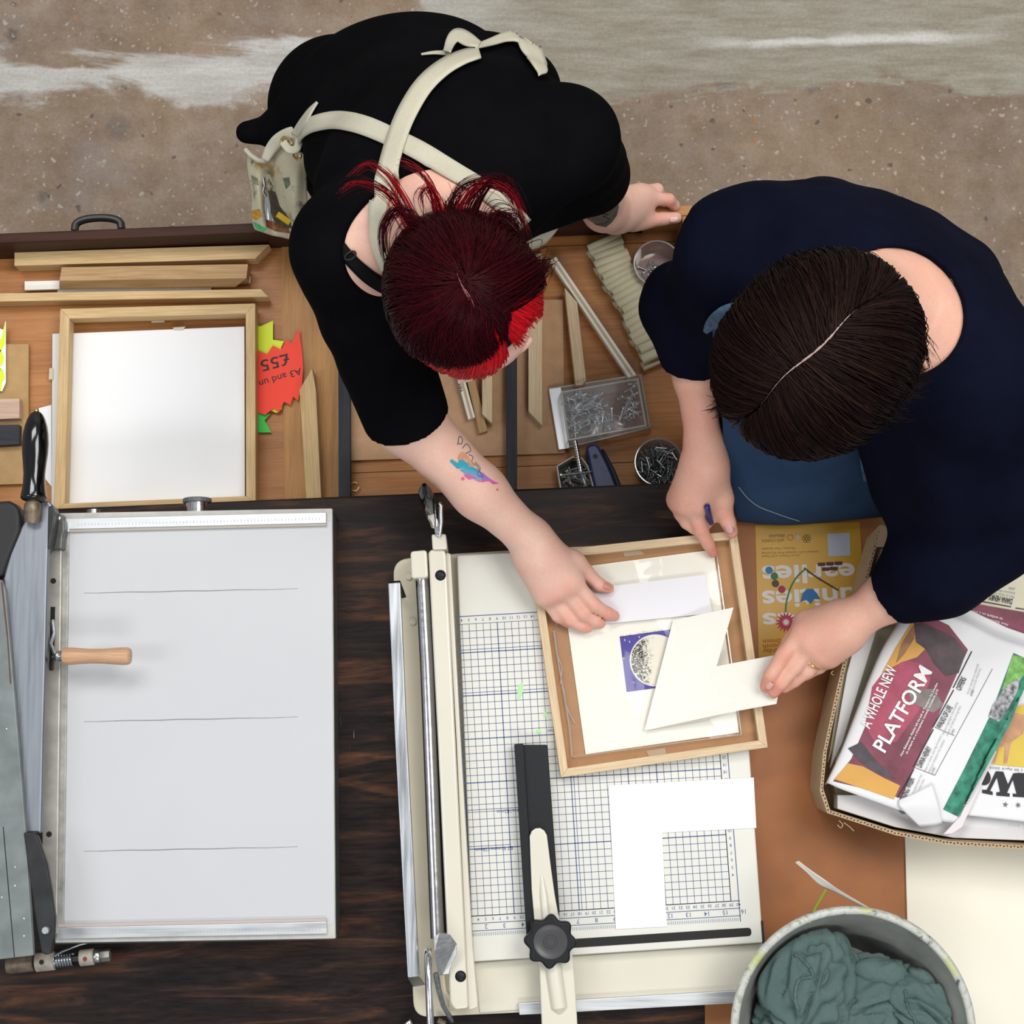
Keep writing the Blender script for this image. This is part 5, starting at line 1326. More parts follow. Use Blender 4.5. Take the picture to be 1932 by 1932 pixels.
def rag(cx, cy, z, rx, ry, rzz, rot, seed, label):
    n, mm = 90, 60; vs = []; c = P(cx, cy, z)
    for j in range(mm):
        th_ = math.pi * j / (mm - 1)
        for i in range(n):
            ph = 2 * math.pi * i / n
            d_ = Vector((math.sin(th_) * math.cos(ph), math.sin(th_) * math.sin(ph), math.cos(th_)))
            q = Vector((d_.x * .75, d_.y * 1.9, d_.z * 1.1)) * 1.25 + Vector((seed * 3.1, seed * 1.7, 0))
            w1 = noise.noise(q * .8); w2 = noise.noise(q * .9 + Vector((3, 4, 0)))
            r1 = min(1, abs(noise.noise(q * .9 + Vector((w2 * .9, w1 * .9, 7)))) * 2.4) ** .55; r2 = min(1, abs(noise.noise(q * 2.1 + Vector((9, w2 * .8, w1)))) * 2.4) ** .6
            k = .70 + .30 * r1 + .07 * r2 + .10 * w1
            p_ = Vector((d_.x * rx * k, d_.y * ry * k, d_.z * rzz * k))
            p_.rotate(Matrix.Rotation(rot, 3, 'Z')); w_ = c + p_; w_.z = max(w_.z, .920)
            lim = rb + (br_ - .006 - rb) * min(1, (w_.z - .9105) / (zr - .915)) - .007; rv = Vector((w_.x - bc.x, w_.y - bc.y, 0))
            if rv.length > lim: rv *= lim / rv.length; w_ = Vector((bc.x + rv.x, bc.y + rv.y, w_.z))
            vs.append(w_)
    fs = [(j * n + i, (j + 1) * n + i, (j + 1) * n + (i + 1) % n, j * n + (i + 1) % n) for j in range(mm - 1) for i in range(n)]
    b = MB(); b.add(vs, fs); o = b.build('rag', RAG, smooth=True, sharp=0)
    tag(o, label, 'rag', 'rags in the bucket')
    bv = BVHTree.FromPolygons(b.v, b.f)
    return o, bv
def hem(o, bv, path, r=.0022, zdef=1.0):
    pts = [see(bv, x, y, .001, zdef)[0] for x, y in cr(path, 40)]
    MB().tube(pts, [r * (1 + .25 * math.sin(i * 1.9)) for i in range(40)], 8).build('hem', RAG, o, smooth=True)
r1, v1 = rag(1530, 1860, 1.015, .082, .068, .045, 1.3, 1, 'biggest sage green rag bunched at the left inside the bucket')
hem(r1, v1, [(1500, 1800), (1525, 1822), (1532, 1842), (1506, 1850), (1500, 1880), (1506, 1905)])
r2, v2 = rag(1645, 1890, 1.0, .070, .060, .036, .4, 2, 'sage green rag crumpled in the middle of the bucket')
r3, v3 = rag(1745, 1910, 1.008, .058, .052, .042, -.6, 3, 'sage green rag folded at the right inside the bucket')
hem(r3, v3, [(1708, 1868), (1712, 1900), (1726, 1925), (1730, 1950)], .0018)
r4, v4 = rag(1475, 1945, .99, .05, .05, .04, 2.2, 5, 'small sage green rag corner at the lower left of the bucket')
r5, v5 = rag(1640, 1985, .98, .10, .06, .045, 0, 6, 'sage green rag at the bottom edge of the bucket')
# ------------------------------------------------------------------ people
def skin_mat(name, c, red=(.62, .20, .15), dark=None):
    m, nt, b, o = new_mat(name)
    b.inputs['Roughness'].default_value = .48; b.inputs['Specular IOR Level'].default_value = .35
    b.inputs['Subsurface Weight'].default_value = .12; b.inputs['Subsurface Radius'].default_value = (.01, .004, .002); b.inputs['Subsurface Scale'].default_value = .5
    v = coords(nt); f = noise_tex(nt, v, 24, 4, .6); g = noise_tex(nt, v, 260, 3)
    col = ramp(nt, f, [(.3, tuple(x * y for x, y in zip(c, (.97, .86, .84)))), (.7, c)])
    at = nd(nt, 'ShaderNodeAttribute', _attribute_name='blush')
    col = mixc(nt, at.outputs['Fac'], col, red)
    col = mixc(nt, .25, col, ramp(nt, g, [(.3, (.85, .8, .8)), (.7, (1.1, 1.08, 1.06))]), 'MULTIPLY')
    nt.links.new(col, b.inputs['Base Color'])
    bump(nt, b, g, .12, .0006)
    return m
def hair_mat(name, c0, c1, accent, rough=.34):
    m, nt, b, o = new_mat(name)
    b.inputs['Roughness'].default_value = rough; b.inputs['Specular IOR Level'].default_value = .05
    at = nd(nt, 'ShaderNodeAttribute', _attribute_name='tone')
    col = ramp(nt, at.outputs['Fac'], [(0, c0), (.48, c1), (.5, accent[0]), (1, accent[1])])
    nt.links.new(col, b.inputs['Base Color']); return m
def blush_of(V, pts):
    B = np.zeros(len(V))
    for p, s, a in pts:
        d = np.linalg.norm(V - V3(p), axis=1); B = np.maximum(B, a * np.exp(-(d / s) ** 2))
    return B
def up_from(f, az):
    return None
def head_frame(azx, azy, pitch):
    """face direction from its heading and how far it looks down; r = the person's left, u = crown"""
    a = Vector((azx, azy, 0)).normalized(); p = math.radians(pitch)
    f = a * math.cos(p) + Vector((0, 0, -1)) * math.sin(p)
    u = a * math.sin(p) + Vector((0, 0, 1)) * math.cos(p)
    l = u.cross(f).normalized()
    return f.normalized(), u.normalized(), l
def head_prims(C, fr, s=1.0):
    f, u, l = fr
    A = [l, f, u]
    pr = [ell(C + u * .012 * s - f * .008 * s, A, (.074 * s, .094 * s, .088 * s), .01),
          ell(C + f * .030 * s - u * .050 * s, A, (.056 * s, .062 * s, .068 * s), .03),
          ell(C + f * .066 * s - u * .094 * s, A, (.026 * s, .022 * s, .020 * s), .025),         # chin
          cone(C + f * .088 * s + u * .0 * s, C + f * .108 * s - u * .034 * s, .008 * s, .012 * s, .012),  # nose
          ell(C + f * .098 * s - u * .040 * s + l * .010 * s, A, (.008, .008, .007), .006), ell(C + f * .098 * s - u * .040 * s - l * .010 * s, A, (.008, .008, .007), .006),
          ell(C + f * .086 * s + u * .016 * s + l * .028 * s, A, (.024, .010, .008), .012), ell(C + f * .086 * s + u * .016 * s - l * .028 * s, A, (.024, .010, .008), .012),
          ell(C + f * .090 * s - u * .063 * s, A, (.022, .009, .0055), .004), ell(C + f * .088 * s - u * .073 * s, A, (.019, .009, .006), .004)]
    for sg in (1, -1):
        e = C + l * sg * .074 * s - f * .006 * s - u * .018 * s
        pr += [ell(e, [(l * sg + f * .5).normalized(), f, u], (.008, .018, .030), .006)]
    return pr
def eyes(C, fr, parent, s=1.0):
    f, u, l = fr; white = flat('eye_white', (.75, .73, .70), .25); iris = flat('eye_iris', (.06, .07, .06), .2)
    for sg in (1, -1):
        c = C + f * .070 * s + l * sg * .030 * s - u * .004
        e = MB().lathe(c - f * .012, f, [(.0, .001)] + [(.012 - .012 * math.cos(t), .012 * math.sin(t)) for t in np.linspace(.2, 2.9, 12)] + [(.024, .0005)], 18).build('eye', white, parent, smooth=True, sharp=0)
        MB().lathe(c + f * .0108, f, [(0, .0055), (.0008, .005), (.0012, .0005)], 16).build('iris', iris, e, smooth=True)
def finger(pts, r0, r1, k=.003, k0=.006):
    r0 *= .90; r1 *= .93
    """joints from the knuckle to the tip"""
    out = []
    n = len(pts) - 1
    for i in range(n):
        a, b = r0 + (r1 - r0) * i / n, r0 + (r1 - r0) * (i + 1) / n
        out.append(cone(pts[i], pts[i + 1], a, b, k0 if i == 0 else k))
    return out
def hand_pts(pts): return [Q(p) for p in pts]
def nail(p, d, up, w, L, parent, mat):
    p, d, up = Vector(p), Vector(d).normalized(), Vector(up).normalized(); sd = d.cross(up).normalized(); up = sd.cross(d)
    b = MB(); vs = []; fs = []
    n, m_ = 9, 9
    for j in range(m_):
        t = j / (m_ - 1); ww = w * (1 - .35 * max(0, (t - .6) / .4) ** 2) * (1 - .2 * max(0, (.25 - t) / .25) ** 2)
        for i in range(n):
            s = i / (n - 1) * 2 - 1
            vs.append(p + d * L * (t - .5) + sd * ww * s * .5 + up * (.0008 - .26 * w * s * s - .0012 * (t - .5) ** 2))
    fs = [(j * n + i, j * n + i + 1, (j + 1) * n + i + 1, (j + 1) * n + i) for j in range(m_ - 1) for i in range(n - 1)]
    b.add(vs, fs)
    o = b.build('fingernail', mat, parent, smooth=True, sharp=0); md = o.modifiers.new('s', 'SOLIDIFY'); md.thickness = .0006; md.offset = 0

# ================================================================== woman with red hair
hipA = P(755, 172, .98)
footA = Vector((hipA.x + .02, hipA.y - .02, 0))
latA = Vector((.90, .42, 0)).normalized()
latA2 = Vector((.97, .24, 0)).normalized()
SK1 = skin_mat('fair_skin', (.80, .53, .43), (.72, .25, .19))
HC1 = P(876, 562, 1.405); HF1 = head_frame(.50, -.86, 47)
def torsoA(g, k=.05):
    return [ell((752, 190, .975), [latA2, latA2.cross(Vector((0, 0, 1))), (0, 0, 1)], (.150 + g, .100 + g, .14), k),
            cone((758, 192, 1.0), (805, 238, 1.11), .092 + g, .094 + g, k, (latA2, .66)),
            cone((805, 238, 1.11), (846, 310, 1.23), .094 + g, .098 + g, k, (latA, .66)),
            cone((846, 310, 1.23), (860, 378, 1.305), .098 + g, .080 + g, k, (latA, .66)),
            cone((668, 455, 1.300), (1060, 270, 1.300), .060 + g, .056 + g, .035),
            cone((930, 330, 1.16), (860, 390, 1.16), .075 + g, .075 + g, .06)]
def handA_right():
    pr = [cone((1003, 1018, 1.030), (1024, 1046, 1.026), .0265, .026, .02, (Vector((.7, .7, .1)), 1.0))]
    # palm
    pr += [cone((1018, 1044, 1.026), (1080, 1095, 1.016), .021, .0155, .02), cone((1016, 1048, 1.024), (1064, 1104, 1.018), .021, .0150, .02),
           cone((1010, 1052, 1.022), (1040, 1117, 1.013), .021, .0145, .02), cone((1005, 1056, 1.020), (1024, 1124, 1.006), .020, .013, .02),
           cone((1022, 1046, 1.018), (1084, 1062, 1.004), .020, .015, .02)]
    pr += finger(hand_pts([(1080, 1094, 1.018), (1122, 1142, 1.005), (1147, 1157, .994), (1160, 1162, .985)]), .0118, .0080)
    pr += finger(hand_pts([(1062, 1110, 1.014), (1099, 1158, .999), (1123, 1172, .988), (1134, 1176, .983)]), .0112, .0078)
    pr += finger(hand_pts([(1040, 1122, 1.007), (1075, 1170, .993), (1098, 1182, .985), (1110, 1185, .982)]), .0108, .0074)
    pr += finger(hand_pts([(1025, 1126, 1.002), (1052, 1164, .990), (1070, 1174, .984), (1080, 1178, .981)]), .0095, .0068)
    pr += finger(hand_pts([(1080, 1056, 1.008), (1104, 1078, .998), (1130, 1103, .990), (1149, 1110, .986)]), .0140, .0082, .003, .009)
    return pr
def handA_left():
    pr = [cone((1140, 395, .955), (1166, 398, .925), .029, .027, .02)]
    pr += [cone((1160, 388, .925), (1205, 366, .900), .022, .0145, .02), cone((1160, 392, .925), (1221, 374, .896), .022, .0135, .02),
           cone((1160, 405, .920), (1208, 412, .884), .023, .015, .02), cone((1163, 398, .92), (1205, 392, .89), .023, .016, .02)]
    pr += finger(hand_pts([(1221, 374, .897), (1262, 377, .886), (1272, 388, .868), (1270, 397, .850)]), .0115, .0080)
    pr += finger(hand_pts([(1208, 362, .899), (1240, 358, .878), (1248, 372, .850), (1244, 384, .835)]), .0118, .0080)
    pr += finger(hand_pts([(1196, 362, .894), (1218, 362, .866), (1222, 376, .842), (1218, 386, .83)]), .0108, .0075)
    pr += finger(hand_pts([(1184, 366, .888), (1198, 370, .864), (1200, 380, .846), (1198, 388, .838)]), .0095, .0068)
    pr += finger(hand_pts([(1196, 420, .893), (1222, 416, .884), (1250, 413, .877), (1276, 411, .875)]), .0140, .0092, .003, .009)
    return pr
def armA(g=0):
    return [cone((652, 480, 1.295), (768, 790, 1.125), .056 + g, .045 + g, .03), cone((768, 790, 1.125), (905, 928, 1.070), .043 + g, .034 + g, .02),
            cone((905, 928, 1.070), (1003, 1020, 1.032), .034 + g, .0262 + g, .02),
            cone((1074, 265, 1.285), (1110, 326, 1.10), .052 + g, .044 + g, .03), cone((1110, 326, 1.10), (1142, 394, .955), .043 + g, .030 + g, .02)]
legA = [cone(hipA + Vector((-.09, -.01, -.06)), Vector((footA.x - .10, footA.y + .0, .50)), .090, .058, .04), cone(Vector((footA.x - .10, footA.y, .50)), Vector((footA.x - .11, footA.y + .04, .09)), .056, .038, .03),
        cone(hipA + Vector((.09, .0, -.06)), Vector((footA.x + .10, footA.y + .03, .50)), .090, .058, .04), cone(Vector((footA.x + .10, footA.y + .03, .50)), Vector((footA.x + .12, footA.y + .07, .09)), .056, .038, .03)]
feetA = [(Vector((footA.x - .11, footA.y + .06, .045)), Vector((footA.x - .12, footA.y - .12, .035))), (Vector((footA.x + .12, footA.y + .09, .045)), Vector((footA.x + .14, footA.y - .09, .035)))]
pr = torsoA(-.001) + armA() + handA_right() + handA_left() + legA
for a, b_ in feetA: pr.append(cone(a, b_, .036, .028, .03))
pr += [cone((856, 400, 1.335), HC1 - HF1[1] * .05 - HF1[0] * .03, .060, .056, .03)] + head_prims(HC1, HF1)
bodyA = grow(pr, .0031, 1)
bl = blush_of(bodyA[0], [((1122, 1143, 1.01), .012, .5), ((1146, 1158, .998), .014, .75), ((1158, 1163, .985), .012, .85), ((1068, 1108, 1.03), .012, .45), ((1041, 1124, 1.02), .014, .5), ((1104, 1160, 1.0), .02, .35), ((1134, 1175, .985), .014, .7), ((1106, 1182, .985), .014, .7),
        ((1142, 1108, .985), .016, .85), ((1115, 1090, .99), .02, .45), ((1070, 1170, .995), .014, .5), ((1262, 377, .888), .016, .6), ((1240, 413, .877), .02, .55), ((1270, 411, .875), .012, .6), ((1221, 374, .905), .012, .4), ((1208, 355, .9), .014, .5), ((800, 380, 1.36), .06, .25), ((900, 330, 1.36), .05, .3), ((975, 705, 1.36), .03, .3)])
pA = body_obj('person', bodyA, SK1, None, footA, {'blush': bl})
tag(pA, 'person with dark red hair in black top and cream apron bending over the drawer', 'person')
bvA = bvh_of(bodyA)
eyes(HC1, HF1, pA)
NAILM = flat('nail_pink', (.74, .46, .42), .3)
q0, _ = see(bvA, 1272, 411, 0, .88); nail(q0 + Vector((-.0005, 0, .0006)), P(1279, 410, .88) - P(1262, 412, .88), (0, .15, 1), .0125, .0135, pA, NAILM)
q0, _ = see(bvA, 1147, 1106, 0, .99); nail(q0 + Vector((0, .001, .0006)), P(1154, 1110, .985) - P(1139, 1103, .99), (.25, .45, .8), .011, .012, pA, flat('nail_red', (.62, .27, .22), .3))

# black top
pr = torsoA(.008, .05) + [cone((652, 478, 1.295), (768, 790, 1.125), .066, .057, .03), cone((1074, 262, 1.285), (1112, 330, 1.085), .062, .056, .025),
     cone((955, 330, 1.15), (1030, 345, 1.13), .066, .055, .05), cone((600, 225, 1.0), (540, 245, .965), .045, .034, .04), cone((540, 243, .965), (466, 250, .945), .026, .0165, .015),
     cone((940, 150, 1.10), (985, 165, 1.13), .045, .042, .04)]
h0 = P(768, 790, 1.125); ad = (P(768, 790, 1.125) - P(652, 480, 1.295)).normalized()
pr += [fold((700, 620, 1.25), .13, ad, 95, .0028, (1, 0, 0), 30), fold((1090, 290, 1.2), .11, (.3, -.6, -.7), 85, .004, (1, 0, 0), 25), fold((860, 190, 1.12), .16, (.5, -.7, .2), 60, .0035, (.4, 1, 0), 22), fold((620, 330, 1.15), .14, (.2, 1, .3), 70, .003, (1, 0, 0), 22)]
pr += [cut_ball((804, 484, 1.385), .104)]
pr += [cut_plane(P(768, 793, 1.125), ad + Vector((0, 0, -.1)), .09)]
e0 = P(1118, 336, 1.075); ad2 = (P(1116, 330, 1.085) - P(1078, 265, 1.29)).normalized(); pr += [cut_plane(e0 + ad2 * .03, ad2, .10)]
topA = grow(pr, .0045, 2)
BLACKT = fabric('black_jersey', (.0022, .0022, .0028), (.0045, .0045, .0060), 1400, .95, .25, spec=.03)
tA = body_obj('black_top', topA, BLACKT, pA)
bvT = bvh_of(topA)
bvTB = bvh_of((np.vstack([topA[0], bodyA[0]]), np.vstack([topA[1], bodyA[1] + len(topA[0])])))
# trousers and shoes
pr = [cone(hipA + Vector((-.09, -.01, -.04)), Vector((footA.x - .10, footA.y + .0, .50)), .105, .075, .05), cone(Vector((footA.x - .10, footA.y, .50)), Vector((footA.x - .11, footA.y + .04, .10)), .073, .055, .03),
      cone(hipA + Vector((.09, .0, -.04)), Vector((footA.x + .10, footA.y + .03, .50)), .105, .075, .05), cone(Vector((footA.x + .10, footA.y + .03, .50)), Vector((footA.x + .12, footA.y + .07, .10)), .073, .055, .03)]
body_obj('trousers', grow(pr, .008, 2), fabric('black_denim', (.0024, .0024, .0030), None, 900, spec=.03), pA)
def shoes(feet, parent, mat):
    for a, b_ in feet:
        body_obj('shoe', grow([cone(a + Vector((0, .01, .0)), b_, .043, .036, .03), cone(a + Vector((0, 0, .03)), a + Vector((0, 0, .07)), .044, .044, .03)], .006, 2), mat, parent)
shoes(feetA, pA, flat('black_shoe', (.012, .012, .012), .5))
# apron
CANVAS = fabric('cream_canvas', (.52, .49, .38), (.62, .59, .48), 1100, .9, .3)
def stained():
    m = fabric('stained_canvas', (.44, .40, .27), (.58, .54, .40), 1100, .9, .3); nt = m.node_tree
    b = [n for n in nt.nodes if n.type == 'BSDF_PRINCIPLED'][0]; src = b.inputs['Base Color'].links[0].from_socket
    v = coords(nt); c = src
    for sc, lo, hi, col, off in ((22, .56, .66, (.10, .11, .05), 0), (30, .60, .68, (.03, .03, .03), 3), (16, .62, .70, (.40, .20, .03), 7), (18, .66, .72, (.03, .22, .08), 11)):
        mp = nd(nt, 'ShaderNodeMapping'); mp.inputs['Location'].default_value = (off, off, off); nt.links.new(v, mp.inputs[0])
        c = mixc(nt, ramp(nt, noise_tex(nt, mp.outputs[0], sc, 5, .65), [(lo, (0,) * 3), (hi, (.85,) * 3)]), c, col)
    nt.links.new(c, b.inputs['Base Color']); return m
STAIN = stained()
ap, bvAp = sheet([[P(464, 284, .945), P(482, 300, .965), P(502, 296, .985), P(525, 272, 1.005), P(552, 262, 1.03), P(575, 290, 1.03)],
               [P(466, 320, .935), P(484, 330, .955), P(505, 326, .955), P(525, 315, .99), P(552, 320, 1.01), P(578, 330, 1.0)],
               [P(474, 370, .92), P(490, 372, .945), P(510, 374, .925), P(528, 372, .955), P(552, 380, .98), P(580, 390, .97)],
               [P(474, 410, .905), P(494, 414, .92), P(515, 418, .905), P(535, 422, .925), P(560, 425, .945), P(585, 430, .94)],
               [P(480, 432, .89), P(500, 440, .90), P(522, 446, .895), P(545, 450, .905), P(570, 454, .92), P(592, 455, .92)],
               [P(484, 425, .87), P(505, 432, .87), P(525, 436, .87), P(548, 440, .87), P(572, 445, .87), P(592, 448, .87)]], 40, 40, 'apron', STAIN, pA, thick=.002, fold=.003, ffreq=16)
for pl, col in (([(476, 398), (490, 394), (494, 408), (484, 414), (476, 410)], (.45, .22, .02)), ([(478, 418), (490, 424), (503, 432), (498, 437), (484, 430)], (.03, .40, .14)), ([(506, 358), (520, 362), (528, 388), (545, 412), (552, 430), (530, 432), (514, 410), (508, 384)], (.06, .05, .03)), ([(500, 412), (520, 420), (545, 432), (548, 440), (520, 436), (502, 428)], (.20, .07, .03)), ([(474, 330), (486, 336), (488, 350), (478, 346)], (.16, .17, .10)), ([(534, 336), (546, 334), (548, 348), (540, 356)], (.10, .13, .09))):
    decal(bvAp, pl, 'stain_shade_patch', flat('stain_shade_patch', col, .6, var=.5, vscale=120), ap, .0008, .93, 3)  # paint stains, plus a dark patch painting in the apron's shaded interior
MB().tube([P(x, y, z) for x, y, z in ((464, 283, .950), (474, 294, .962), (488, 303, .972), (500, 304, .985), (512, 290, 1.0))], .0035, 8).build('apron_hem', CANVAS, ap, smooth=True)
strap(None, [(500, 302, .995), (512, 280, 1.01), (528, 262, 1.03), (552, 250, 1.05), (572, 252, 1.055)], 22, 'knotted_strap', CANVAS, ap, widths=[14, 22, 24, 22, 16])
for cx_, cy_, zz_, r_ in ((541, 272, 1.045, 13), (560, 292, 1.05, 9)):
    MB().tube([P(cx_ + r_ * .75 * math.cos(a) + r_ * .3 * math.sin(a), cy_ + r_ * math.sin(a), zz_ + .008 * math.cos(a)) for a in np.linspace(0, 2 * math.pi, 25)], .0018, 8).build('brass_ring', BRASS, ap, smooth=True)
strap(None, [(534, 268, 1.055), (546, 282, 1.06), (560, 280, 1.06), (566, 262, 1.062), (578, 246, 1.065)], 14, 'knotted_strap', CANVAS, ap)
MB().tube([P(498, 336, .975), P(500, 350, .972), P(497, 362, .968), P(503, 372, .966)], .0022, 8).build('key_chain', CHROME, ap, smooth=True)
MB().tube([P(503, 368, .966), P(508, 392, .955), P(509, 416, .945), P(505, 414, .945), P(502, 390, .955), P(503, 368, .966)], .0025, 8).build('carabiner', CHROME, ap, smooth=True)
MB().bar(P(524, 404, .955), P(547, 420, .945), .008, .004).build('yellow_tag', flat('yellow_tag', (.55, .35, .02), .5), ap)
strap(bvTB, [(545, 296), (556, 272), (572, 250), (598, 235), (640, 230), (690, 240), (745, 264), (800, 292), (850, 322), (900, 352), (950, 388), (985, 424)], 36, 'strap', CANVAS, ap, off=.0035, zdef=1.36, n=60, widths=[16, 20, 22, 28, 33, 36, 36, 36, 36, 36, 36, 36])
strap(bvTB, [(905, 108), (872, 118), (836, 138), (800, 172), (770, 222), (750, 275), (736, 325), (722, 372), (714, 420), (718, 465), (738, 520)], 36, 'strap', CANVAS, ap, off=.0065, zdef=1.38, n=60, widths=[22, 26, 30, 34, 36, 36, 36, 36, 36, 36, 30])
strap(bvT, [(603, 196), (590, 212), (577, 232), (562, 254)], 14, 'waist_tie', CANVAS, ap, off=.004, zdef=1.1, widths=[3, 9, 14, 18])
strap(bvT, [(846, 112), (852, 90), (864, 80), (884, 90), (904, 98)], 20, 'bow_loop', CANVAS, ap, off=.010, zdef=1.10, widths=[14, 20, 24, 24, 10])
strap(bvT, [(896, 100), (925, 90), (955, 80), (980, 80), (996, 98), (1010, 124), (1022, 152)], 20, 'bow_loop', CANVAS, ap, off=.008, zdef=1.08, widths=[8, 14, 18, 24, 34, 26, 14])
strap(bvT, [(796, 108), (820, 105), (850, 106)], 5, 'waist_tie', CANVAS, ap, off=.004, zdef=1.15, widths=[2, 5, 8])
bib2, _ = sheet([[P(965, 400, 1.10), P(1010, 408, 1.08), P(1062, 412, 1.06)], [P(972, 432, 1.085), P(1015, 438, 1.07), P(1052, 434, 1.055)], [P(972, 458, 1.06), P(1005, 464, 1.05), P(1034, 456, 1.04)], [P(960, 470, 1.03), P(995, 474, 1.02), P(1020, 466, 1.01)]], 20, 20, 'apron_bib', CANVAS, ap, thick=.002, fold=.002, ffreq=9)
# bra strap
bs_ = strap(bvA, [(634, 452), (645, 470), (664, 492), (692, 518), (720, 537), (750, 552)], 26, 'bra_strap', flat('strap_black', (.003, .003, .004), .6, spec=.1), pA, off=.002, zdef=1.36, widths=[22, 24, 24, 27, 28, 28])
MB().tube([see(bvA, 661 + 8.5 * math.cos(a) - 4 * math.sin(a), 481 + 7.5 * math.sin(a), .005, 1.36)[0] for a in np.linspace(0, 2 * math.pi, 25)], .0014, 8).build('strap_ring', BLACKP, bs_, smooth=True)
# tattoos
TG = flat('tattoo_grey', (.085, .085, .088), .5, var=.55, vscale=60)
decal(bvA, [(1098, 330), (1170, 300), (1165, 340), (1161, 362), (1164, 376), (1167, 390), (1163, 406), (1154, 419), (1143, 428), (1125, 424), (1108, 412), (1092, 395)], 'tattoo', TG, pA, .0007, .95, 4)
for pl, col in (([(865, 868), (872, 866), (878, 872), (885, 874), (884, 880), (893, 882), (902, 886), (905, 893), (896, 890), (886, 888), (878, 884), (862, 884), (848, 870), (852, 866), (864, 874)], (.03, .34, .46)),
                ([(866, 886), (882, 884), (900, 890), (908, 900), (914, 908), (900, 908), (886, 900)], (.10, .36, .52)),
                ([(880, 890), (890, 896), (905, 904), (920, 904), (930, 908), (941, 912), (930, 914), (922, 908), (905, 910), (893, 903), (884, 905), (873, 894), (882, 897)], (.62, .10, .34)),
                ([(896, 886), (910, 892), (922, 902), (934, 910), (926, 908), (910, 904), (900, 898)], (.28, .16, .56)),
                ([(862, 866), (866, 856), (872, 852), (882, 860), (890, 872), (896, 880), (888, 880), (876, 870)], (.66, .32, .20))):
    decal(bvA, pl, 'tattoo', flat('tattoo_ink', col, .5, var=.15, vscale=90), pA, .0006, 1.1, 3)
for c in ((873, 903, 3.5), (938, 924, 2.2), (879, 899, 2)):
    decal(bvA, [(c[0] + c[2] * math.cos(k), c[1] + c[2] * math.sin(k)) for k in np.linspace(0, 5.6, 8)], 'tattoo', flat('tattoo_pink', (.62, .12, .22), .5), pA, .0006, 1.1, 2)
for pth in ([(863, 840), (866, 824), (872, 828), (870, 838), (864, 836)], [(872, 846), (880, 838), (888, 850), (878, 856)], [(884, 858), (892, 862), (890, 872), (900, 880), (908, 896), (912, 910)], [(896, 872), (906, 884), (900, 896), (912, 900)]):
    MB().tube([see(bvA, x, y, .0004, 1.1)[0] for x, y in cr(pth, 14)], .0005, 5).build('tattoo', flat('tattoo_line', (.06, .09, .10), .5), pA, smooth=True)

# hair -------------------------------------------------------------
def on_head(C, fr, th, ph, R):
    """th from the crown, ph round it: 0 = face, +90 = the person's left"""
    f, u, l = fr
    t, p = math.radians(th), math.radians(ph)
    return C + (f * (math.sin(t) * math.cos(p)) * R[1] + l * (math.sin(t) * math.sin(p)) * R[0] + u * math.cos(t) * R[2])
HO1 = HC1 + HF1[1] * .012 - HF1[0] * .008
HFH = head_frame(.50, -.86, 5)
f1, u1, l1 = HFH
RR = (.090, .102, .096)
cap = [ell(HO1, [l1, f1, u1], (.083, .094, .089), .02), ell(HO1 - f1 * .04 - u1 * .02, [l1, f1, u1], (.070, .056, .070), .03)]
fx = HF1[0] * .95 + l1 * .25
cap += [cut_plane(HO1 + fx * .032, fx - u1 * .05, .13)]
items = []
R_ = random.Random(3)
def dark_end(p):
    k = [(-180, 122), (-110, 108), (-84, 92), (-62, 76), (-38, 64), (-4, 50), (10, 42), (30, 34), (50, 30), (60, 58), (72, 88), (100, 100), (140, 112), (180, 122)]
    for (a, x), (b_, y) in zip(k, k[1:]):
        if a <= p <= b_: return x + (y - x) * (p - a) / (b_ - a)
    return 100
for i in range(3300):
    ph1 = R_.uniform(-180, 180); th1 = dark_end(ph1) + R_.gauss(-1, 2.5); thS = R_.uniform(0, min(34, th1 * .5)); ph0 = ph1 + R_.uniform(-22, 22)
    if 45 < ph1 < 110: ph0 -= 30 * R_.random()
    lift = R_.uniform(-.003, .0035); pts = []
    for k in range(9):
        t = k / 8; th = thS + (th1 - thS) * t; ph = ph0 + (ph1 - ph0) * t + 8 * math.sin(t * 3.1) * (1 if ph1 > 0 else -1)
        r = [q + lift for q in RR]
        pts.append(on_head(HO1, HFH, th, ph, r))
    items.append((pts, R_.uniform(.0007, .0013), .0004, (.08 + .30 * R_.random() ** 1.5)))
# red underlayer round the hairline
def red_end(p):
    k = [(-120, 106), (-70, 100), (-30, 92), (-10, 84), (3, 72), (12, 63), (25, 56), (38, 66), (48, 84), (80, 92)]
    for (a, x), (b_, y) in zip(k, k[1:]):
        if a <= p <= b_: return x + (y - x) * (p - a) / (b_ - a)
    return 90
for i in range(1700):
    ph1 = R_.uniform(-112, 76); lift = R_.uniform(-.006, -.0015)
    thS = max(22, dark_end(ph1) - R_.uniform(4, 14)); th1 = max(thS + 6, red_end(ph1) + R_.gauss(-1, 3))
    sw = R_.uniform(-14, -4) if ph1 < 10 else R_.uniform(0, 10)
    pts = [on_head(HO1, HFH, thS + (th1 - thS) * k / 6, ph1 + sw * k / 6, [q + lift - .001 * k / 6 for q in RR]) for k in range(7)]
    items.append((pts, R_.uniform(.0008, .0014), .0005, R_.uniform(.62, 1)))
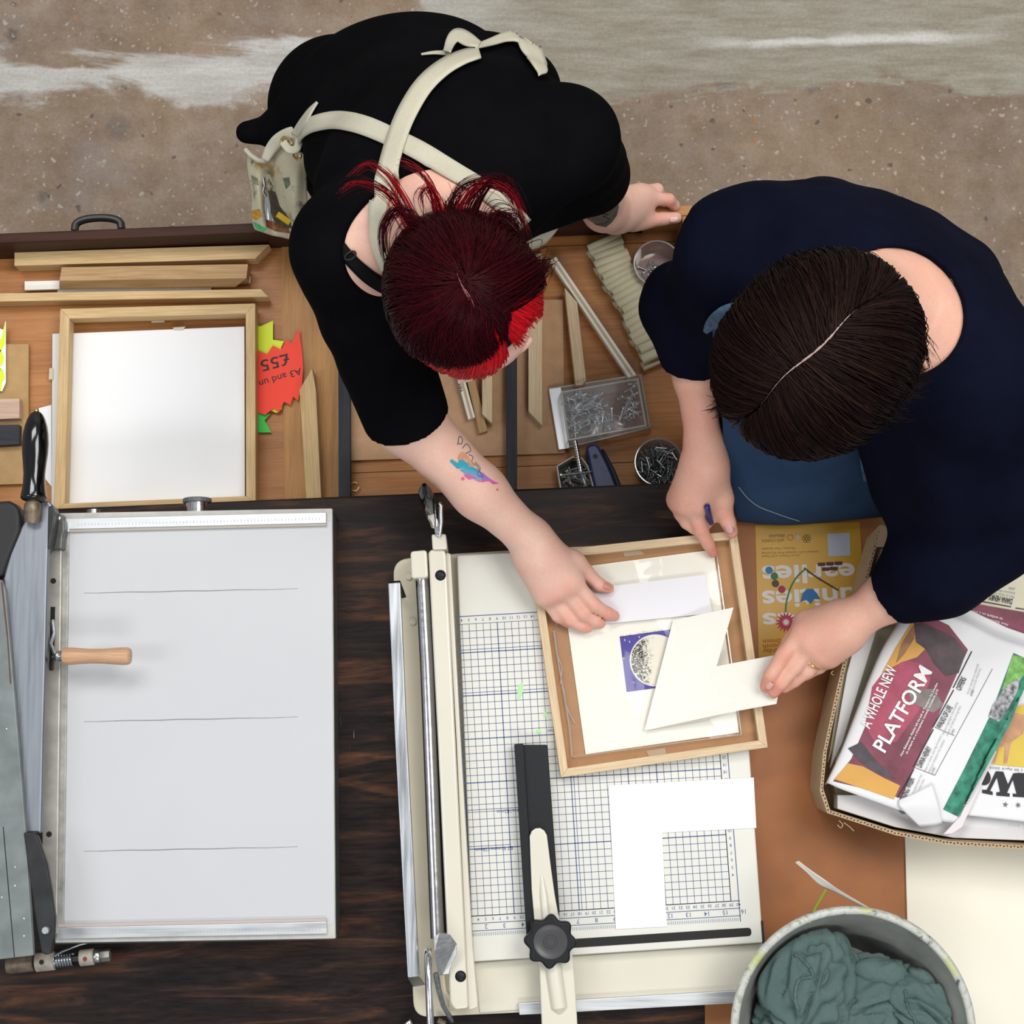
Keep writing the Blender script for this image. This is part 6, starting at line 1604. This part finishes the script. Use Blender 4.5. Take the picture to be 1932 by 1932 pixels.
# bundles that flick out from the nape
def bundle(path, n, spread, r, tone, seed):
    rr = random.Random(seed); base = cr([list(Q(p)) for p in path], 26)
    for i in range(n):
        o0 = np.array([rr.gauss(0, 1), rr.gauss(0, 1), rr.gauss(0, 1)]) * spread * 1.35; o1 = o0 * rr.uniform(.2, .9) + np.array([rr.gauss(0, 1), rr.gauss(0, 1), rr.gauss(0, .6)]) * spread * .6
        t = np.linspace(0, 1, 26)[:, None]
        cut = rr.randint(19, 26)
        items.append(((base + o0 * (1 - t) + o1 * t)[:cut], rr.uniform(.5, 1.0) * r * .75, .0002, rr.uniform(*tone)))
D_, M_ = (.1, .49), (.3, .75)
bundle([(800, 470, 1.47), (765, 420, 1.455), (740, 375, 1.445), (705, 350, 1.44), (668, 345, 1.435), (632, 366, 1.43)], 34, .003, .0009, M_, 1)
bundle([(800, 470, 1.47), (775, 405, 1.455), (745, 350, 1.45), (715, 318, 1.445), (690, 308, 1.44), (660, 332, 1.43)], 22, .0028, .0008, M_, 2)
bundle([(830, 460, 1.47), (822, 385, 1.455), (808, 340, 1.45), (780, 315, 1.445), (748, 304, 1.44)], 26, .0026, .0008, M_, 3)
bundle([(800, 480, 1.47), (782, 420, 1.46), (750, 396, 1.455), (726, 425, 1.445), (724, 470, 1.43), (738, 520, 1.42)], 40, .003, .0009, D_, 4)
bundle([(840, 470, 1.475), (830, 400, 1.465), (806, 352, 1.455), (790, 370, 1.45), (800, 405, 1.445)], 22, .0026, .0008, M_, 5)
bundle([(860, 460, 1.475), (868, 390, 1.465), (910, 345, 1.455), (958, 360, 1.445), (985, 410, 1.43), (992, 440, 1.42)], 46, .003, .0009, M_, 6)
bundle([(870, 470, 1.475), (900, 385, 1.465), (930, 340, 1.455), (960, 345, 1.445), (985, 395, 1.435)], 30, .003, .0009, D_, 7)
bundle([(850, 460, 1.475), (850, 395, 1.465), (870, 352, 1.455), (920, 335, 1.45), (965, 352, 1.44)], 24, .003, .0009, D_, 8)
bundle([(905, 480, 1.475), (930, 410, 1.465), (965, 410, 1.455), (985, 450, 1.445), (985, 490, 1.44)], 60, .005, .001, D_, 9)
bundle([(830, 480, 1.475), (800, 440, 1.47), (775, 430, 1.465), (752, 470, 1.455), (740, 530, 1.44)], 60, .005, .001, D_, 10)
bundle([(860, 490, 1.475), (855, 440, 1.47), (850, 400, 1.46), (845, 375, 1.45)], 60, .008, .001, D_, 11)
bundle([(790, 455, 1.47), (755, 400, 1.455), (748, 340, 1.45), (730, 312, 1.445)], 12, .002, .0006, M_, 12)
# side lock over the ear at the far side
bundle([(910, 560, 1.50), (965, 530, 1.49), (1005, 505, 1.47), (1022, 500, 1.44), (1010, 530, 1.42)], 120, .0075, .0012, D_, 13)
HM1 = hair_mat('burgundy_hair', (.008, .0010, .0020), (.044, .0028, .0055), ((.16, .004, .008), (.62, .010, .018)), .3)
hA = strands(items, 'hair', HM1, pA)
capV = grow(cap, .005, 3)
hc_ = body_obj('scalp_hair', capV, flat('burgundy_base', (.010, .0015, .0025), .6, spec=.1), hA)
# parting where the scalp shines through
SCALP = flat('scalp', (.20, .06, .065), .6)
for pth in ([(862, 515), (867, 528), (873, 541), (882, 552), (890, 566), (895, 580)], [(868, 533), (874, 545), (881, 557), (886, 566)]):
    q = []
    for x, y in cr(pth, 14):
        d = ray(x, y).normalized(); o_ = CAM - HO1
        L = lambda v: Vector((v.dot(l1) / (RR[0] + .0034), v.dot(f1) / (RR[1] + .0034), v.dot(u1) / (RR[2] + .0034)))
        a_, b_ = L(d), L(o_); A_, B_, C_ = a_.dot(a_), a_.dot(b_), b_.dot(b_) - 1
        q.append(CAM + d * ((-B_ - math.sqrt(max(0, B_ * B_ - A_ * C_))) / A_))
    MB().tube(q, [.0002 + .0007 * math.sin(math.pi * k / 13) * (1 if k % 2 else .5) for k in range(14)], 6).build('parting', SCALP, hA, smooth=True)

# ================================================================== woman in navy
SK2 = skin_mat('rosy_skin', (.78, .47, .36), (.68, .23, .17))
hipB = P(1605, 690, .95); footB = Vector((hipB.x, hipB.y + .01, 0))
latB = Vector((.88, -.47, 0)).normalized()
HC2 = P(1538, 672, 1.495); HF2 = head_frame(-.42, -.90, 46)
def torsoB(g, k=.05):
    latH = Vector((.97, -.22, 0))
    return [ell((1600, 690, .95), [latH, latH.cross(Vector((0, 0, 1))), (0, 0, 1)], (.175 + g, .120 + g, .15), k),
            cone((1600, 690, .98), (1622, 575, 1.16), .098 + g, .098 + g, k, (latH, .66)),
            cone((1622, 575, 1.16), (1640, 565, 1.28), .098 + g, .100 + g, k, (latB, .62)),
            cone((1640, 565, 1.28), (1655, 570, 1.36), .100 + g, .078 + g, k, (latB, .62)),
            cone((1400, 485, 1.325), (1840, 715, 1.325), .060 + g, .062 + g, .06)]
def armB():
    return [cone((1395, 490, 1.32), (1318, 600, 1.14), .052, .044, .03), cone((1318, 600, 1.14), (1309, 710, 1.10), .042, .0265, .02),
            cone((1309, 700, 1.10), (1329, 845, 1.055), .0262, .0238, .015),
            cone((1845, 725, 1.32), (1868, 1010, 1.17), .054, .046, .03), cone((1868, 1010, 1.17), (1685, 1120, 1.085), .042, .032, .02), cone((1690, 1117, 1.087), (1598, 1178, 1.055), .0315, .026, .02)]
def handB_right():
    pr = [cone((1329, 845, 1.055), (1332, 880, 1.045), .024, .025, .02)]
    pr += [cone((1325, 880, 1.045), (1300, 948, 1.022), .021, .016, .02), cone((1330, 880, 1.045), (1318, 950, 1.024), .021, .016, .02), cone((1322, 885, 1.042), (1285, 945, 1.012), .021, .015, .02),
           cone((1338, 880, 1.042), (1362, 940, 1.014), .021, .0165, .02), cone((1320, 885, 1.04), (1278, 940, 1.0), .02, .013, .02)]
    pr += finger(hand_pts([(1308, 955, 1.022), (1322, 1000, 1.006), (1336, 1026, .992), (1345, 1043, .980)]), .0125, .0078)
    pr += finger(hand_pts([(1292, 950, 1.016), (1296, 985, .998), (1310, 996, .998), (1320, 1000, .996)]), .0118, .0085)
    pr += finger(hand_pts([(1282, 945, 1.006), (1284, 970, .998), (1298, 986, .995), (1306, 988, .995)]), .011, .008)
    pr += finger(hand_pts([(1277, 938, .996), (1278, 958, .986), (1288, 970, .990), (1296, 974, .990)]), .0095, .007)
    pr += finger(hand_pts([(1358, 932, 1.018), (1366, 962, 1.008), (1374, 986, 1.000), (1381, 1004, .996)]), .0150, .0095, .003, .009)
    pr += [cone((1345, 960, 1.0), (1330, 985, .99), .014, .011, .012)]
    return pr
def handB_left():
    pr = [cone((1598, 1178, 1.055), (1580, 1190, 1.052), .026, .025, .02)]
    pr += [cone((1584, 1178, 1.052), (1516, 1196, 1.046), .023, .0165, .02), cone((1584, 1185, 1.052), (1532, 1216, 1.048), .023, .0165, .02), cone((1586, 1195, 1.048), (1548, 1232, 1.042), .023, .0155, .02), cone((1588, 1200, 1.044), (1566, 1240, 1.034), .022, .014, .02),
           cone((1575, 1168, 1.045), (1520, 1172, 1.030), .018, .015, .02)]
    pr += finger(hand_pts([(1512, 1194, 1.048), (1478, 1236, 1.044), (1454, 1274, 1.036), (1444, 1296, 1.023)]), .0130, .0088)
    pr += finger(hand_pts([(1530, 1218, 1.046), (1500, 1258, 1.038), (1473, 1290, 1.029), (1460, 1307, 1.021)]), .0126, .0086)
    pr += finger(hand_pts([(1547, 1236, 1.040), (1524, 1266, 1.029), (1499, 1285, 1.018), (1480, 1299, 1.012)]), .0118, .0078)
    pr += finger(hand_pts([(1565, 1242, 1.034), (1546, 1260, 1.022), (1524, 1272, 1.012), (1506, 1282, 1.006)]), .0100, .0070)
    pr += finger(hand_pts([(1522, 1174, 1.030), (1492, 1208, 1.016), (1466, 1252, 1.004), (1452, 1288, 1.000)]), .0135, .0085, .003, .009)
    return pr
legB = [cone(hipB + Vector((-.09, -.01, -.06)), Vector((footB.x - .09, footB.y + .02, .48)), .085, .056, .04), cone(Vector((footB.x - .09, footB.y + .02, .48)), Vector((footB.x - .10, footB.y + .05, .09)), .054, .038, .03),
        cone(hipB + Vector((.09, .0, -.06)), Vector((footB.x + .09, footB.y + .02, .48)), .085, .056, .04), cone(Vector((footB.x + .09, footB.y + .02, .48)), Vector((footB.x + .11, footB.y + .06, .09)), .054, .038, .03)]
feetB = [(Vector((footB.x - .10, footB.y + .07, .045)), Vector((footB.x - .12, footB.y - .09, .035))), (Vector((footB.x + .11, footB.y + .08, .045)), Vector((footB.x + .11, footB.y - .09, .035)))]
pr = torsoB(0) + armB() + handB_right() + handB_left() + legB
for a, b_ in feetB: pr.append(cone(a, b_, .036, .028, .03))
pr += [cone((1668, 590, 1.385), HC2 - HF2[1] * .04 - HF2[0] * .045, .062, .058, .03)] + head_prims(HC2, HF2)
bodyB = grow(pr, .0031, 1)
bl = blush_of(bodyB[0], [((1345, 1043, .985), .016, .85), ((1336, 1026, .998), .014, .6), ((1322, 1000, 1.015), .016, .5), ((1285, 945, 1.02), .018, .65), ((1305, 950, 1.035), .014, .5), ((1381, 1004, .998), .014, .7), ((1370, 970, 1.015), .016, .4), ((1325, 790, 1.09), .04, .35), ((1312, 830, 1.07), .03, .3),
       ((1450, 1295, 1.03), .018, .85), ((1462, 1304, 1.03), .016, .8), ((1484, 1240, 1.055), .014, .4), ((1514, 1198, 1.06), .014, .4), ((1545, 1222, 1.06), .014, .45), ((1480, 1290, 1.02), .016, .6), ((1566, 1240, 1.045), .016, .4)])
pB = body_obj('person', bodyB, SK2, None, footB, {'blush': bl})
tag(pB, 'person with dark brown hair in navy top and denim apron holding a card', 'person')
bvB = bvh_of(bodyB); eyes(HC2, HF2, pB)
q0, _ = see(bvB, 1377, 997, 0, 1.0); nail(q0 + Vector((0, 0, .0006)), P(1383, 1008, .998) - P(1373, 988, 1.0), (0, -.1, 1), .0125, .0135, pB, flat('nail_rose', (.60, .33, .30), .3))
q0, _ = see(bvB, 1451, 1292, 0, 1.03); nail(q0 + Vector((-.001, -.001, .0004)), P(1444, 1300, 1.02) - P(1456, 1280, 1.03), (-.5, -.2, .8), .0105, .0115, pB, flat('nail_rose', (.66, .38, .33), .3))
# gold ring
c = P(1525, 1256, 1.040); dr_ = (P(1546, 1234, 1.042) - P(1522, 1262, 1.032)).normalized(); uu_ = dr_.orthogonal().normalized(); ww_ = dr_.cross(uu_)
MB().tube([P(1532, 1250, 1.0365) + (uu_ * math.cos(a) + ww_ * math.sin(a)) * .0122 for a in np.linspace(0, 2 * math.pi, 33)], .0012, 8).build('ring', metal('gold', (.85, .60, .22), .25, .05), pB, smooth=True)
pen = MB().tube([P(1334, 954, 1.046), P(1334, 955, 1.045), P(1335, 960, 1.041), P(1341, 986, 1.000)], [.003, .0042, .0042, .0042], 14).build('pen', flat('pen_navy', (.012, .022, .16), .3), smooth=True, sharp=40)
tag(pen, 'dark blue pen tucked in the pointing hand above the oak frame', 'pen')
# navy top
pr = torsoB(.010, .06) + [cone((1395, 488, 1.32), (1316, 600, 1.145), .066, .058, .05), cone((1316, 600, 1.145), (1302, 696, 1.10), .054, .036, .04), cone((1275, 560, 1.14), (1330, 560, 1.16), .042, .05, .04),
     cone((1840, 725, 1.315), (1835, 880, 1.22), .075, .085, .05), cone((1835, 880, 1.22), (1850, 1005, 1.165), .080, .070, .04), cone((1850, 1005, 1.165), (1765, 1075, 1.125), .066, .060, .03), cone((1765, 1075, 1.125), (1680, 1122, 1.085), .058, .042, .03),
     cone((1720, 780, 1.16), (1740, 900, 1.12), .075, .07, .06), cone((1566, 398, 1.24), (1600, 430, 1.26), .042, .05, .03), cone((1440, 415, 1.27), (1480, 430, 1.27), .036, .045, .03), cone((1740, 470, 1.24), (1800, 520, 1.24), .04, .045, .04)]
adB = (P(1302, 696, 1.10) - P(1316, 600, 1.145)).normalized(); adL = (P(1680, 1122, 1.085) - P(1765, 1075, 1.125)).normalized()
pr += [fold((1290, 580, 1.15), .10, (.1, -1, .3), 95, .0045, (1, 0, 0), 30), fold((1820, 1000, 1.18), .16, (-.6, -.6, 0), 60, .006, (.7, -.7, 0), 18), fold((1560, 400, 1.26), .18, (.7, .6, 0), 48, .004, (.5, -.8, 0), 16), fold((1760, 520, 1.28), .16, (.8, .3, .2), 55, .004, (.3, -.9, 0), 14), fold((1860, 760, 1.28), .13, (.3, -1, 0), 60, .005, (1, 0, 0), 20), fold((1720, 1100, 1.1), .08, (.85, .5, 0), 90, .003, (.5, -.8, 0), 30)]
pr += [fold((1480, 430, 1.3), .15, (.8, .5, 0), 62, .0045, (.4, -.9, 0), 24), fold((1800, 900, 1.22), .15, (.9, -.2, .2), 55, .006, (.2, .9, 0), 16), fold((1700, 450, 1.28), .12, (.2, .9, .1), 75, .004, (.9, -.2, 0), 20)]
pr += [cut_ball((1694, 592, 1.425), .077)]
pr += [cut_plane(P(1302, 697, 1.10), adB, .08), cut_plane(P(1676, 1124, 1.083), adL, .08)]
topB = grow(pr, .0045, 2)
NAVY = fabric('navy_cotton', (.0026, .0034, .0100), (.0055, .0070, .0195), 1500, .9, .3, spec=.04)
tB = body_obj('navy_top', topB, NAVY, pB); bvN = bvh_of(topB)
pr = [cone(hipB + Vector((-.09, -.01, -.04)), Vector((footB.x - .09, footB.y + .02, .48)), .100, .072, .05), cone(Vector((footB.x - .09, footB.y + .02, .48)), Vector((footB.x - .10, footB.y + .05, .10)), .070, .055, .03),
      cone(hipB + Vector((.09, .0, -.04)), Vector((footB.x + .09, footB.y + .02, .48)), .100, .072, .05), cone(Vector((footB.x + .09, footB.y + .02, .48)), Vector((footB.x + .11, footB.y + .06, .10)), .070, .055, .03)]
body_obj('trousers', grow(pr, .008, 2), fabric('dark_trousers', (.010, .012, .018), None, 900), pB)
shoes(feetB, pB, flat('brown_shoe', (.03, .018, .012), .5))
def denim():
    m = fabric('denim', (.017, .042, .096), (.030, .068, .142), 1300, .85, .4); return m
DEN = denim(); DENL = flat('denim_worn', (.050, .105, .175), .8, var=.5, vscale=120)
apB, bvD = sheet([[P(1358, 640, 1.24), P(1440, 700, 1.25), P(1540, 720, 1.24), P(1650, 740, 1.22)],
               [P(1362, 780, 1.12), P(1450, 820, 1.13), P(1550, 825, 1.12), P(1648, 815, 1.11)],
               [P(1370, 890, 1.02), P(1460, 915, 1.03), P(1560, 912, 1.02), P(1652, 900, 1.01)],
               [P(1384, 958, .965), P(1470, 968, .972), P(1565, 962, .966), P(1662, 952, .96)],
               [P(1391, 984, .932), P(1480, 991, .934), P(1570, 984, .93), P(1668, 975, .93)],
               [P(1391, 978, .912), P(1480, 982, .911), P(1570, 975, .911), P(1668, 968, .911)]], 60, 60, 'denim_apron', DEN, pB, thick=.003, fold=.003, ffreq=10, fdir=(1, .4))
strap(bvN, [(1334, 620), (1348, 604), (1372, 592), (1404, 586)], 30, 'apron_strap', DENL, apB, off=.005, zdef=1.3, widths=[8, 26, 40, 44])
for pa, pm, pb in (((1368, 652, 1.232), (1366, 618), (1404, 588)), ((1640, 742, 1.215), (1664, 742), (1712, 722))):
    za, zb_ = see(bvN, *pm, 0, 1.25)[0].z, see(bvN, *pb, 0, 1.3)[0].z
    strap(None, [pa, (pm[0], pm[1], za + .008), (pb[0], pb[1], zb_ + .008)], 34, 'apron_strap', DEN, apB, widths=[40, 38, 38])
strap(bvD, [(1645, 775), (1636, 815), (1630, 860), (1634, 900)], 18, 'apron_strap', DENL, apB, off=.006, zdef=1.1, widths=[10, 18, 20, 16])
strap(None, [(1838, 486, 1.19), (1850, 505, 1.19), (1860, 530, 1.185)], 22, 'apron_strap', DENL, apB)
MB().tube([see(bvD, x, y, .001, .95)[0] for x, y in cr([(1394, 918), (1410, 938), (1432, 955), (1460, 966), (1485, 975), (1508, 982)], 30)], .0007, 5).build('stitch_line', flat('stitch', (.22, .28, .33), .8), apB, smooth=True)
strap(bvB, [(1751, 486), (1768, 497), (1784, 513), (1806, 548)], 5, 'inner_strap', flat('beige_strap', (.62, .58, .45), .7), pB, off=.003, zdef=1.4, widths=[2, 6, 6, 2])
# glasses
f2, u2, l2 = HF2
GL = flat('tortoiseshell', (.05, .014, .008), .2)
for sg in (1, -1):
    cc_ = HC2 + f2 * .100 + l2 * sg * .033 - u2 * .004
    MB().tube([cc_ + l2 * .024 * math.cos(a) + u2 * .018 * math.sin(a) for a in np.linspace(0, 2 * math.pi, 29)], .0018, 8).build('glasses_rim', GL, pB, smooth=True)
    MB().tube([cc_ + l2 * sg * .024 + u2 * .006, HC2 + l2 * sg * .078 + f2 * .05 + u2 * .004, HC2 + l2 * sg * .080 - f2 * .01 - u2 * .002], .0018, 8).build('glasses_temple', GL, pB, smooth=True)
MB().tube([HC2 + f2 * .104 + l2 * .010, HC2 + f2 * .108 + u2 * .003, HC2 + f2 * .104 - l2 * .010], .002, 8).build('glasses_bridge', GL, pB, smooth=True)
# dark bob, parted on a line
HO2 = HC2 + u2 * .012 - f2 * .008
HFB = head_frame(-.74, -.67, 24)
f2, u2, l2 = HFB
items = []; R_ = random.Random(9); R2 = (.101, .113, .104)
for i in range(3600):
    side = 1 if R_.random() < .5 else -1
    s = R_.uniform(-52, 66)                        # where on the parting (front .. back), degrees from the crown
    ph_end = side * max(2, min(179, 10 + 168 * ((s + 52) / 118) ** .85 + R_.gauss(0, 7)))
    th_end = 90 + 12 * min(1, abs(ph_end) / 90) + R_.gauss(0, 7) + (16 if abs(ph_end) > 120 else 0) - (9 if abs(ph_end) < 55 else 0)
    sp = math.radians(s); d0 = Vector((0, math.sin(-sp), math.cos(sp)))
    # local axes: x left, y face, z crown
    te, pe = math.radians(th_end), math.radians(ph_end)
    d1 = Vector((math.sin(te) * math.sin(pe), math.sin(te) * math.cos(pe), math.cos(te)))
    d0 = (d0 + Vector((side * R_.uniform(.004, .03) + .02 * math.sin(s * .13), 0, 0))).normalized()
    om = d0.angle(d1); lift = R_.uniform(-.004, .004); pts = []
    wv = R_.uniform(.001, .0045) * (2.0 if abs(ph_end) > 75 else .8); ph_ = (s + side * 30) * .09 + R_.uniform(0, 1.6)
    for k in range(11):
        t = k / 10; dv = d0 * (math.sin((1 - t) * om) / math.sin(om)) + d1 * (math.sin(t * om) / math.sin(om))
        puff = 1 + .05 * math.sin(t * math.pi)
        p_ = HO2 + l2 * dv.x * (R2[0] * puff + lift) + f2 * dv.y * (R2[1] * puff + lift) + u2 * dv.z * (R2[2] + lift)
        p_ += (l2 * dv.x + f2 * dv.y) * wv * 1.2 * math.sin(ph_ + t * 9) * t * t + u2 * wv * math.cos(ph_ + t * 8) * t * t
        pts.append(p_)
    items.append((pts, R_.uniform(.0007, .0013), .0003, R_.uniform(0, .49) if R_.random() < .93 else R_.uniform(.5, 1)))
def curl(path, n, spread, seed, tw=.004):
    rr = random.Random(seed); base = cr([list(Q(p)) for p in path], 24)
    for i in range(n):
        o0 = np.array([rr.gauss(0, 1) for _ in range(3)]) * spread; o1 = np.array([rr.gauss(0, 1) for _ in range(3)]) * spread
        t = np.linspace(0, 1, 24)[:, None]; ph = rr.uniform(0, 6)
        wig = np.concatenate([np.sin(ph + t * 8), np.cos(ph + t * 8), 0 * t], 1) * tw * t
        items.append(((base + o0 * (1 - t) + o1 * t + wig)[:rr.randint(18, 24)], rr.uniform(.0006, .0012), .0002, rr.uniform(0, .49)))
curl([(1600, 580, 1.56), (1650, 545, 1.54), (1690, 560, 1.52), (1708, 600, 1.50), (1726, 640, 1.49)], 80, .008, 1)
curl([(1620, 620, 1.56), (1680, 600, 1.54), (1715, 630, 1.52), (1734, 670, 1.50), (1748, 692, 1.48)], 90, .009, 2)
curl([(1620, 650, 1.56), (1680, 660, 1.54), (1715, 690, 1.51), (1736, 716, 1.49)], 80, .009, 3)
curl([(1600, 690, 1.55), (1660, 720, 1.53), (1695, 730, 1.51), (1722, 728, 1.49), (1742, 712, 1.48)], 80, .009, 4)
curl([(1590, 720, 1.55), (1640, 760, 1.52), (1672, 778, 1.50), (1704, 772, 1.48)], 70, .009, 5)
curl([(1560, 560, 1.56), (1600, 500, 1.54), (1636, 496, 1.52), (1660, 520, 1.5), (1668, 545, 1.49)], 70, .008, 6)
curl([(1430, 700, 1.53), (1385, 740, 1.50), (1362, 760, 1.47), (1345, 772, 1.45)], 60, .006, 7, .003)
HM2 = hair_mat('dark_brown_hair', (.0050, .0025, .0020), (.016, .0075, .0060), ((.014, .006, .005), (.026, .011, .008)), .42)
hB = strands(items, 'hair', HM2, pB)
capV = grow([ell(HO2, [l2, f2, u2], (.094, .104, .095), .02), ell(HO2 - f2 * .045 - u2 * .03, [l2, f2, u2], (.088, .070, .075), .03), cut_plane(HO2 + f2 * .10 - u2 * .012, (f2 * .6 - u2 * .8), .10)], .005, 3)
body_obj('scalp_hair', capV, flat('brown_base', (.005, .0025, .002), .6, spec=.08), hB)
q = []
for k in range(30):
    sp = math.radians(-34 + 74 * k / 29); x_ = .02 * math.sin(math.degrees(sp) * .13)
    dv = Vector((x_, math.sin(-sp), math.cos(sp))).normalized()
    q.append(HO2 + l2 * dv.x * (R2[0] + .0028) + f2 * dv.y * (R2[1] + .0028) + u2 * dv.z * (R2[2] + .0028))
MB().tube(q, [(.0001 + .0017 * math.sin(math.pi * (k / 29) ** 1.4) ** 1.4) * (1, .6, .85)[k % 3] for k in range(30)], 6).build('parting', flat('scalp_pale', (.36, .25, .24), .6), hB, smooth=True)
# ------------------------------------------------------------------ light
w = bpy.data.worlds.new('room_light'); SC.world = w; w.use_nodes = True
w.node_tree.nodes['Background'].inputs[0].default_value = (.86, .93, 1, 1)
w.node_tree.nodes['Background'].inputs[1].default_value = .34
def area(name, loc, target, sx, sy, power, col=(1, 1, 1)):
    l = bpy.data.lights.new(name, 'AREA'); l.shape = 'RECTANGLE'; l.size = sx; l.size_y = sy; l.energy = power; l.color = col
    o = bpy.data.objects.new(name, l); COL.objects.link(o); o.location = loc
    o.rotation_euler = (Vector(target) - Vector(loc)).to_track_quat('-Z', 'Y').to_euler()
    return o
area('ceiling_and_fill_light', (1.35, .8, 4.4), (.1, .1, .9), 1.5, 1.6, 76, (1, .97, .92))
area('ceiling_and_fill_light', (-.7, 1.9, 4.4), (-.2, .2, .9), 2.2, .8, 62, (1, .97, .93))
area('ceiling_and_fill_light', (-2.6, -.4, 4.4), (0, 0, .9), .6, 1.6, 26, (.95, .98, 1))  # added fill from the left, not a known lamp
area('ceiling_and_fill_light', (.5, -2.5, 4.3), (.2, .3, .9), 2.2, .7, 46, (1, .98, .95))  # added south fill to brighten the right half of the drawer
SC.view_settings.view_transform = 'Standard'; SC.view_settings.look = 'None'
SC.view_settings.exposure = -.07; SC.view_settings.gamma = 1; SC.view_settings.use_curve_mapping = False
SC.cycles.use_denoising = True
SC.cycles.max_bounces = 8; SC.cycles.transparent_max_bounces = 16
